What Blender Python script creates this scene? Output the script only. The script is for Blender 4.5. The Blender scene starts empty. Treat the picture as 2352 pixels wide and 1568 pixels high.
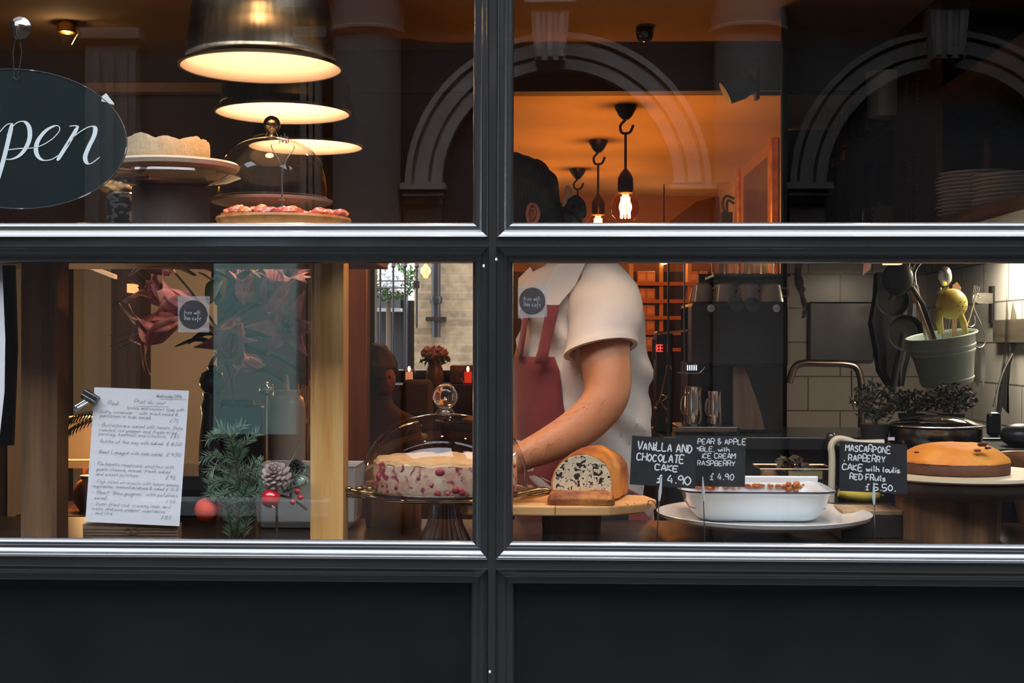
import bpy, bmesh, math, random
from mathutils import Vector, Matrix
random.seed(7)
PI = math.pi
scene = bpy.context.scene
COL = scene.collection
F = 3100.0          # focal length in pixels at 2352 wide
ZC = 1.45           # camera height
CAM = Vector((0, -3.0, ZC))
RC = Matrix.Rotation(math.radians(1.76), 3, 'Z') @ Matrix.Rotation(PI/2, 3, 'X') @ Matrix.Rotation(math.radians(0.12), 3, 'Z')

def P(px, py, Y):
    """world point on the depth plane y=Y that lies along the photograph's sight line"""
    d = RC @ Vector(((px-1176)/F, -(py-784)/F, -1))
    return CAM + d*((Y-CAM.y)/d.y)
def M_(Y): return (Y+3.0)/F       # metres per photo pixel at depth Y
def PZ(py, Y): return P(1176, py, Y).z
def PX(px, Y): return P(px, 784, Y).x

# ------------------------------------------------------------------ materials
MATS = {}
def newmat(name):
    m = bpy.data.materials.new(name); m.use_nodes = True
    n = m.node_tree.nodes; l = m.node_tree.links
    return m, n, l, n['Principled BSDF']
def coords(n, l, scale):
    tc = n.new('ShaderNodeTexCoord'); mp = n.new('ShaderNodeMapping')
    mp.inputs['Scale'].default_value = scale if hasattr(scale, '__len__') else (scale,)*3
    l.new(tc.outputs['Object'], mp.inputs['Vector'])
    return mp.outputs['Vector']
def ramp(n, l, fac, stops):
    r = n.new('ShaderNodeValToRGB'); e = r.color_ramp.elements
    e[0].position, e[0].color = stops[0][0], (*stops[0][1], 1)
    e[1].position, e[1].color = stops[-1][0], (*stops[-1][1], 1)
    for p, c in stops[1:-1]:
        x = e.new(p); x.color = (*c, 1)
    l.new(fac, r.inputs['Fac']); return r.outputs['Color']
def mat(name, c, rough=.5, metal=0, c2=None, scale=12, detail=4, bump=0, bscale=None, spec=.5, coat=0, emit=None, es=0, alpha=1, sub=0, lo=.35, hi=.65, sheen=0, trans=0):
    if name in MATS: return MATS[name]
    m, n, l, b = newmat(name)
    b.inputs['Base Color'].default_value = (*c, 1); b.inputs['Roughness'].default_value = rough
    b.inputs['Metallic'].default_value = metal; b.inputs['Specular IOR Level'].default_value = spec
    b.inputs['Coat Weight'].default_value = coat; b.inputs['Coat Roughness'].default_value = .08
    b.inputs['Sheen Weight'].default_value = sheen
    if trans: b.inputs['Transmission Weight'].default_value = trans
    if sub:
        b.inputs['Subsurface Weight'].default_value = sub; b.inputs['Subsurface Scale'].default_value = .01
    if emit: b.inputs['Emission Color'].default_value = (*emit, 1); b.inputs['Emission Strength'].default_value = es
    if c2:
        t = n.new('ShaderNodeTexNoise'); t.inputs['Scale'].default_value = 1; t.inputs['Detail'].default_value = detail
        l.new(coords(n, l, scale), t.inputs['Vector'])
        l.new(ramp(n, l, t.outputs['Fac'], [(lo, c), (hi, c2)]), b.inputs['Base Color'])
    if bump:
        t = n.new('ShaderNodeTexNoise'); t.inputs['Scale'].default_value = 1; t.inputs['Detail'].default_value = 3
        l.new(coords(n, l, bscale or 60), t.inputs['Vector'])
        bp = n.new('ShaderNodeBump'); bp.inputs['Strength'].default_value = bump; bp.inputs['Distance'].default_value = .004
        l.new(t.outputs['Fac'], bp.inputs['Height']); l.new(bp.outputs['Normal'], b.inputs['Normal'])
    if alpha < 1: b.inputs['Alpha'].default_value = alpha
    MATS[name] = m; return m
def glassmat(name, tint=(1, 1, 1), boost=1.0, rough=0.0, ior=1.5, base=0.0):
    """clear glass: what passes is tinted, what mirrors follows Fresnel"""
    if name in MATS: return MATS[name]
    m, n, l, b = newmat(name); n.remove(b); out = n['Material Output']
    g = n.new('ShaderNodeNewGeometry'); mr = n.new('ShaderNodeMapRange')
    mr.inputs['To Min'].default_value = ior; mr.inputs['To Max'].default_value = 1/ior
    l.new(g.outputs['Backfacing'], mr.inputs['Value'])
    fr = n.new('ShaderNodeFresnel'); l.new(mr.outputs['Result'], fr.inputs['IOR'])
    mu = n.new('ShaderNodeMath'); mu.operation = 'MULTIPLY_ADD'; mu.use_clamp = True; mu.inputs[1].default_value = boost; mu.inputs[2].default_value = base
    l.new(fr.outputs['Fac'], mu.inputs[0])
    tr = n.new('ShaderNodeBsdfTransparent'); tr.inputs['Color'].default_value = (*tint, 1)
    gl = n.new('ShaderNodeBsdfGlossy'); gl.inputs['Roughness'].default_value = rough
    mx = n.new('ShaderNodeMixShader')
    l.new(mu.outputs['Value'], mx.inputs['Fac']); l.new(tr.outputs[0], mx.inputs[1]); l.new(gl.outputs[0], mx.inputs[2])
    l.new(mx.outputs[0], out.inputs['Surface'])
    MATS[name] = m; return m
def woodmat(name, c1, c2, axis='z', s=1.0, rough=.5, spec=.4, coat=0):
    if name in MATS: return MATS[name]
    m, n, l, b = newmat(name)
    sc = {'z': (28*s, 28*s, 1.6*s), 'x': (1.6*s, 28*s, 28*s), 'y': (28*s, 1.6*s, 28*s)}[axis]
    v = coords(n, l, sc)
    t = n.new('ShaderNodeTexNoise'); t.inputs['Scale'].default_value = 1; t.inputs['Detail'].default_value = 6; t.inputs['Distortion'].default_value = .6
    l.new(v, t.inputs['Vector'])
    w = n.new('ShaderNodeTexNoise'); w.inputs['Scale'].default_value = 4.5; w.inputs['Detail'].default_value = 2
    l.new(v, w.inputs['Vector'])
    a = n.new('ShaderNodeMath'); a.operation = 'MULTIPLY_ADD'; a.inputs[1].default_value = .3; l.new(w.outputs['Fac'], a.inputs[0]); l.new(t.outputs['Fac'], a.inputs[2])
    l.new(ramp(n, l, a.outputs[0], [(.48, c1), (.62, tuple((x+y)/2 for x, y in zip(c1, c2))), (.8, c2)]), b.inputs['Base Color'])
    bp = n.new('ShaderNodeBump'); bp.inputs['Strength'].default_value = .15; bp.inputs['Distance'].default_value = .003
    l.new(a.outputs[0], bp.inputs['Height']); l.new(bp.outputs['Normal'], b.inputs['Normal'])
    b.inputs['Roughness'].default_value = rough; b.inputs['Specular IOR Level'].default_value = spec; b.inputs['Coat Weight'].default_value = coat
    MATS[name] = m; return m
def brickmat(name, c1, c2, mortar, w, h, ms, plane='xz', rough=.8, offset=.5, bump=.5, coat=0):
    if name in MATS: return MATS[name]
    m, n, l, b = newmat(name)
    tc = n.new('ShaderNodeTexCoord'); sp = n.new('ShaderNodeSeparateXYZ'); cb = n.new('ShaderNodeCombineXYZ')
    l.new(tc.outputs['Object'], sp.inputs[0])
    l.new(sp.outputs['X' if plane[0] == 'x' else 'Y'], cb.inputs['X']); l.new(sp.outputs['Z'], cb.inputs['Y'])
    t = n.new('ShaderNodeTexBrick'); t.offset = offset
    l.new(cb.outputs[0], t.inputs['Vector'])
    t.inputs['Color1'].default_value = (*c1, 1); t.inputs['Color2'].default_value = (*c2, 1); t.inputs['Mortar'].default_value = (*mortar, 1)
    t.inputs['Scale'].default_value = 1; t.inputs['Mortar Size'].default_value = ms; t.inputs['Mortar Smooth'].default_value = .2
    t.inputs['Brick Width'].default_value = w; t.inputs['Row Height'].default_value = h; t.inputs['Bias'].default_value = 0
    nz = n.new('ShaderNodeTexNoise'); nz.inputs['Scale'].default_value = 14; nz.inputs['Detail'].default_value = 4; l.new(tc.outputs['Object'], nz.inputs['Vector'])
    mx = n.new('ShaderNodeMixRGB'); mx.blend_type = 'MULTIPLY'; mx.inputs['Fac'].default_value = .5 if rough > .5 else .08
    l.new(t.outputs['Color'], mx.inputs[1]); l.new(ramp(n, l, nz.outputs['Fac'], [(.3, (.35, .33, .3)), (.6, (1, 1, 1))]), mx.inputs[2])
    l.new(mx.outputs[0], b.inputs['Base Color'])
    bp = n.new('ShaderNodeBump'); bp.invert = True; bp.inputs['Strength'].default_value = bump; bp.inputs['Distance'].default_value = .004
    l.new(t.outputs['Fac'], bp.inputs['Height']); l.new(bp.outputs['Normal'], b.inputs['Normal'])
    b.inputs['Roughness'].default_value = rough; b.inputs['Coat Weight'].default_value = coat
    MATS[name] = m; return m
def spotmat(name, base, c2, spot, scale, thresh, rough=.8, bump=.4, soft=.04):
    """crumb: base noise with dark or coloured inclusions"""
    if name in MATS: return MATS[name]
    m, n, l, b = newmat(name); v = coords(n, l, 1)
    t = n.new('ShaderNodeTexNoise'); t.inputs['Scale'].default_value = scale*1.3; t.inputs['Detail'].default_value = 5; l.new(v, t.inputs['Vector'])
    s = n.new('ShaderNodeTexNoise'); s.inputs['Scale'].default_value = scale; s.inputs['Detail'].default_value = 2; s.inputs['Distortion'].default_value = 1.2; l.new(v, s.inputs['Vector'])
    mx = n.new('ShaderNodeMixRGB')
    l.new(ramp(n, l, s.outputs['Fac'], [(thresh, (0, 0, 0)), (thresh+soft, (1, 1, 1))]), mx.inputs[0])
    l.new(ramp(n, l, t.outputs['Fac'], [(.35, base), (.65, c2)]), mx.inputs[1]); mx.inputs[2].default_value = (*spot, 1)
    l.new(mx.outputs[0], b.inputs['Base Color'])
    bp = n.new('ShaderNodeBump'); bp.inputs['Strength'].default_value = bump; bp.inputs['Distance'].default_value = .003
    l.new(t.outputs['Fac'], bp.inputs['Height']); l.new(bp.outputs['Normal'], b.inputs['Normal'])
    b.inputs['Roughness'].default_value = rough
    MATS[name] = m; return m

PAINT = mat('dark_frame_paint', (.014, .0137, .0145), .28, c2=(.019, .0185, .019), scale=6, coat=1, spec=.8, bump=.12, bscale=(8, 60, 60))
GLASS = glassmat('window_glass')
DOME = glassmat('dome_glass', (.97, .97, .96), 1.25)
THICKG = glassmat('thick_glass', (.90, .87, .80), 1.8, base=.03)
WHITEC = mat('white_ceramic', (.78, .78, .76), .18, spec=.6)
CREAMC = mat('cream_ceramic', (.62, .56, .46), .3)
STEEL = mat('steel', (.62, .62, .60), .25, 1)
BRASS = mat('brass', (.65, .42, .15), .25, 1)
BLACKM = mat('black_metal', (.012, .012, .014), .4)
BLACKP = mat('black_plastic', (.02, .021, .023), .35)
SLATE = mat('chalkboard', (.010, .011, .013), .7, c2=(.018, .019, .021), scale=40)
CHALK = mat('chalk_white', (.85, .87, .86), .7)
INK = mat('pen_ink', (.10, .13, .17), .8)
PAPER = mat('paper', (.80, .79, .82), .8)
LOG = woodmat('log_bark', (.09, .045, .02), (.30, .15, .06), 'z', .6, .8)
LOGTOP = woodmat('log_cut', (.32, .2, .1), (.5, .36, .22), 'y', 1, .7)
BOARDW = woodmat('board_maple', (.58, .26, .08), (.80, .46, .19), 'x', .8, .45)
POSTW = woodmat('post_pine', (.74, .33, .08), (.92, .55, .20), 'z', .8, .42, coat=.1)
POSTD = woodmat('post_oak', (.17, .09, .045), (.33, .18, .09), 'z', .7, .5)
SHELFW = woodmat('shelf_wood', (.10, .05, .02), (.2, .1, .04), 'x', .7, .6)

# ------------------------------------------------------------------ mesh builder
class MB:
    def __init__(s): s.bm = bmesh.new()
    def box(s, x0, x1, y0, y1, z0, z1, rot=None):
        c = Vector(((x0+x1)/2, (y0+y1)/2, (z0+z1)/2)); d = (abs(x1-x0), abs(y1-y0), abs(z1-z0))
        m = Matrix.Translation(c) @ (rot.to_4x4() if rot else Matrix.Identity(4)) @ Matrix.Diagonal((*d, 1))
        r = bmesh.ops.create_cube(s.bm, size=1, matrix=m); return s
    def face(s, pts):
        s.bm.faces.new([s.bm.verts.new(p) for p in pts]); return s
    def lathe(s, prof, c, seg=48, flute=0, fn=0, axis=None):
        """prof: (radius, z) pairs, revolved about the vertical through c"""
        R = axis.to_3x3() if axis else Matrix.Identity(3)
        c = Vector(c); rings = []
        for r, z in prof:
            if r < 1e-6: rings.append([s.bm.verts.new(c + R @ Vector((0, 0, z)))])
            else:
                ring = []
                for k in range(seg):
                    a = 2*PI*k/seg; rr = r*(1+flute*math.cos(fn*a)) if fn else r
                    ring.append(s.bm.verts.new(c + R @ Vector((rr*math.cos(a), rr*math.sin(a), z))))
                rings.append(ring)
        for A, B in zip(rings, rings[1:]):
            for k in range(seg):
                a0, a1 = A[k % len(A)], A[(k+1) % len(A)]; b0, b1 = B[k % len(B)], B[(k+1) % len(B)]
                f = []
                for v in (a0, a1, b1, b0):
                    if v not in f: f.append(v)
                if len(f) > 2:
                    try: s.bm.faces.new(f)
                    except ValueError: pass
        return s
    def tube(s, pts, r, seg=10, closed=False, rz=None):
        pts = [Vector(p) for p in pts]; n = len(pts); rs = r if hasattr(r, '__len__') else [r]*n
        rings = []; up = None
        for i, p in enumerate(pts):
            if closed: t = pts[(i+1) % n]-pts[i-1]
            else: t = pts[min(i+1, n-1)]-pts[max(i-1, 0)]
            t.normalize()
            if up is None: up = Vector((0, 0, 1)) if abs(t.z) < .9 else Vector((0, 1, 0))
            a = t.cross(up).normalized(); b = a.cross(t).normalized(); up = b
            rings.append([s.bm.verts.new(p + (a*math.cos(2*PI*k/seg)+b*math.sin(2*PI*k/seg)*(rz or 1))*rs[i]) for k in range(seg)])
        m = n if closed else n-1
        for i in range(m):
            A, B = rings[i], rings[(i+1) % n]
            for k in range(seg): s.bm.faces.new((A[k], A[(k+1) % seg], B[(k+1) % seg], B[k]))
        if not closed:
            s.bm.faces.new(rings[0][::-1]); s.bm.faces.new(rings[-1])
        return s
    def ball(s, c, r, sc=(1, 1, 1), rot=None, sub=3):
        m = Matrix.Translation(Vector(c)) @ (rot.to_4x4() if rot else Matrix.Identity(4)) @ Matrix.Diagonal((sc[0]*r, sc[1]*r, sc[2]*r, 1))
        bmesh.ops.create_icosphere(s.bm, subdivisions=sub, radius=1, matrix=m); return s
    def prism(s, pts, d):
        """closed outline pts extruded along vector d"""
        d = Vector(d); A = [s.bm.verts.new(p) for p in pts]; B = [s.bm.verts.new(Vector(p)+d) for p in pts]
        s.bm.faces.new(A); s.bm.faces.new(B[::-1])
        for i in range(len(A)):
            j = (i+1) % len(A); s.bm.faces.new((A[i], B[i], B[j], A[j]))
        return s
    def loft(s, rings, cap=True):
        R = [[s.bm.verts.new(p) for p in r] for r in rings]; n = len(R[0])
        for A, B in zip(R, R[1:]):
            for k in range(n): s.bm.faces.new((A[k], A[(k+1) % n], B[(k+1) % n], B[k]))
        if cap: s.bm.faces.new(R[0][::-1]); s.bm.faces.new(R[-1])
        return s
    def sheet(s, grid, th=0):
        V = [[s.bm.verts.new(p) for p in row] for row in grid]
        for A, B in zip(V, V[1:]):
            for k in range(len(A)-1): s.bm.faces.new((A[k], A[k+1], B[k+1], B[k]))
        if th:
            bmesh.ops.recalc_face_normals(s.bm, faces=s.bm.faces[:])
            bmesh.ops.solidify(s.bm, geom=s.bm.faces[:], thickness=th)
        return s
    def ribbon(s, pts, w, n, th=.0004):
        """flat brush stroke of varying width w lying square to n"""
        n = Vector(n); pts = [Vector(p) for p in pts]
        if len(pts) < 2: return s
        ws = w if hasattr(w, '__len__') else [w]*len(pts); L = []; R = []
        for i, p in enumerate(pts):
            t = (pts[min(i+1, len(pts)-1)]-pts[max(i-1, 0)])
            if t.length < 1e-9: t = Vector((1, 0, 0))
            t.normalize(); a = t.cross(n)*ws[i]/2
            L.append(s.bm.verts.new(p+a+n*th)); R.append(s.bm.verts.new(p-a+n*th))
        for i in range(len(pts)-1): s.bm.faces.new((L[i], L[i+1], R[i+1], R[i]))
        return s
    def displace(s, amp, freq, seed=0):
        from mathutils import noise
        s.bm.normal_update()
        for v in s.bm.verts:
            v.co += v.normal*amp*noise.noise(v.co*freq+Vector((seed, seed*2, 0)))
        return s
    def build(s, name, m, parent=None, loc=None, smooth=True, bevel=0, label=None, angle=.7):
        bmesh.ops.recalc_face_normals(s.bm, faces=s.bm.faces[:]) if not getattr(s, 'keep', 0) else None
        me = bpy.data.meshes.new(name)
        for f in s.bm.faces: f.smooth = smooth
        s.bm.to_mesh(me); s.bm.free()
        o = bpy.data.objects.new(name, me); COL.objects.link(o)
        base = Vector(loc) if loc is not None else (wloc(parent) if parent else Vector((0, 0, 0)))
        me.transform(Matrix.Translation(-base))
        if parent: o.parent = parent; o.location = base-wloc(parent)
        else: o.location = base
        o['_w'] = list(base)
        if smooth: me.set_sharp_from_angle(angle=angle)
        if bevel:
            md = o.modifiers.new('bevel', 'BEVEL'); md.width = bevel; md.segments = 2; md.limit_method = 'ANGLE'
        for x in (m if isinstance(m, (list, tuple)) else [m]): me.materials.append(x)
        if label: o['label'] = label
        return o
def wloc(o):
    v = Vector((0, 0, 0))
    while o: v = v+o.location; o = o.parent
    return v
def thing(name, label, cat, loc=(0, 0, 0), group=None):
    o = bpy.data.objects.new(name, None); COL.objects.link(o); o.location = loc; o.empty_display_size = .05
    return tag(o, label, cat, group)
def tag(o, label, cat, group=None):
    o['label'] = label; o['category'] = cat
    if group: o['group'] = group
    return o
def struct(o, label=None):
    o['kind'] = 'structure'
    if label: o['label'] = label
    return o
def copy_tree(o, loc=None, label=None, parent=None):
    c = o.copy(); COL.objects.link(c); c.parent = parent
    if loc is not None: c.location = loc
    if label: c['label'] = label
    for ch in list(o.children): copy_tree(ch, parent=c)
    return c
def light(name, loc, energy, col, size=.03, parent=None, kind='POINT', rot=None, sx=None):
    d = bpy.data.lights.new(name, kind); d.energy = energy; d.color = col
    if kind == 'AREA': d.shape = 'RECTANGLE'; d.size = sx[0]; d.size_y = sx[1]
    else: d.shadow_soft_size = size
    if kind == 'SPOT': d.spot_size = size; d.shadow_soft_size = .02; d.spot_blend = .5
    o = bpy.data.objects.new(name, d); COL.objects.link(o)
    if parent: o.parent = parent; o.location = Vector(loc)-wloc(parent)
    else: o.location = loc
    if rot: o.rotation_euler = rot
    return o
def smooth_path(pts, k=4):
    pts = [Vector(p) for p in pts]
    if len(pts) < 3: return pts
    out = []; Q = [pts[0]]+pts+[pts[-1]]
    for i in range(1, len(Q)-2):
        a, b, c, d = Q[i-1], Q[i], Q[i+1], Q[i+2]
        for j in range(k):
            t = j/k
            out.append(.5*((2*b)+(c-a)*t+(2*a-5*b+4*c-d)*t*t+(3*b-a-3*c+d)*t**3))
    out.append(pts[-1]); return out

# ------------------------------------------------------------------ hand lettering: strokes on a small grid, baseline y=3
GL = {'A': '03 29 43;15 35', 'B': '03 09 39 47 36 06;36 45 44 33 03', 'C': '48 29 08 04 23 44', 'D': '03 09 29 47 45 23 03', 'E': '49 09 03 43;06 36', 'F': '49 09 03;06 36',
 'G': '48 29 07 04 23 44 46 26', 'H': '09 03;49 43;06 46', 'I': '09 03', 'K': '09 03;49 06 43', 'L': '09 03 43', 'M': '03 09 26 49 43', 'N': '03 09 43 49', 'O': '29 07 05 23 45 47 29',
 'P': '03 09 39 47 36 06', 'Q': '29 07 05 23 45 47 29;34 42', 'R': '03 09 39 47 36 06;26 43', 'S': '48 29 07 36 44 23 04', 'T': '09 49;29 23', 'U': '09 04 23 44 49', 'V': '09 23 49', 'W': '09 13 27 33 49', 'Y': '09 26 49;26 23',
 '&': '44 07 19 28 04 13 23 46', '£': '48 39 27 24 03 43;06 36', '4': '29 05 45;37 33', '9': '47 29 07 26 47 43', '0': '29 07 05 23 45 47 29', '5': '49 09 06 36 44 23 03', '7': '09 49 23', '1': '07 29 23', '2': '08 29 47 03 43', '8': '29 08 45 23 05 47 29', '6': '48 05 23 44 26 05', '3': '09 38 26 44 13 04', '.': '13 14', ',': '13 02', '-': '06 36', '"': '09 08;29 28',
 'a': '36 15 04 13 35 36 33', 'b': '09 03 23 35 26 05', 'c': '36 16 05 04 13 33', 'd': '36 15 04 13 34;39 33', 'e': '05 35 26 15 04 13 33', 'f': '39 28 13 10;06 36', 'g': '36 15 04 13 35;36 31 20 01', 'h': '09 03;05 26 35 33', 'i': '06 03;08 07', 'j': '16 11 00', 'k': '09 03;36 04 33', 'l': '09 04 13',
 'm': '06 03;05 16 25 23;25 36 45 43', 'n': '06 03;05 26 35 33', 'o': '16 05 04 13 24 25 16', 'p': '06 00;05 26 35 34 23 04', 'q': '35 16 04 13 35;36 30', 'r': '06 03;05 16 26', 's': '36 16 05 34 23 03', 't': '19 14 23;06 26', 'u': '06 04 13 34;36 33', 'v': '06 13 26', 'w': '06 13 25 33 46', 'y': '06 04 13 34;36 31 10', 'z': '06 36 03 33'}
def write(mb, s, org, ux, uz, size, w, slant=0, jit=.0, narrow=1.0, rnd=None):
    """size = cap height; lays strokes in the plane of ux, uz starting at org"""
    rnd = rnd or random; u = size/6.0; x = 0; n = Vector(ux).cross(Vector(uz)); ux = Vector(ux); uz = Vector(uz); org = Vector(org)
    for ch in s:
        if ch == ' ': x += 3.0*narrow; continue
        g = GL.get(ch)
        if not g: x += 2; continue
        mx = 0; dy = rnd.uniform(-1, 1)*jit; sc = 1+rnd.uniform(-.12, .12)*(1 if jit else 0)
        for st in g.split(';'):
            pts = []
            for q in st.split():
                a, b = int(q[0]), int(q[1])-3
                mx = max(mx, a); a = (a*sc+rnd.uniform(-.2, .2)*(1 if jit else 0))*narrow+x; b = b*sc+dy+rnd.uniform(-.2, .2)*(1 if jit else 0)
                pts.append(org + ux*(a+b*slant)*u + uz*b*u)
            if len(pts) == 2 and (pts[0]-pts[1]).length < 1.2*u*1.1: pass
            mb.ribbon(smooth_path(pts, 3), [w]*len(smooth_path(pts, 3)), n)
        x += (mx+1.5)*narrow
    return x*u

# ================================================================== THE SETTING
FLOORZ = .12
CTZ = .953           # window counter top
SHZ = 1.685          # upper shelf top
XL, XR = -2.6, 1.75
CEIL1, CEIL2 = 2.62, 2.45
wallp = mat('wall_brown', (.075, .05, .036), .85, c2=(.095, .062, .045), scale=3, bump=.15, bscale=30)
tanw = mat('wall_tan', (.46, .37, .25), .85, c2=(.50, .41, .28), scale=2)
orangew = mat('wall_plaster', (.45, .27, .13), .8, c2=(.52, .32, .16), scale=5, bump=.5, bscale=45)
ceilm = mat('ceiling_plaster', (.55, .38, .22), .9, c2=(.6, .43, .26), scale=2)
darkw = mat('wall_dark', (.03, .032, .032), .7)
def wallbox(name, x0, x1, y0, y1, z0, z1, m): return struct(MB().box(x0, x1, y0, y1, z0, z1).build(name, m, smooth=False))
wallbox('floor', XL, 2.4, .02, 6.4, FLOORZ-.1, FLOORZ, woodmat('floorboards', (.06, .03, .015), (.12, .065, .03), 'y', .4, .5))
wallbox('ceiling', XL, 2.4, .02, 2.4, CEIL1, CEIL1+.1, mat('ceiling_front_paint', (.20, .13, .08), .9, c2=(.24, .16, .10), scale=2))
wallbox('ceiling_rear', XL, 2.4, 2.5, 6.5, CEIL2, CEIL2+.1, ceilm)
wallbox('wall_beam', XL, 2.4, 2.4, 2.5, CEIL2, CEIL1+.1, mat('beam_paint', (.10, .075, .06), .8))
wallbox('wall_left', XL-.1, XL, .02, 6.5, 0, 2.8, tanw)
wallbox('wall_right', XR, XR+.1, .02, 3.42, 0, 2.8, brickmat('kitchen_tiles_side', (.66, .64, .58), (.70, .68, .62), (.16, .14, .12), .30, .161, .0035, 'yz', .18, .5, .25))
# rear room's right wall, orange in the bulb light
XO = PX(1640, 6.3)
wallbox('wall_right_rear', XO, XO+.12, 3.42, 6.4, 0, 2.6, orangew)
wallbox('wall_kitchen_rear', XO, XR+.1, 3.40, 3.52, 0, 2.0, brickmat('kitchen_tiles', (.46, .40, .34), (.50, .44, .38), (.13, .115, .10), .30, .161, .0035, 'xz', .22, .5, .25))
wallbox('wall_kitchen_upper', XO, XR+.1, 3.41, 3.52, 2.0, 2.7, darkw)
# partition on the left: a serving opening lets the rear room show
px0, px1 = PX(846, 2.45), PX(1150, 2.45)
zo = PZ(585, 2.45)
bmx = MB().box(XL, px0, 2.42, 2.5, 0, CEIL2).box(px0, px1, 2.42, 2.5, zo, CEIL2).box(px0, px1, 2.42, 2.5, 0, .95)
struct(bmx.build('wall_partition', wallp, smooth=False))
struct(MB().box(PX(790, 2.39), px0, 2.38, 2.42, 0, zo+.05).build('trim_1', woodmat('red_wood', (.16, .045, .018), (.24, .075, .03), 'z', .6, .5), smooth=False))
struct(MB().box(PX(255, 2.2), PX(313, 2.2), 2.2, 2.42, 0, PZ(560, 2.3)).build('trim_2', mat('dark_column', (.045, .028, .02), .6), smooth=False))
struct(MB().box(PX(130, 2.3), PX(150, 2.3), 2.3, 2.42, 0, PZ(560, 2.3)).build('trim_3', MATS['dark_column'], smooth=False))
# left tan alcove panel behind the lilies and the lamp
struct(MB().box(PX(20, 2.4), PX(500, 2.4), 2.39, 2.42, 0, PZ(560, 2.4)).build('wall_alcove', mat('alcove_cream', (.66, .63, .54), .85, c2=(.60, .57, .50), scale=2), smooth=False))
struct(MB().box(PX(500, 2.4), PX(790, 2.4), 2.39, 2.42, 0, PZ(560, 2.4)).build('wall_dark_panel', mat('panel_dark_brown', (.03, .022, .018), .6), smooth=False))
# picture rail lights up under the front ceiling
struct(MB().box(XL, PX(500, 2.3), 2.36, 2.42, PZ(212, 2.4), PZ(191, 2.4)).build('trim_4', woodmat('rail_wood', (.2, .10, .04), (.3, .16, .07), 'x', .5, .5), smooth=False))
# rear wall with the courtyard window
wx0, wx1 = PX(850, 6.3), PX(1140, 6.3); wz0, wz1 = PZ(850, 6.3), 2.12
bmx = MB().box(XL, wx0, 6.3, 6.45, 0, 2.6).box(wx1, 2.4, 6.3, 6.45, 0, 2.6).box(wx0, wx1, 6.3, 6.45, wz1, 2.6).box(wx0, wx1, 6.3, 6.45, 0, wz0)
struct(bmx.build('wall_back', mat('wall_back_paint', (.34, .17, .10), .8), smooth=False))
wz_ = wz0-.04
struct(MB().box(XL, wx0-.05, 6.27, 6.30, 0, 1.93).box(wx1+.04, XO, 6.27, 6.30, 0, 1.93).box(wx0-.05, wx1+.04, 6.27, 6.30, 0, wz_).build('trim_lower_wall', mat('lower_wall_dark', (.045, .018, .012), .6), smooth=False))  # dark layer added to darken the lower part of the back wall
w2 = struct(MB().box(wx0-.05, wx0+.035, 6.27, 6.40, wz0, wz1).box(wx1-.03, wx1+.04, 6.27, 6.4, wz0, wz1).box(wx0, wx1, 6.27, 6.4, wz1-.04, wz1+.04).box(wx0-.05, wx1+.05, 6.14, 6.34, wz0-.04, wz0).build('window_2', BLACKP, smooth=False))
MB().box(wx0+.03, wx1-.03, 6.36, 6.366, wz0, wz1-.03).build('pane', GLASS, w2, smooth=False)

# ---- shopfront joinery: openings with mitred mouldings
UP_B = P(1125, 511.5, 0).z; LO_T = P(1125, 605, 0).z; LO_B = P(1125, 1240.5, 0).z; PN_T = P(1125, 1337, 0).z
XML, XMR = P(1086, 784, 0).x, P(1179, 784, 0).x
FX0, FX1 = -1.82, 1.68; FT = 2.58; PN_B = .36
prof = [(0, -.004), (.001, -.008), (.0035, -.0125), (.0065, -.0155), (.010, -.0175), (.0125, -.0180), (.0135, -.0225), (.019, -.0238), (.0205, -.0250), (.0235, -.0290), (.027, -.0315), (.0305, -.0330), (.0315, -.0350), (.0335, -.0365), (.0350, -.0370), (.0355, -.0385), (.0355, -.045)]
def moulding(mb, x0, x1, z0, z1, pr=prof):
    rings = []
    for t, y in pr: rings.append([(x0-t, y, z0-t), (x1+t, y, z0-t), (x1+t, y, z1+t), (x0-t, y, z1+t)])
    V = [[mb.bm.verts.new(p) for p in r] for r in rings]
    for A, B in zip(V, V[1:]):
        for k in range(4): mb.bm.faces.new((A[k], A[(k+1) % 4], B[(k+1) % 4], B[k]))
win = bpy.data.objects.new('window_1', None); COL.objects.link(win); struct(win, 'dark painted shopfront window with four glazed openings')
ops_ = [(FX0, XML, UP_B, FT), (XMR, FX1, UP_B, FT), (FX0, XML, LO_B, LO_T), (XMR, FX1, LO_B, LO_T)]
pn_ = [(FX0, XML, PN_B, PN_T), (XMR, FX1, PN_B, PN_T)]
for i, (x0, x1, z0, z1) in enumerate(ops_):
    mb = MB(); moulding(mb, x0, x1, z0, z1); mb.build('moulding', PAINT, win, angle=.5)
    MB().box(x0-.004, x1+.004, -.002, .002, z0-.004, z1+.004).build('pane', GLASS, win, smooth=False)
prof2 = [(-.006, .010), (-.005, .004), (0, -.004), (.003, -.006), (.010, -.010), (.014, -.0102), (.0150, -.020), (.021, -.026), (.03, -.032), (.0355, -.0385), (.0355, -.045)]
for x0, x1, z0, z1 in pn_:
    mb = MB(); moulding(mb, x0, x1, z0, z1, prof2); mb.build('panel_moulding', PAINT, win, angle=.5)
    MB().box(x0-.01, x1+.01, .010, .02, z0-.01, z1+.01).build('panel', mat('panel_paint', (.0055, .0068, .0072), .42, c2=(.0085, .0098, .0105), scale=4, coat=.15, bump=.1, bscale=20, spec=.3), win, smooth=False)
T = .0355
mb = MB()
fl = -.0390
for z0, z1 in ((LO_T+T, UP_B-T), (PN_T+T, LO_B-T), (FT+T, FT+.12), (PN_B-.2, PN_B-T)):
    mb.box(FX0-T, FX1+T, fl, -.004, z0, z1)
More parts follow.
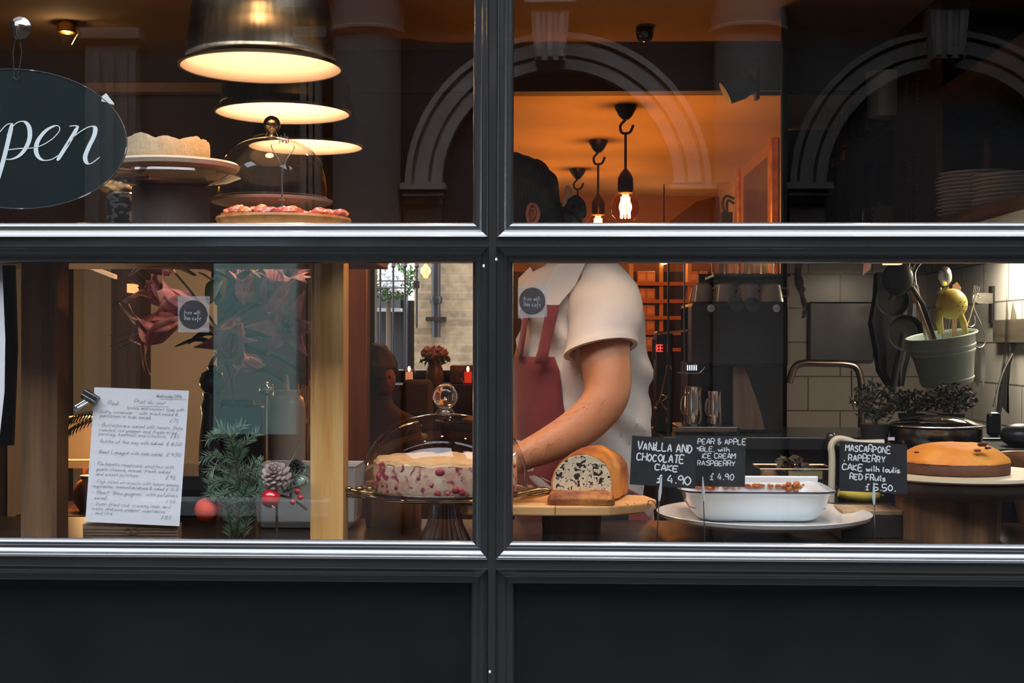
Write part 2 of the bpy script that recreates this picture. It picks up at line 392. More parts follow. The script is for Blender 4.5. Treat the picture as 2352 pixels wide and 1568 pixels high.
for x0, x1 in ((XML+T, XMR-T), (FX0-.12, FX0-T), (FX1+T, FX1+.12)):
    mb.box(x0, x1, fl-.0006, -.004, PN_B-.2, FT+.12)
mb.build('frame', PAINT, win, smooth=False, bevel=.0012)
# inner sash and sill timber behind the glass line
mb = MB().box(XML+.012, XMR-.012, .003, .045, PN_B, FT)
mb.box(FX0, FX1, .003, .05, LO_T+.012, UP_B-.012); mb.box(FX0, FX1, .02, .05, PN_B, CTZ-.03)
mb.build('inner_frame', mat('inner_paint', (.02, .02, .022), .5), win, smooth=False)
# nail heads on the mullion
for a, (px, py) in enumerate(((1111, 611), (1140, 596), (1125, 1543))):
    MB().ball(P(px, py, -.0415), .0028, (1, .5, 1.5), sub=2).build('chip', mat('paint_chip', (.8, .75, .7), .5), win)
# street front above and beside the window
STONE = mat('front_stone', (.05, .052, .055), .7, c2=(.07, .07, .075), scale=5)
mb = MB().box(-9, FX0-.1, -.03, .3, 0, 9).box(FX1+.1, 9, -.03, .3, 0, 9).box(FX0-.1, FX1+.1, -.03, .3, FT+.1, 9).box(FX0-.1, FX1+.1, -.03, .3, 0, PN_B-.1)
struct(mb.build('wall_shopfront', STONE, smooth=False))
struct(MB().box(-9.3, -9, -7.7, .3, 0, 9).build('wall_street_end_west', STONE, smooth=False))
struct(MB().box(9, 9.3, -7.7, .3, 0, 9).build('wall_street_end_east', STONE, smooth=False))
struct(MB().box(-9, 9, -7.4, -.03, -.1, 0).build('street', brickmat('paving', (.05, .05, .05), (.07, .068, .065), (.03, .03, .03), .6, .4, .01, 'xz', .7), smooth=False))

# ---- the building across the street, seen only as a reflection in the glass
YR = 7.0
def Rf(px, py): p = P(px, py, YR); return Vector((p.x, -YR, p.z))
def RX(px): return Rf(px, 784).x
def RZ(py): return Rf(1176, py).z
sR = M_(YR)
WHST = mat('white_stucco', (.52, .45, .41), .8, c2=(.44, .37, .34), scale=8)
DKF = mat('opposite_dark', (.05, .05, .052), .8, c2=(.075, .07, .07), scale=2)
mb = MB().box(-9, 9, -7.7, -YR-.15, 0, 8.5)
fac = struct(mb.build('wall_opposite', DKF, smooth=False), 'building across the street mirrored in the glass')
struct(MB().box(-9, 9, -YR-.15, -YR+.1, RZ(-60), RZ(2)).box(-9, 9, -YR-.15, -YR+.25, RZ(-80), RZ(-60)).build('trim_5', mat('cornice_grey', (.22, .21, .2), .8), smooth=False))
ai = 0
for cx in (1280, 2172):
    z0 = RZ(425); x0 = RX(cx); mb = MB()
    if cx > 2000: WHST = mat('dimmed_stucco', (.17, .16, .155), .8, c2=(.13, .125, .12), scale=8)  # second arch: its dimmer reflection is put into a darker colour
    for (r0, r1, dy) in ((352, 338, .10), (338, 330, .05), (330, 300, .08), (300, 292, .04), (292, 268, .07)):
        ring = []
        for k in range(49):
            a = PI*k/48; c, s_ = math.cos(a), math.sin(a)
            o = Vector((x0+c*r0*sR, -YR-.16, z0+s_*r0*sR)); i_ = Vector((x0+c*r1*sR, -YR-.16, z0+s_*r1*sR))
            ring.append([o, o+Vector((0, .06+dy, 0)), i_+Vector((0, .06+dy, 0)), i_])
        mb.loft(ring)
    arch = struct(mb.build('trim_arch', WHST), 'white moulded arch mirrored in the glass')
    mb = MB()
    for sx in (-1, 1):
        c = x0+sx*310*sR
        mb.box(c-52*sR, c+52*sR, -YR-.16, -YR+.06, RZ(436), RZ(421)).box(c-46*sR, c+46*sR, -YR-.16, -YR+.03, RZ(450), RZ(442)).box(c-42*sR, c+42*sR, -YR-.16, -YR-.02, RZ(466), RZ(452))
    mb.build('impost', WHST, arch, smooth=False)
    mb = MB()
    for sx in (-1, 1):
        c = x0+sx*310*sR; mb.box(c-40*sR, c+40*sR, -YR-.16, -YR-.05, 0, RZ(466))
    mb.build('pier', mat('pier_paint', (.13, .10, .09), .7), arch, smooth=False)
    # keystone with three flutes
    kx = x0+(-18 if cx == 1280 else -5)*sR
    mb = MB().prism([(kx-34*sR, -YR-.16, RZ(147)), (kx+34*sR, -YR-.16, RZ(147)), (kx+45*sR, -YR-.16, RZ(22)), (kx-45*sR, -YR-.16, RZ(22))], (0, .3, 0))
    mb.box(kx-58*sR, kx+58*sR, -YR-.16, -YR+.2, RZ(20), RZ(0))
    for d in (-28, 0, 28): mb.tube([(kx+d*sR*.9, -YR+.145, RZ(140)), (kx+d*sR, -YR+.145, RZ(40))], 7*sR, 8)
    mb.build('keystone', WHST, arch)
for i, cx in enumerate((840, 1720)):
    c = (RX(cx), -YR-.05, 0)
    struct(MB().lathe([(80*sR, 0), (78*sR, RZ(90)), (80*sR, RZ(88)), (92*sR, RZ(76)), (92*sR, RZ(70)), (86*sR, RZ(66)), (86*sR, RZ(0))], c).build('column', mat('column_grey', (.20, .185, .17), .8)), 'round column mirrored in the glass')
for cx, w in ((250, 58), (712, 26)):
    mb = MB().box(RX(cx-w), RX(cx+w), -YR-.16, -YR-.02, 0, RZ(85)).box(RX(cx-w-12), RX(cx+w+12), -YR-.16, -YR+.03, RZ(85), RZ(60))
    for k in range(-1, 2): mb.box(RX(cx+k*w*.55)-.03, RX(cx+k*w*.55)+.03, -YR-.02, -YR+.0, .5, RZ(118))
    struct(mb.build('trim_pilaster', mat('pilaster_grey', (.26, .22, .20), .8), smooth=False), 'fluted pilaster mirrored in the glass')
# pale panel across the street; its made-up glow brightens the teal reflection
d3 = struct(MB().box(RX(488), RX(679), -YR-.16, -YR-.03, RZ(1000), RZ(560)).build('glow_panel', mat('pale_green_glow', (.50, .82, .78), .5, emit=(.36, .66, .64), es=.6), smooth=False), 'pale green panel with added glow mirrored in the glass')
struct(MB().box(RX(320), RX(760), -YR-.16, -YR+.15, RZ(1182), RZ(1150)).build('trim_step', mat('step_stone', (.55, .6, .6), .8), smooth=False))

# ---- courtyard behind the rear window
struct(MB().box(-1.2, 2.2, 8.6, 8.8, -.5, 6).build('wall_courtyard', brickmat('stock_brick', (.40, .29, .16), (.27, .19, .11), (.34, .28, .19), .23, .075, .010, 'xz', .9, bump=.3), smooth=False))
struct(MB().box(-4, 4, 6.45, 14, -.5, 0).build('ground', mat('yard_ground', (.05, .047, .042), .9), smooth=False))
struct(MB().box(-4, -1.2, 9.5, 9.7, -.5, PZ(690, 9.5)).build('wall_yard_far', mat('yard_dark', (.012, .013, .014), .8), smooth=False))
cy = thing('house_front', 'dark house front with pale sash window beyond the rear window', 'building', (PX(900, 9.4), 9.4, 0))
MB().box(PX(850, 9.4), PX(935, 9.4), 9.3, 9.5, 0, PZ(675, 9.4)).build('facade', mat('facade_grey', (.012, .012, .014), .8), cy, smooth=False)
MB().box(PX(862, 9.28), PX(920, 9.28), 9.24, 9.3, PZ(712, 9.28), PZ(676, 9.28)).build('window', mat('sash_grey', (.05, .05, .06), .4), cy, smooth=False)
MB().box(PX(858, 9.2), PX(922, 9.2), 9.14, 9.3, PZ(716, 9.2), PZ(708, 9.2)).build('window_ledge', mat('ledge_pale', (.25, .27, .28), .7), cy, smooth=False)
dp = thing('drainpipe', 'black drainpipe running down the courtyard brick wall', 'pipe', (PX(1001, 8.5), 8.5, 0))
X = PX(1001, 8.5)
MB().tube([(X, 8.52, PZ(775, 8.5)), (X, 8.52, 3.4)], .038, 12).build('pipe', BLACKM, dp)
MB().box(X-.085, X+.085, 8.47, 8.6, PZ(737, 8.5), PZ(728, 8.5)).build('bracket', BLACKM, dp, smooth=False)
MB().lathe([(.05, 0), (.055, .03), (.05, .06)], (X, 8.52, PZ(697, 8.5))).build('collar', BLACKM, dp)
rl = thing('iron_railing', 'black iron railing with spear tips outside the rear window', 'railing', (PX(900, 7.4), 7.4, 0))
for px, yb in ((873, 850), (903, 850), (930, 850), (957, 753)):
    X = PX(px, 7.4); zt = PZ(615, 7.4)
    MB().tube([(X, 7.4, PZ(yb, 7.4) if yb == 753 else .0), (X, 7.4, zt)], .008, 8).lathe([(.009, 0), (.02, .01), (.012, .04), (0, .07)], (X, 7.4, zt), 8).build('bar', BLACKM, rl)
for py in (645, 661): MB().tube([(PX(850, 7.4), 7.4, PZ(py, 7.4)), (PX(960, 7.4), 7.4, PZ(py, 7.4))], .006, 6).build('rail', BLACKM, rl)
MB().box(PX(951, 7.38), PX(963, 7.38), 7.36, 7.4, PZ(662, 7.4), PZ(646, 7.4)).build('lock', BLACKM, rl, smooth=False)
def leafball(mb, c, r, n, s, sc=(1, 1, 1), rnd=random):
    for _ in range(n):
        d = Vector((rnd.gauss(0, 1), rnd.gauss(0, 1), rnd.gauss(0, 1))).normalized()*r*rnd.uniform(.5, 1)
        p = Vector(c)+Vector((d.x*sc[0], d.y*sc[1], d.z*sc[2]))
        a = Vector((rnd.uniform(-1, 1), rnd.uniform(-1, 1), rnd.uniform(-1, 1))).normalized()*s
        b = a.orthogonal().normalized()*s*.45; q = a.cross(b).normalized()*s*.2
        mb.face([p-a, p+b+q, p+a, p-b+q])
sh = thing('shrub', 'green shrub with white blossom outside the rear window', 'shrub', (PX(890, 8.2), 8.2, 0))
mb = MB(); leafball(mb, (PX(892, 8.2), 8.2, PZ(640, 8.2)), .26, 700, .03, (1, .7, .75)); mb.build('leaves', mat('shrub_green', (.04, .09, .02), .6, c2=(.09, .16, .04), scale=20), sh, smooth=False)
mb = MB()
for px, py in ((872, 622), (893, 638), (917, 636), (905, 655), (880, 645), (920, 658), (868, 612), (900, 620)): leafball(mb, (PX(px, 7.95), 7.95, PZ(py, 7.95)), .055, 60, .02)
mb.build('blossom', mat('blossom_white', (.85, .88, .88), .6), sh, smooth=False)
MB().tube([(PX(892, 8.2), 8.2, 0), (PX(892, 8.2), 8.2, 1.8)], .02, 8).build('stem', mat('bark', (.08, .05, .03), .8), sh)

# ================================================================== WINDOW DISPLAY FURNITURE
ct = MB().box(FX0+.02, FX1-.01, .052, .77, CTZ-.035, CTZ)
ct = tag(ct.build('display_counter', woodmat('counter_wood', (.022, .013, .010), (.05, .03, .02), 'x', .6, .35), loc=(0, .4, CTZ-.035), smooth=False, bevel=.003), 'dark wooden display counter running behind the lower panes', 'counter')
for x in (-1.7, -.6, .5, 1.55):
    for y_ in (.12, .68): MB().box(x-.03, x+.03, y_, y_+.06, FLOORZ, CTZ-.035).build('leg', MATS['counter_wood'], ct, smooth=False)
sx0, sx1 = FX0+.02, PX(842, .4)
us = tag(MB().box(sx0, sx1, .08, .84, SHZ-.03, SHZ).build('cake_shelf', SHELFW, loc=(-.9, .4, SHZ-.03), smooth=False, bevel=.002), 'dark wooden upper shelf on two posts in the left panes', 'shelf')
for a, b, Y, y2, m in ((48, 131, .25, .33, POSTD), (713, 789, .22, .30, POSTW)):
    o = MB().box(PX(a, Y), PX(b, Y), Y, y2, CTZ, SHZ-.03).build('post', m, us, smooth=False, bevel=.0015)
    o['label'] = 'bright yellowish timber post' if m is POSTW else 'dull brown timber post'
# ================================================================== LEFT PANES
# --- "open" sign
def signpt(px, py, dy=0): return P(px, py, .035)+Vector((0, -dy, 0))
sg = thing('open_sign', 'dark oval hanging sign with white script lettering', 'sign', P(38, 158, .035))
cx, cyp, rx, ry, th = 36, 319, 255, 160, math.radians(3.0)
def ov(k, n, s=1.0, y=.035, wob=0):
    a = 2*PI*k/n; u, v = rx*s*math.cos(a), ry*s*math.sin(a)
    if wob: u *= 1+wob*math.sin(k*7.3)*.003; v *= 1+wob*math.cos(k*5.1)*.003
    return P(cx+u*math.cos(th)-v*math.sin(th), cyp+u*math.sin(th)*1+v*math.cos(th), y)
pts = [ov(k, 96, 1, .035, 1) for k in range(96)]
MB().prism(pts, (0, .006, 0)).build('board', mat('sign_slate', (.003, .010, .010), .5, c2=(.005, .014, .014), scale=9, spec=.2), sg, smooth=False)
mb = MB(); mb.tube([ov(k, 96, 1.0, .035) for k in range(96)], .0014, 6, closed=True); mb.build('rim', mat('worn_rim', (.05, .055, .06), .4, c2=(.55, .55, .5), scale=40, lo=.55, hi=.62), sg)
# chipped edge
MB().prism([signpt(x, y, .0006) for x, y in ((234, 221), (244, 214), (250, 222), (262, 237), (262, 241), (240, 234), (233, 233))], (0, .0004, 0)).build('chipped_edge', mat('chip_white', (.75, .74, .68), .6), sg, smooth=False)
Z = 2.903
S_ = {'O': [[(-60, 850), (-170, 800), (-300, 880), (-380, 1020), (-340, 1130), (-240, 1160), (-110, 1060), (-50, 920), (-60, 850), (-120, 830)]],
 'p': [[(-5, 885), (40, 835), (78, 822)], [(82, 822), (50, 960), (20, 1080), (-10, 1180), (-40, 1280)], [(45, 905), (80, 850), (120, 815), (165, 812), (195, 850), (198, 920), (170, 990), (125, 1040), (70, 1062), (20, 1058)]],
 'e': [[(40, 1000), (130, 990), (240, 982), (330, 940), (388, 885), (398, 850), (370, 838), (310, 868), (258, 930), (240, 990), (252, 1040), (290, 1068), (345, 1062), (388, 1035)]],
 'n': [[(462, 842), (495, 838), (525, 842)], [(522, 842), (470, 930), (420, 1010), (382, 1070)], [(425, 1005), (490, 915), (560, 862), (610, 842), (635, 856), (628, 905), (592, 980), (568, 1045), (580, 1085), (610, 1088), (668, 1045)]]}
mb = MB(); sgm = M_(.035)
for k, sts in S_.items():
    for st in sts:
        pp = smooth_path([Vector((x/Z, y/Z, 0)) for x, y in st], 6); ws = []
        for i in range(len(pp)):
            t = pp[min(i+1, len(pp)-1)]-pp[max(i-1, 0)]; d = t.y/(t.length+1e-9)
            e = min(i, len(pp)-1-i)/4
            ws.append(sgm*(2.2+8.5*max(0, d)**1.3)*min(1, .45+e))
        mb.ribbon([P(q.x, q.y, .034) for q in pp], ws, (0, -1, 0))
mb.build('lettering', mat('sign_white', (.72, .80, .80), .6), sg, smooth=False)
MB().tube([P(33, 178, .033), P(30, 120, .034), P(36, 84, .033)], .0010, 6).tube([P(41, 178, .033), P(50, 120, .034), P(44, 84, .033)], .0010, 6).tube([P(30, 178, .03), P(38, 183, .03), P(46, 178, .03)], .0012, 6).build('cord', mat('cord_dark', (.03, .03, .03), .7), sg)
c = P(38, 60, .012)
MB().lathe([(0, 0), (.008, .0), (.016, .006), (.024, .012), (.026, .0135), (.020, .012), (.010, .004), (0, .003)], c+Vector((0, .005, 0)), 32, axis=Matrix.Rotation(-PI/2, 4, 'X')).build('suction_cup', glassmat('cup_plastic', (.75, .75, .74), 2.5, base=.08), sg)
MB().tube([P(38, 64, .02), P(38, 78, .03), P(42, 86, .034), P(37, 90, .034), P(34, 82, .03)], .0014, 8).ball(P(38, 60, .018), .006, (1, 1, 1)).build('hook', STEEL, sg)

# --- small halogen spotlight on the ceiling, top left
Y = 1.9
sp = thing('spotlight', 'small brass ceiling spotlight glowing at top left', 'spotlight', P(150, 60, Y))
b = P(153, 75, Y)
MB().lathe([(.008, .10), (.022, .09), (.030, .04), (.036, .0), (.030, .0), (.024, .03), (0, .045)], b, 24).build('can', mat('brass_dark', (.35, .22, .08), .25, 1), sp)
MB().ball(b+Vector((0, 0, .012)), .016, (1, 1, .5)).build('bulb', mat('halogen', (1, .8, .5), .3, emit=(1, .72, .35), es=40), sp)
MB().tube([b+Vector((0, 0, .1)), (b.x, Y, CEIL1)], .007, 8).build('stem', BRASS, sp)
MB().tube([b+Vector((.035, 0, .03)), b+Vector((.055, -.02, -.005)), b+Vector((.03, -.02, -.05))], .005, 8).build('clip', BRASS, sp)
light('spotlight_lamp', b+Vector((0, -.02, -.02)), .8, (1, .65, .3), .02, sp)

# --- unseen ceiling spots, added for warm light on the display
for i, (x, e_) in enumerate(((-.33, 22), (.22, 26), (.88, 26))):
    q_ = Vector((x, .30, CEIL1)); t = thing('added_spot', 'unseen brass ceiling spot added to warm the window display', 'spotlight', q_, 'added ceiling spots above the display')
    MB().lathe([(.03, 0), (.035, -.05), (.03, -.06), (.02, -.03), (0, -.02)], q_, 24).build('can', BRASS, t)
    MB().ball(q_+Vector((0, 0, -.045)), .014, sub=2).build('bulb', MATS['halogen'], t)
    light('lamp', q_+Vector((0, 0, -.07)), e_, (1, .58, .28), math.radians(58), t, 'SPOT', (math.radians(4), 0, 0))
# --- unseen lamp added to make the streak on the nearest pendant
LX = PX(600, .12)
sl_ = thing('streak_lamp', 'unseen warm lamp added above the upper left pane for the pendant streak', 'lamp', (LX, .08, CEIL1))
MB().tube([(LX, .08, CEIL1), (LX, .08, 2.33)], .006, 8).lathe([(.02, 0), (.025, -.05), (.012, -.06), (0, -.06)], (LX, .08, 2.37), 20).build('holder', BRASS, sl_)
MB().ball((LX, .08, 2.30), .018, sub=3).build('bulb', MATS['halogen'], sl_)
light('lamp', (LX, .08, 2.265), .8, (1, .60, .28), .015, sl_)
# --- three big pendant lamps
SHADE = mat('bronze_spun', (.11, .09, .068), .30, 1, c2=(.17, .14, .105), scale=(90, 90, .6))
_n = SHADE.node_tree; _b = _n.nodes['Principled BSDF']; _b.inputs['Anisotropic'].default_value = 1.0; _b.inputs['Roughness'].default_value = .27
_t = _n.nodes.new('ShaderNodeTangent'); _t.direction_type = 'RADIAL'; _t.axis = 'Z'; _n.links.new(_t.outputs[0], _b.inputs['Tangent'])
INNER = mat('shade_white', (.66, .58, .46), .6)
rimz = P(600, 157, .35).z
def pendant(px, py, Y, label):
    c = P(px, py, Y); c.z = rimz; h = .33; r = .2
    t = thing('pendant_lamp', label, 'pendant lamp', (c.x, c.y, CEIL1), 'large metal pendant lamps over the display')
    out = [(r, 0), (r, .006), (.188, .016), (.184, .03), (.180, .08), (.172, .14), (.158, .20), (.135, .255), (.10, .295), (.06, .318), (.045, .33), (.045, .38), (.03, .40), (.012, .41)]
    MB().lathe(out, c, 96).build('shade', SHADE, t)
    MB().lathe([(r-.002, .001), (.184, .012), (.179, .03), (.175, .08), (.167, .14), (.153, .20), (.130, .25), (.095, .29), (.05, .312), (0, .318)], c, 96).build('shade_lining', INNER, t)
    MB().lathe([(r-.003, -.001), (r+.003, .0), (r+.003, .006), (r-.003, .004)], c, 96).build('rim', mat('rim_bronze', (.25, .18, .10), .3, 1), t)
    MB().ball(c+Vector((0, 0, .17)), .035, (1, 1, 1.2)).build('bulb', mat('warm_bulb', (1, .8, .5), .4, emit=(1, .50, .18), es=6), t)
    MB().lathe([(.018, .2), (.022, .22), (.022, .30), (.015, .32)], c, 16).build('socket', BLACKP, t)
    MB().tube([c+Vector((0, 0, .41)), (c.x, c.y, CEIL1)], .004, 8).build('cord', BLACKP, t)
    light('lamp', c+Vector((0, 0, .10)), 4.5 if Y < .5 else 7, (1, .60, .36), .05, t)
pendant(600, 157, .35, 'nearest and largest looking bronze bell pendant lamp')
pendant(650, 262, 1.02, 'middle bronze bell pendant lamp above the tall glass dome')
pendant(702, 345, 1.72, 'farthest bronze bell pendant lamp, lowest and partly behind the glass dome')

# --- cheesecake on a glass plate and dark stump
def rough_top(mb, c, r, z0, z1, seed, amp=.006, seg=72):
    rn = random.Random(seed); top = [z1+amp*(math.sin(k*.35+seed)+.7*math.sin(k*.9+2*seed)+rn.uniform(-.5, .5)) for k in range(seg)]
    rings = []
    for rr, zz in ((r*.97, 0), (r, .1), (r*1.01, .5), (r*1.0, .9)):
        rings.append([(c[0]+rr*math.cos(2*PI*k/seg), c[1]+rr*math.sin(2*PI*k/seg), z0+(top[k]-z0)*zz) for k in range(seg)])
    rings.append([(c[0]+r*.98*math.cos(2*PI*k/seg), c[1]+r*.98*math.sin(2*PI*k/seg), top[k]) for k in range(seg)])
    rings.append([(c[0]+r*.92*math.cos(2*PI*k/seg), c[1]+r*.92*math.sin(2*PI*k/seg), top[k]-.001) for k in range(seg)])
    rings.append([(c[0]+r*.88*math.cos(2*PI*k/seg), c[1]+r*.88*math.sin(2*PI*k/seg), z0+(z1-z0)*.75) for k in range(seg)])
    return mb.loft(rings)
Y = .45; c = P(378, 372, Y); zp = P(378, 372, Y).z
mb = MB(); rough_top(mb, c, .114, zp, P(378, 326, Y).z, 3, .0045)
tag(mb.build('cheesecake', mat('pastry_pale', (.62, .48, .28), .8, c2=(.72, .60, .40), scale=40, bump=.6, bscale=120), loc=(c.x, c.y, zp)), 'pale pastry tart shell with a ragged rim on the raised plate', 'cake')
c = P(396, 372, Y)
pl = thing('cake_plate', 'cream plate with clear glass stand under the pale tart shell', 'cake stand', (c.x, c.y, P(1, 420, Y).z))
MB().lathe([(0, -.004), (.13, -.004), (.165, -.006), (.172, -.012), (.168, -.022), (.14, -.026), (0, -.026)], (c.x, c.y, zp+.002), 72).build('plate', CREAMC, pl)
MB().lathe([(0, -.028), (.150, -.028), (.172, -.034), (.174, -.040), (.14, -.052), (.08, -.062), (0, -.064)], (c.x, c.y, zp), 72, .006, 24).build('glass_stand', THICKG, pl)
st = P(393, 420, Y)
tag(MB().lathe([(0, zp-.066), (.094, zp-.066), (.098, zp-.07), (.098, SHZ+.001), (0, SHZ+.001)], (st.x, st.y, 0), 48).build('wood_stump', mat('stump_grey', (.045, .032, .028), .8, c2=(.07, .05, .045), scale=12), loc=(st.x, st.y, SHZ)), 'grey brown round stump carrying the tart shell plate', 'stump')
# patterned tin with a golden jar of biscuits on it
Y = .66; c = P(276, 500, Y); za = P(1, 446, Y).z
tn = thing('lace_tin', 'small silver tin with lace pattern behind the hanging sign', 'tin', (c.x, c.y, SHZ))
MB().lathe([(0, 0), (.032, 0), (.035, .01), (.037, za-SHZ), (.034, za-SHZ), (.032, .004), (0, .004)], (c.x, c.y, SHZ), 32).build('body', mat('tin_silver', (.3, .34, .36), .35, .8, c2=(.02, .03, .035), scale=(50, 50, 80), lo=.45, hi=.5), tn)
MB().lathe([(.037, -.004), (.0385, 0), (.037, .003)], (c.x, c.y, za), 32).build('rim', STEEL, tn)
tag(MB().ball((c.x-.012, c.y, za+.019), .045, (1.0, .6, .42), sub=4).displace(.012, 60).build('nut_brittle', mat('golden_brittle', (.55, .32, .08), .2, c2=(.9, .7, .35), scale=70, coat=.8), loc=(c.x, c.y, za)), 'glossy golden cluster of sweets piled on the lace tin', 'sweets')

# --- domed cake stand on the shelf
Y = .62; c = P(624, 465, Y); zc = c.z
ds = thing('domed_cake_stand', 'white plate on a glass pedestal under the upper glass dome', 'cake stand', (c.x, c.y, SHZ))
MB().lathe([(0, 0), (.145, 0), (.160, .005), (.164, .006), (.160, -.002), (.13, -.010), (.05, -.014), (0, -.014)], (c.x, c.y, zc), 72).build('plate', mat('plate_greenish', (.55, .60, .56), .25), ds)
MB().lathe([(.03, zc-SHZ-.014), (.022, .08), (.022, .04), (.06, .008), (.07, 0), (0, 0)], (c.x, c.y, SHZ), 40).build('pedestal', THICKG, ds)
def dome(name, label, c, r, h, kr, knobmat=DOME, flat=.5):
    t = thing(name, label, 'glass dome', c)
    pr = [(r, 0), (r, h*.18), (r*.975, h*.38), (r*.90, h*.58), (r*.76, h*.76), (r*.55, h*.90), (r*.3, h*.975), (r*.12, h), (.0, h)]
    sp_ = smooth_path([Vector((a, b, 0)) for a, b in pr], 4); pr = [(max(0, q.x), q.y) for q in sp_]
    inner = [(max(0, a-.003), b-.003) for a, b in pr[::-1] if b > .004]
    MB().lathe(pr, c, 80).build('dome', DOME, t)
    MB().lathe([(r+.002, 0), (r+.002, .004), (r-.003, .004), (r-.003, 0)], c, 80).build('rim', THICKG, t)
    z = h
    MB().lathe([(r*.12, z-.002), (kr*.75, z+.004), (kr*.6, z+.01), (kr*.5, z+.014), (kr*.62, z+.018)], c, 40).build('collar', THICKG, t)
    MB().ball(Vector(c)+Vector((0, 0, z+.016+kr*.85)), kr, sub=4).build('knob', knobmat, t)
    return t
KNOB = mat('glass_knob', (1, 1, 1), .02, trans=1, spec=.6); KNOB.node_tree.nodes['Principled BSDF'].inputs['IOR'].default_value = 1.5
dome('glass_dome', 'tall clear glass dome with round knob on the upper shelf', (c.x, c.y, zc+.008), .150, P(1, 318, Y).z-zc-.008, .0235, mat('knob_brass', (.42, .34, .2), .08, 1))

# --- fruit tart, and the wire clip stuck in it
Y = .30; c = P(652, 500, Y); zt = P(1, 498, Y).z
rs = tag(MB().lathe([(0, zt-.032), (.16, zt-.032), (.172, zt-.030), (.17, zt-.038), (.06, zt-.045), (.05, SHZ+.012), (.09, SHZ), (0, SHZ)], (c.x, c.y, 0), 64).build('tart_stand', WHITEC, loc=(c.x, c.y, SHZ)), 'low white stand under the red fruit tart', 'cake stand')
ft = thing('fruit_tart', 'glazed tart topped with red and orange fruit on the shelf', 'tart', (c.x, c.y, zt-.03))
MB().lathe([(0, zt-.031), (.155, zt-.031), (.165, zt-.01), (.163, zt-.004), (.15, zt-.008), (0, zt-.008)], (c.x, c.y, 0), 64).build('crust', mat('crust_gold', (.55, .26, .07), .6, c2=(.38, .15, .04), scale=30, bump=.5, bscale=100), ft)
mb = MB(); rn = random.Random(5)
for k in range(95):
    a = rn.uniform(0, 2*PI); r = .152*math.sqrt(rn.random())
    mb.ball((c.x+r*math.cos(a), c.y+r*math.sin(a), zt-.002+rn.uniform(0, .010)), rn.uniform(.012, .024), (1, 1, .6), sub=2)
mb.displace(.005, 90)
o = mb.build('fruit_topping', mat('fruit_glaze', (.70, .20, .05), .25, c2=(.62, .10, .13), scale=22, coat=.6), ft); o['kind'] = 'stuff'
Yf = .18
cl = thing('card_clip', 'slim silver forked card clip standing in front of the upper dome', 'card clip', P(648, 478, Yf))
MB().tube([P(648, 488, Yf), P(648, 455, Yf), P(648, 400, Yf), P(649, 385, Yf)], [.0024, .0022, .0018, .0012], 10).build('stem', STEEL, cl)
MB().tube(smooth_path([P(649, 388, Yf), P(640, 365, Yf), P(627, 345, Yf), P(623, 334, Yf), P(632, 328, Yf), P(640, 330, Yf)]), .0010, 8).build('prong', STEEL, cl)
MB().tube(smooth_path([P(649, 388, Yf), P(658, 366, Yf), P(670, 350, Yf), P(676, 338, Yf), P(668, 330, Yf), P(658, 331, Yf)]), .0010, 8).build('prong', STEEL, cl)
MB().tube(smooth_path([P(x, y, Yf) for x, y in ((641, 330), (646, 310), (650, 328), (654, 305), (657, 330), (660, 312), (662, 328), (652, 322), (644, 326))]), .0009, 6).build('wire_crown', STEEL, cl)
MB().lathe([(0, 0), (.009, 0), (.009, .002), (0, .003)], P(648, 459, Yf), 20).build('collar', STEEL, cl)

# --- menu sheet, wooden block and bulldog clip
Y = .10
bk = tag(MB().box(PX(192, Y), PX(411, Y), Y-.005, Y+.028, CTZ, P(1, 1200, Y).z).build('card_holder_block', woodmat('block_wood', (.16, .09, .045), (.28, .18, .10), 'x', 1.0, .7), loc=(PX(300, Y), Y+.01, CTZ), smooth=False, bevel=.002), 'ridged pale wooden block holding the handwritten menu', 'wooden block')
for k in range(8): MB().box(PX(194, Y), PX(409, Y), Y-.0062, Y-.0048, CTZ+.012+k*.0068, CTZ+.0145+k*.0068).build('groove', mat('groove_dark', (.09, .05, .03), .8), bk, smooth=False)
MB().tube([P(303+14*math.cos(a*.6), 1219+8*math.sin(a*.6), Y-.0072) for a in range(11)], .0008, 6, closed=True).tube([P(293+8*math.cos(a*.6), 1219+6*math.sin(a*.6), Y-.0072) for a in range(11)], .0006, 6, closed=True).tube([P(311+8*math.cos(a*.6), 1219+6*math.sin(a*.6), Y-.0072) for a in range(11)], .0006, 6, closed=True).build('stamp', MATS['groove_dark'], bk)
Y = .088
mn = thing('menu_sheet', 'white sheet with handwritten daily menu leaning on the glass', 'menu', P(307, 1205, Y))
q = [P(196, 1198, Y), P(412, 1208, Y), P(434, 897, Y), P(217, 889, Y)]
MB().prism(q, (0, .0006, 0)).build('paper', PAPER, mn, smooth=False)
U = (q[1]-q[0]).normalized(); V = (q[3]-q[0]).normalized(); V = (V - U*V.dot(U)*0).normalized()
pw, ph = (q[1]-q[0]).length, (q[3]-q[0]).length
def mpt(u, v): return q[0]*(1-u)*v+q[1]*u*v+q[2]*u*(1-v)+q[3]*(1-u)*(1-v)+Vector((0, -.0002, 0))
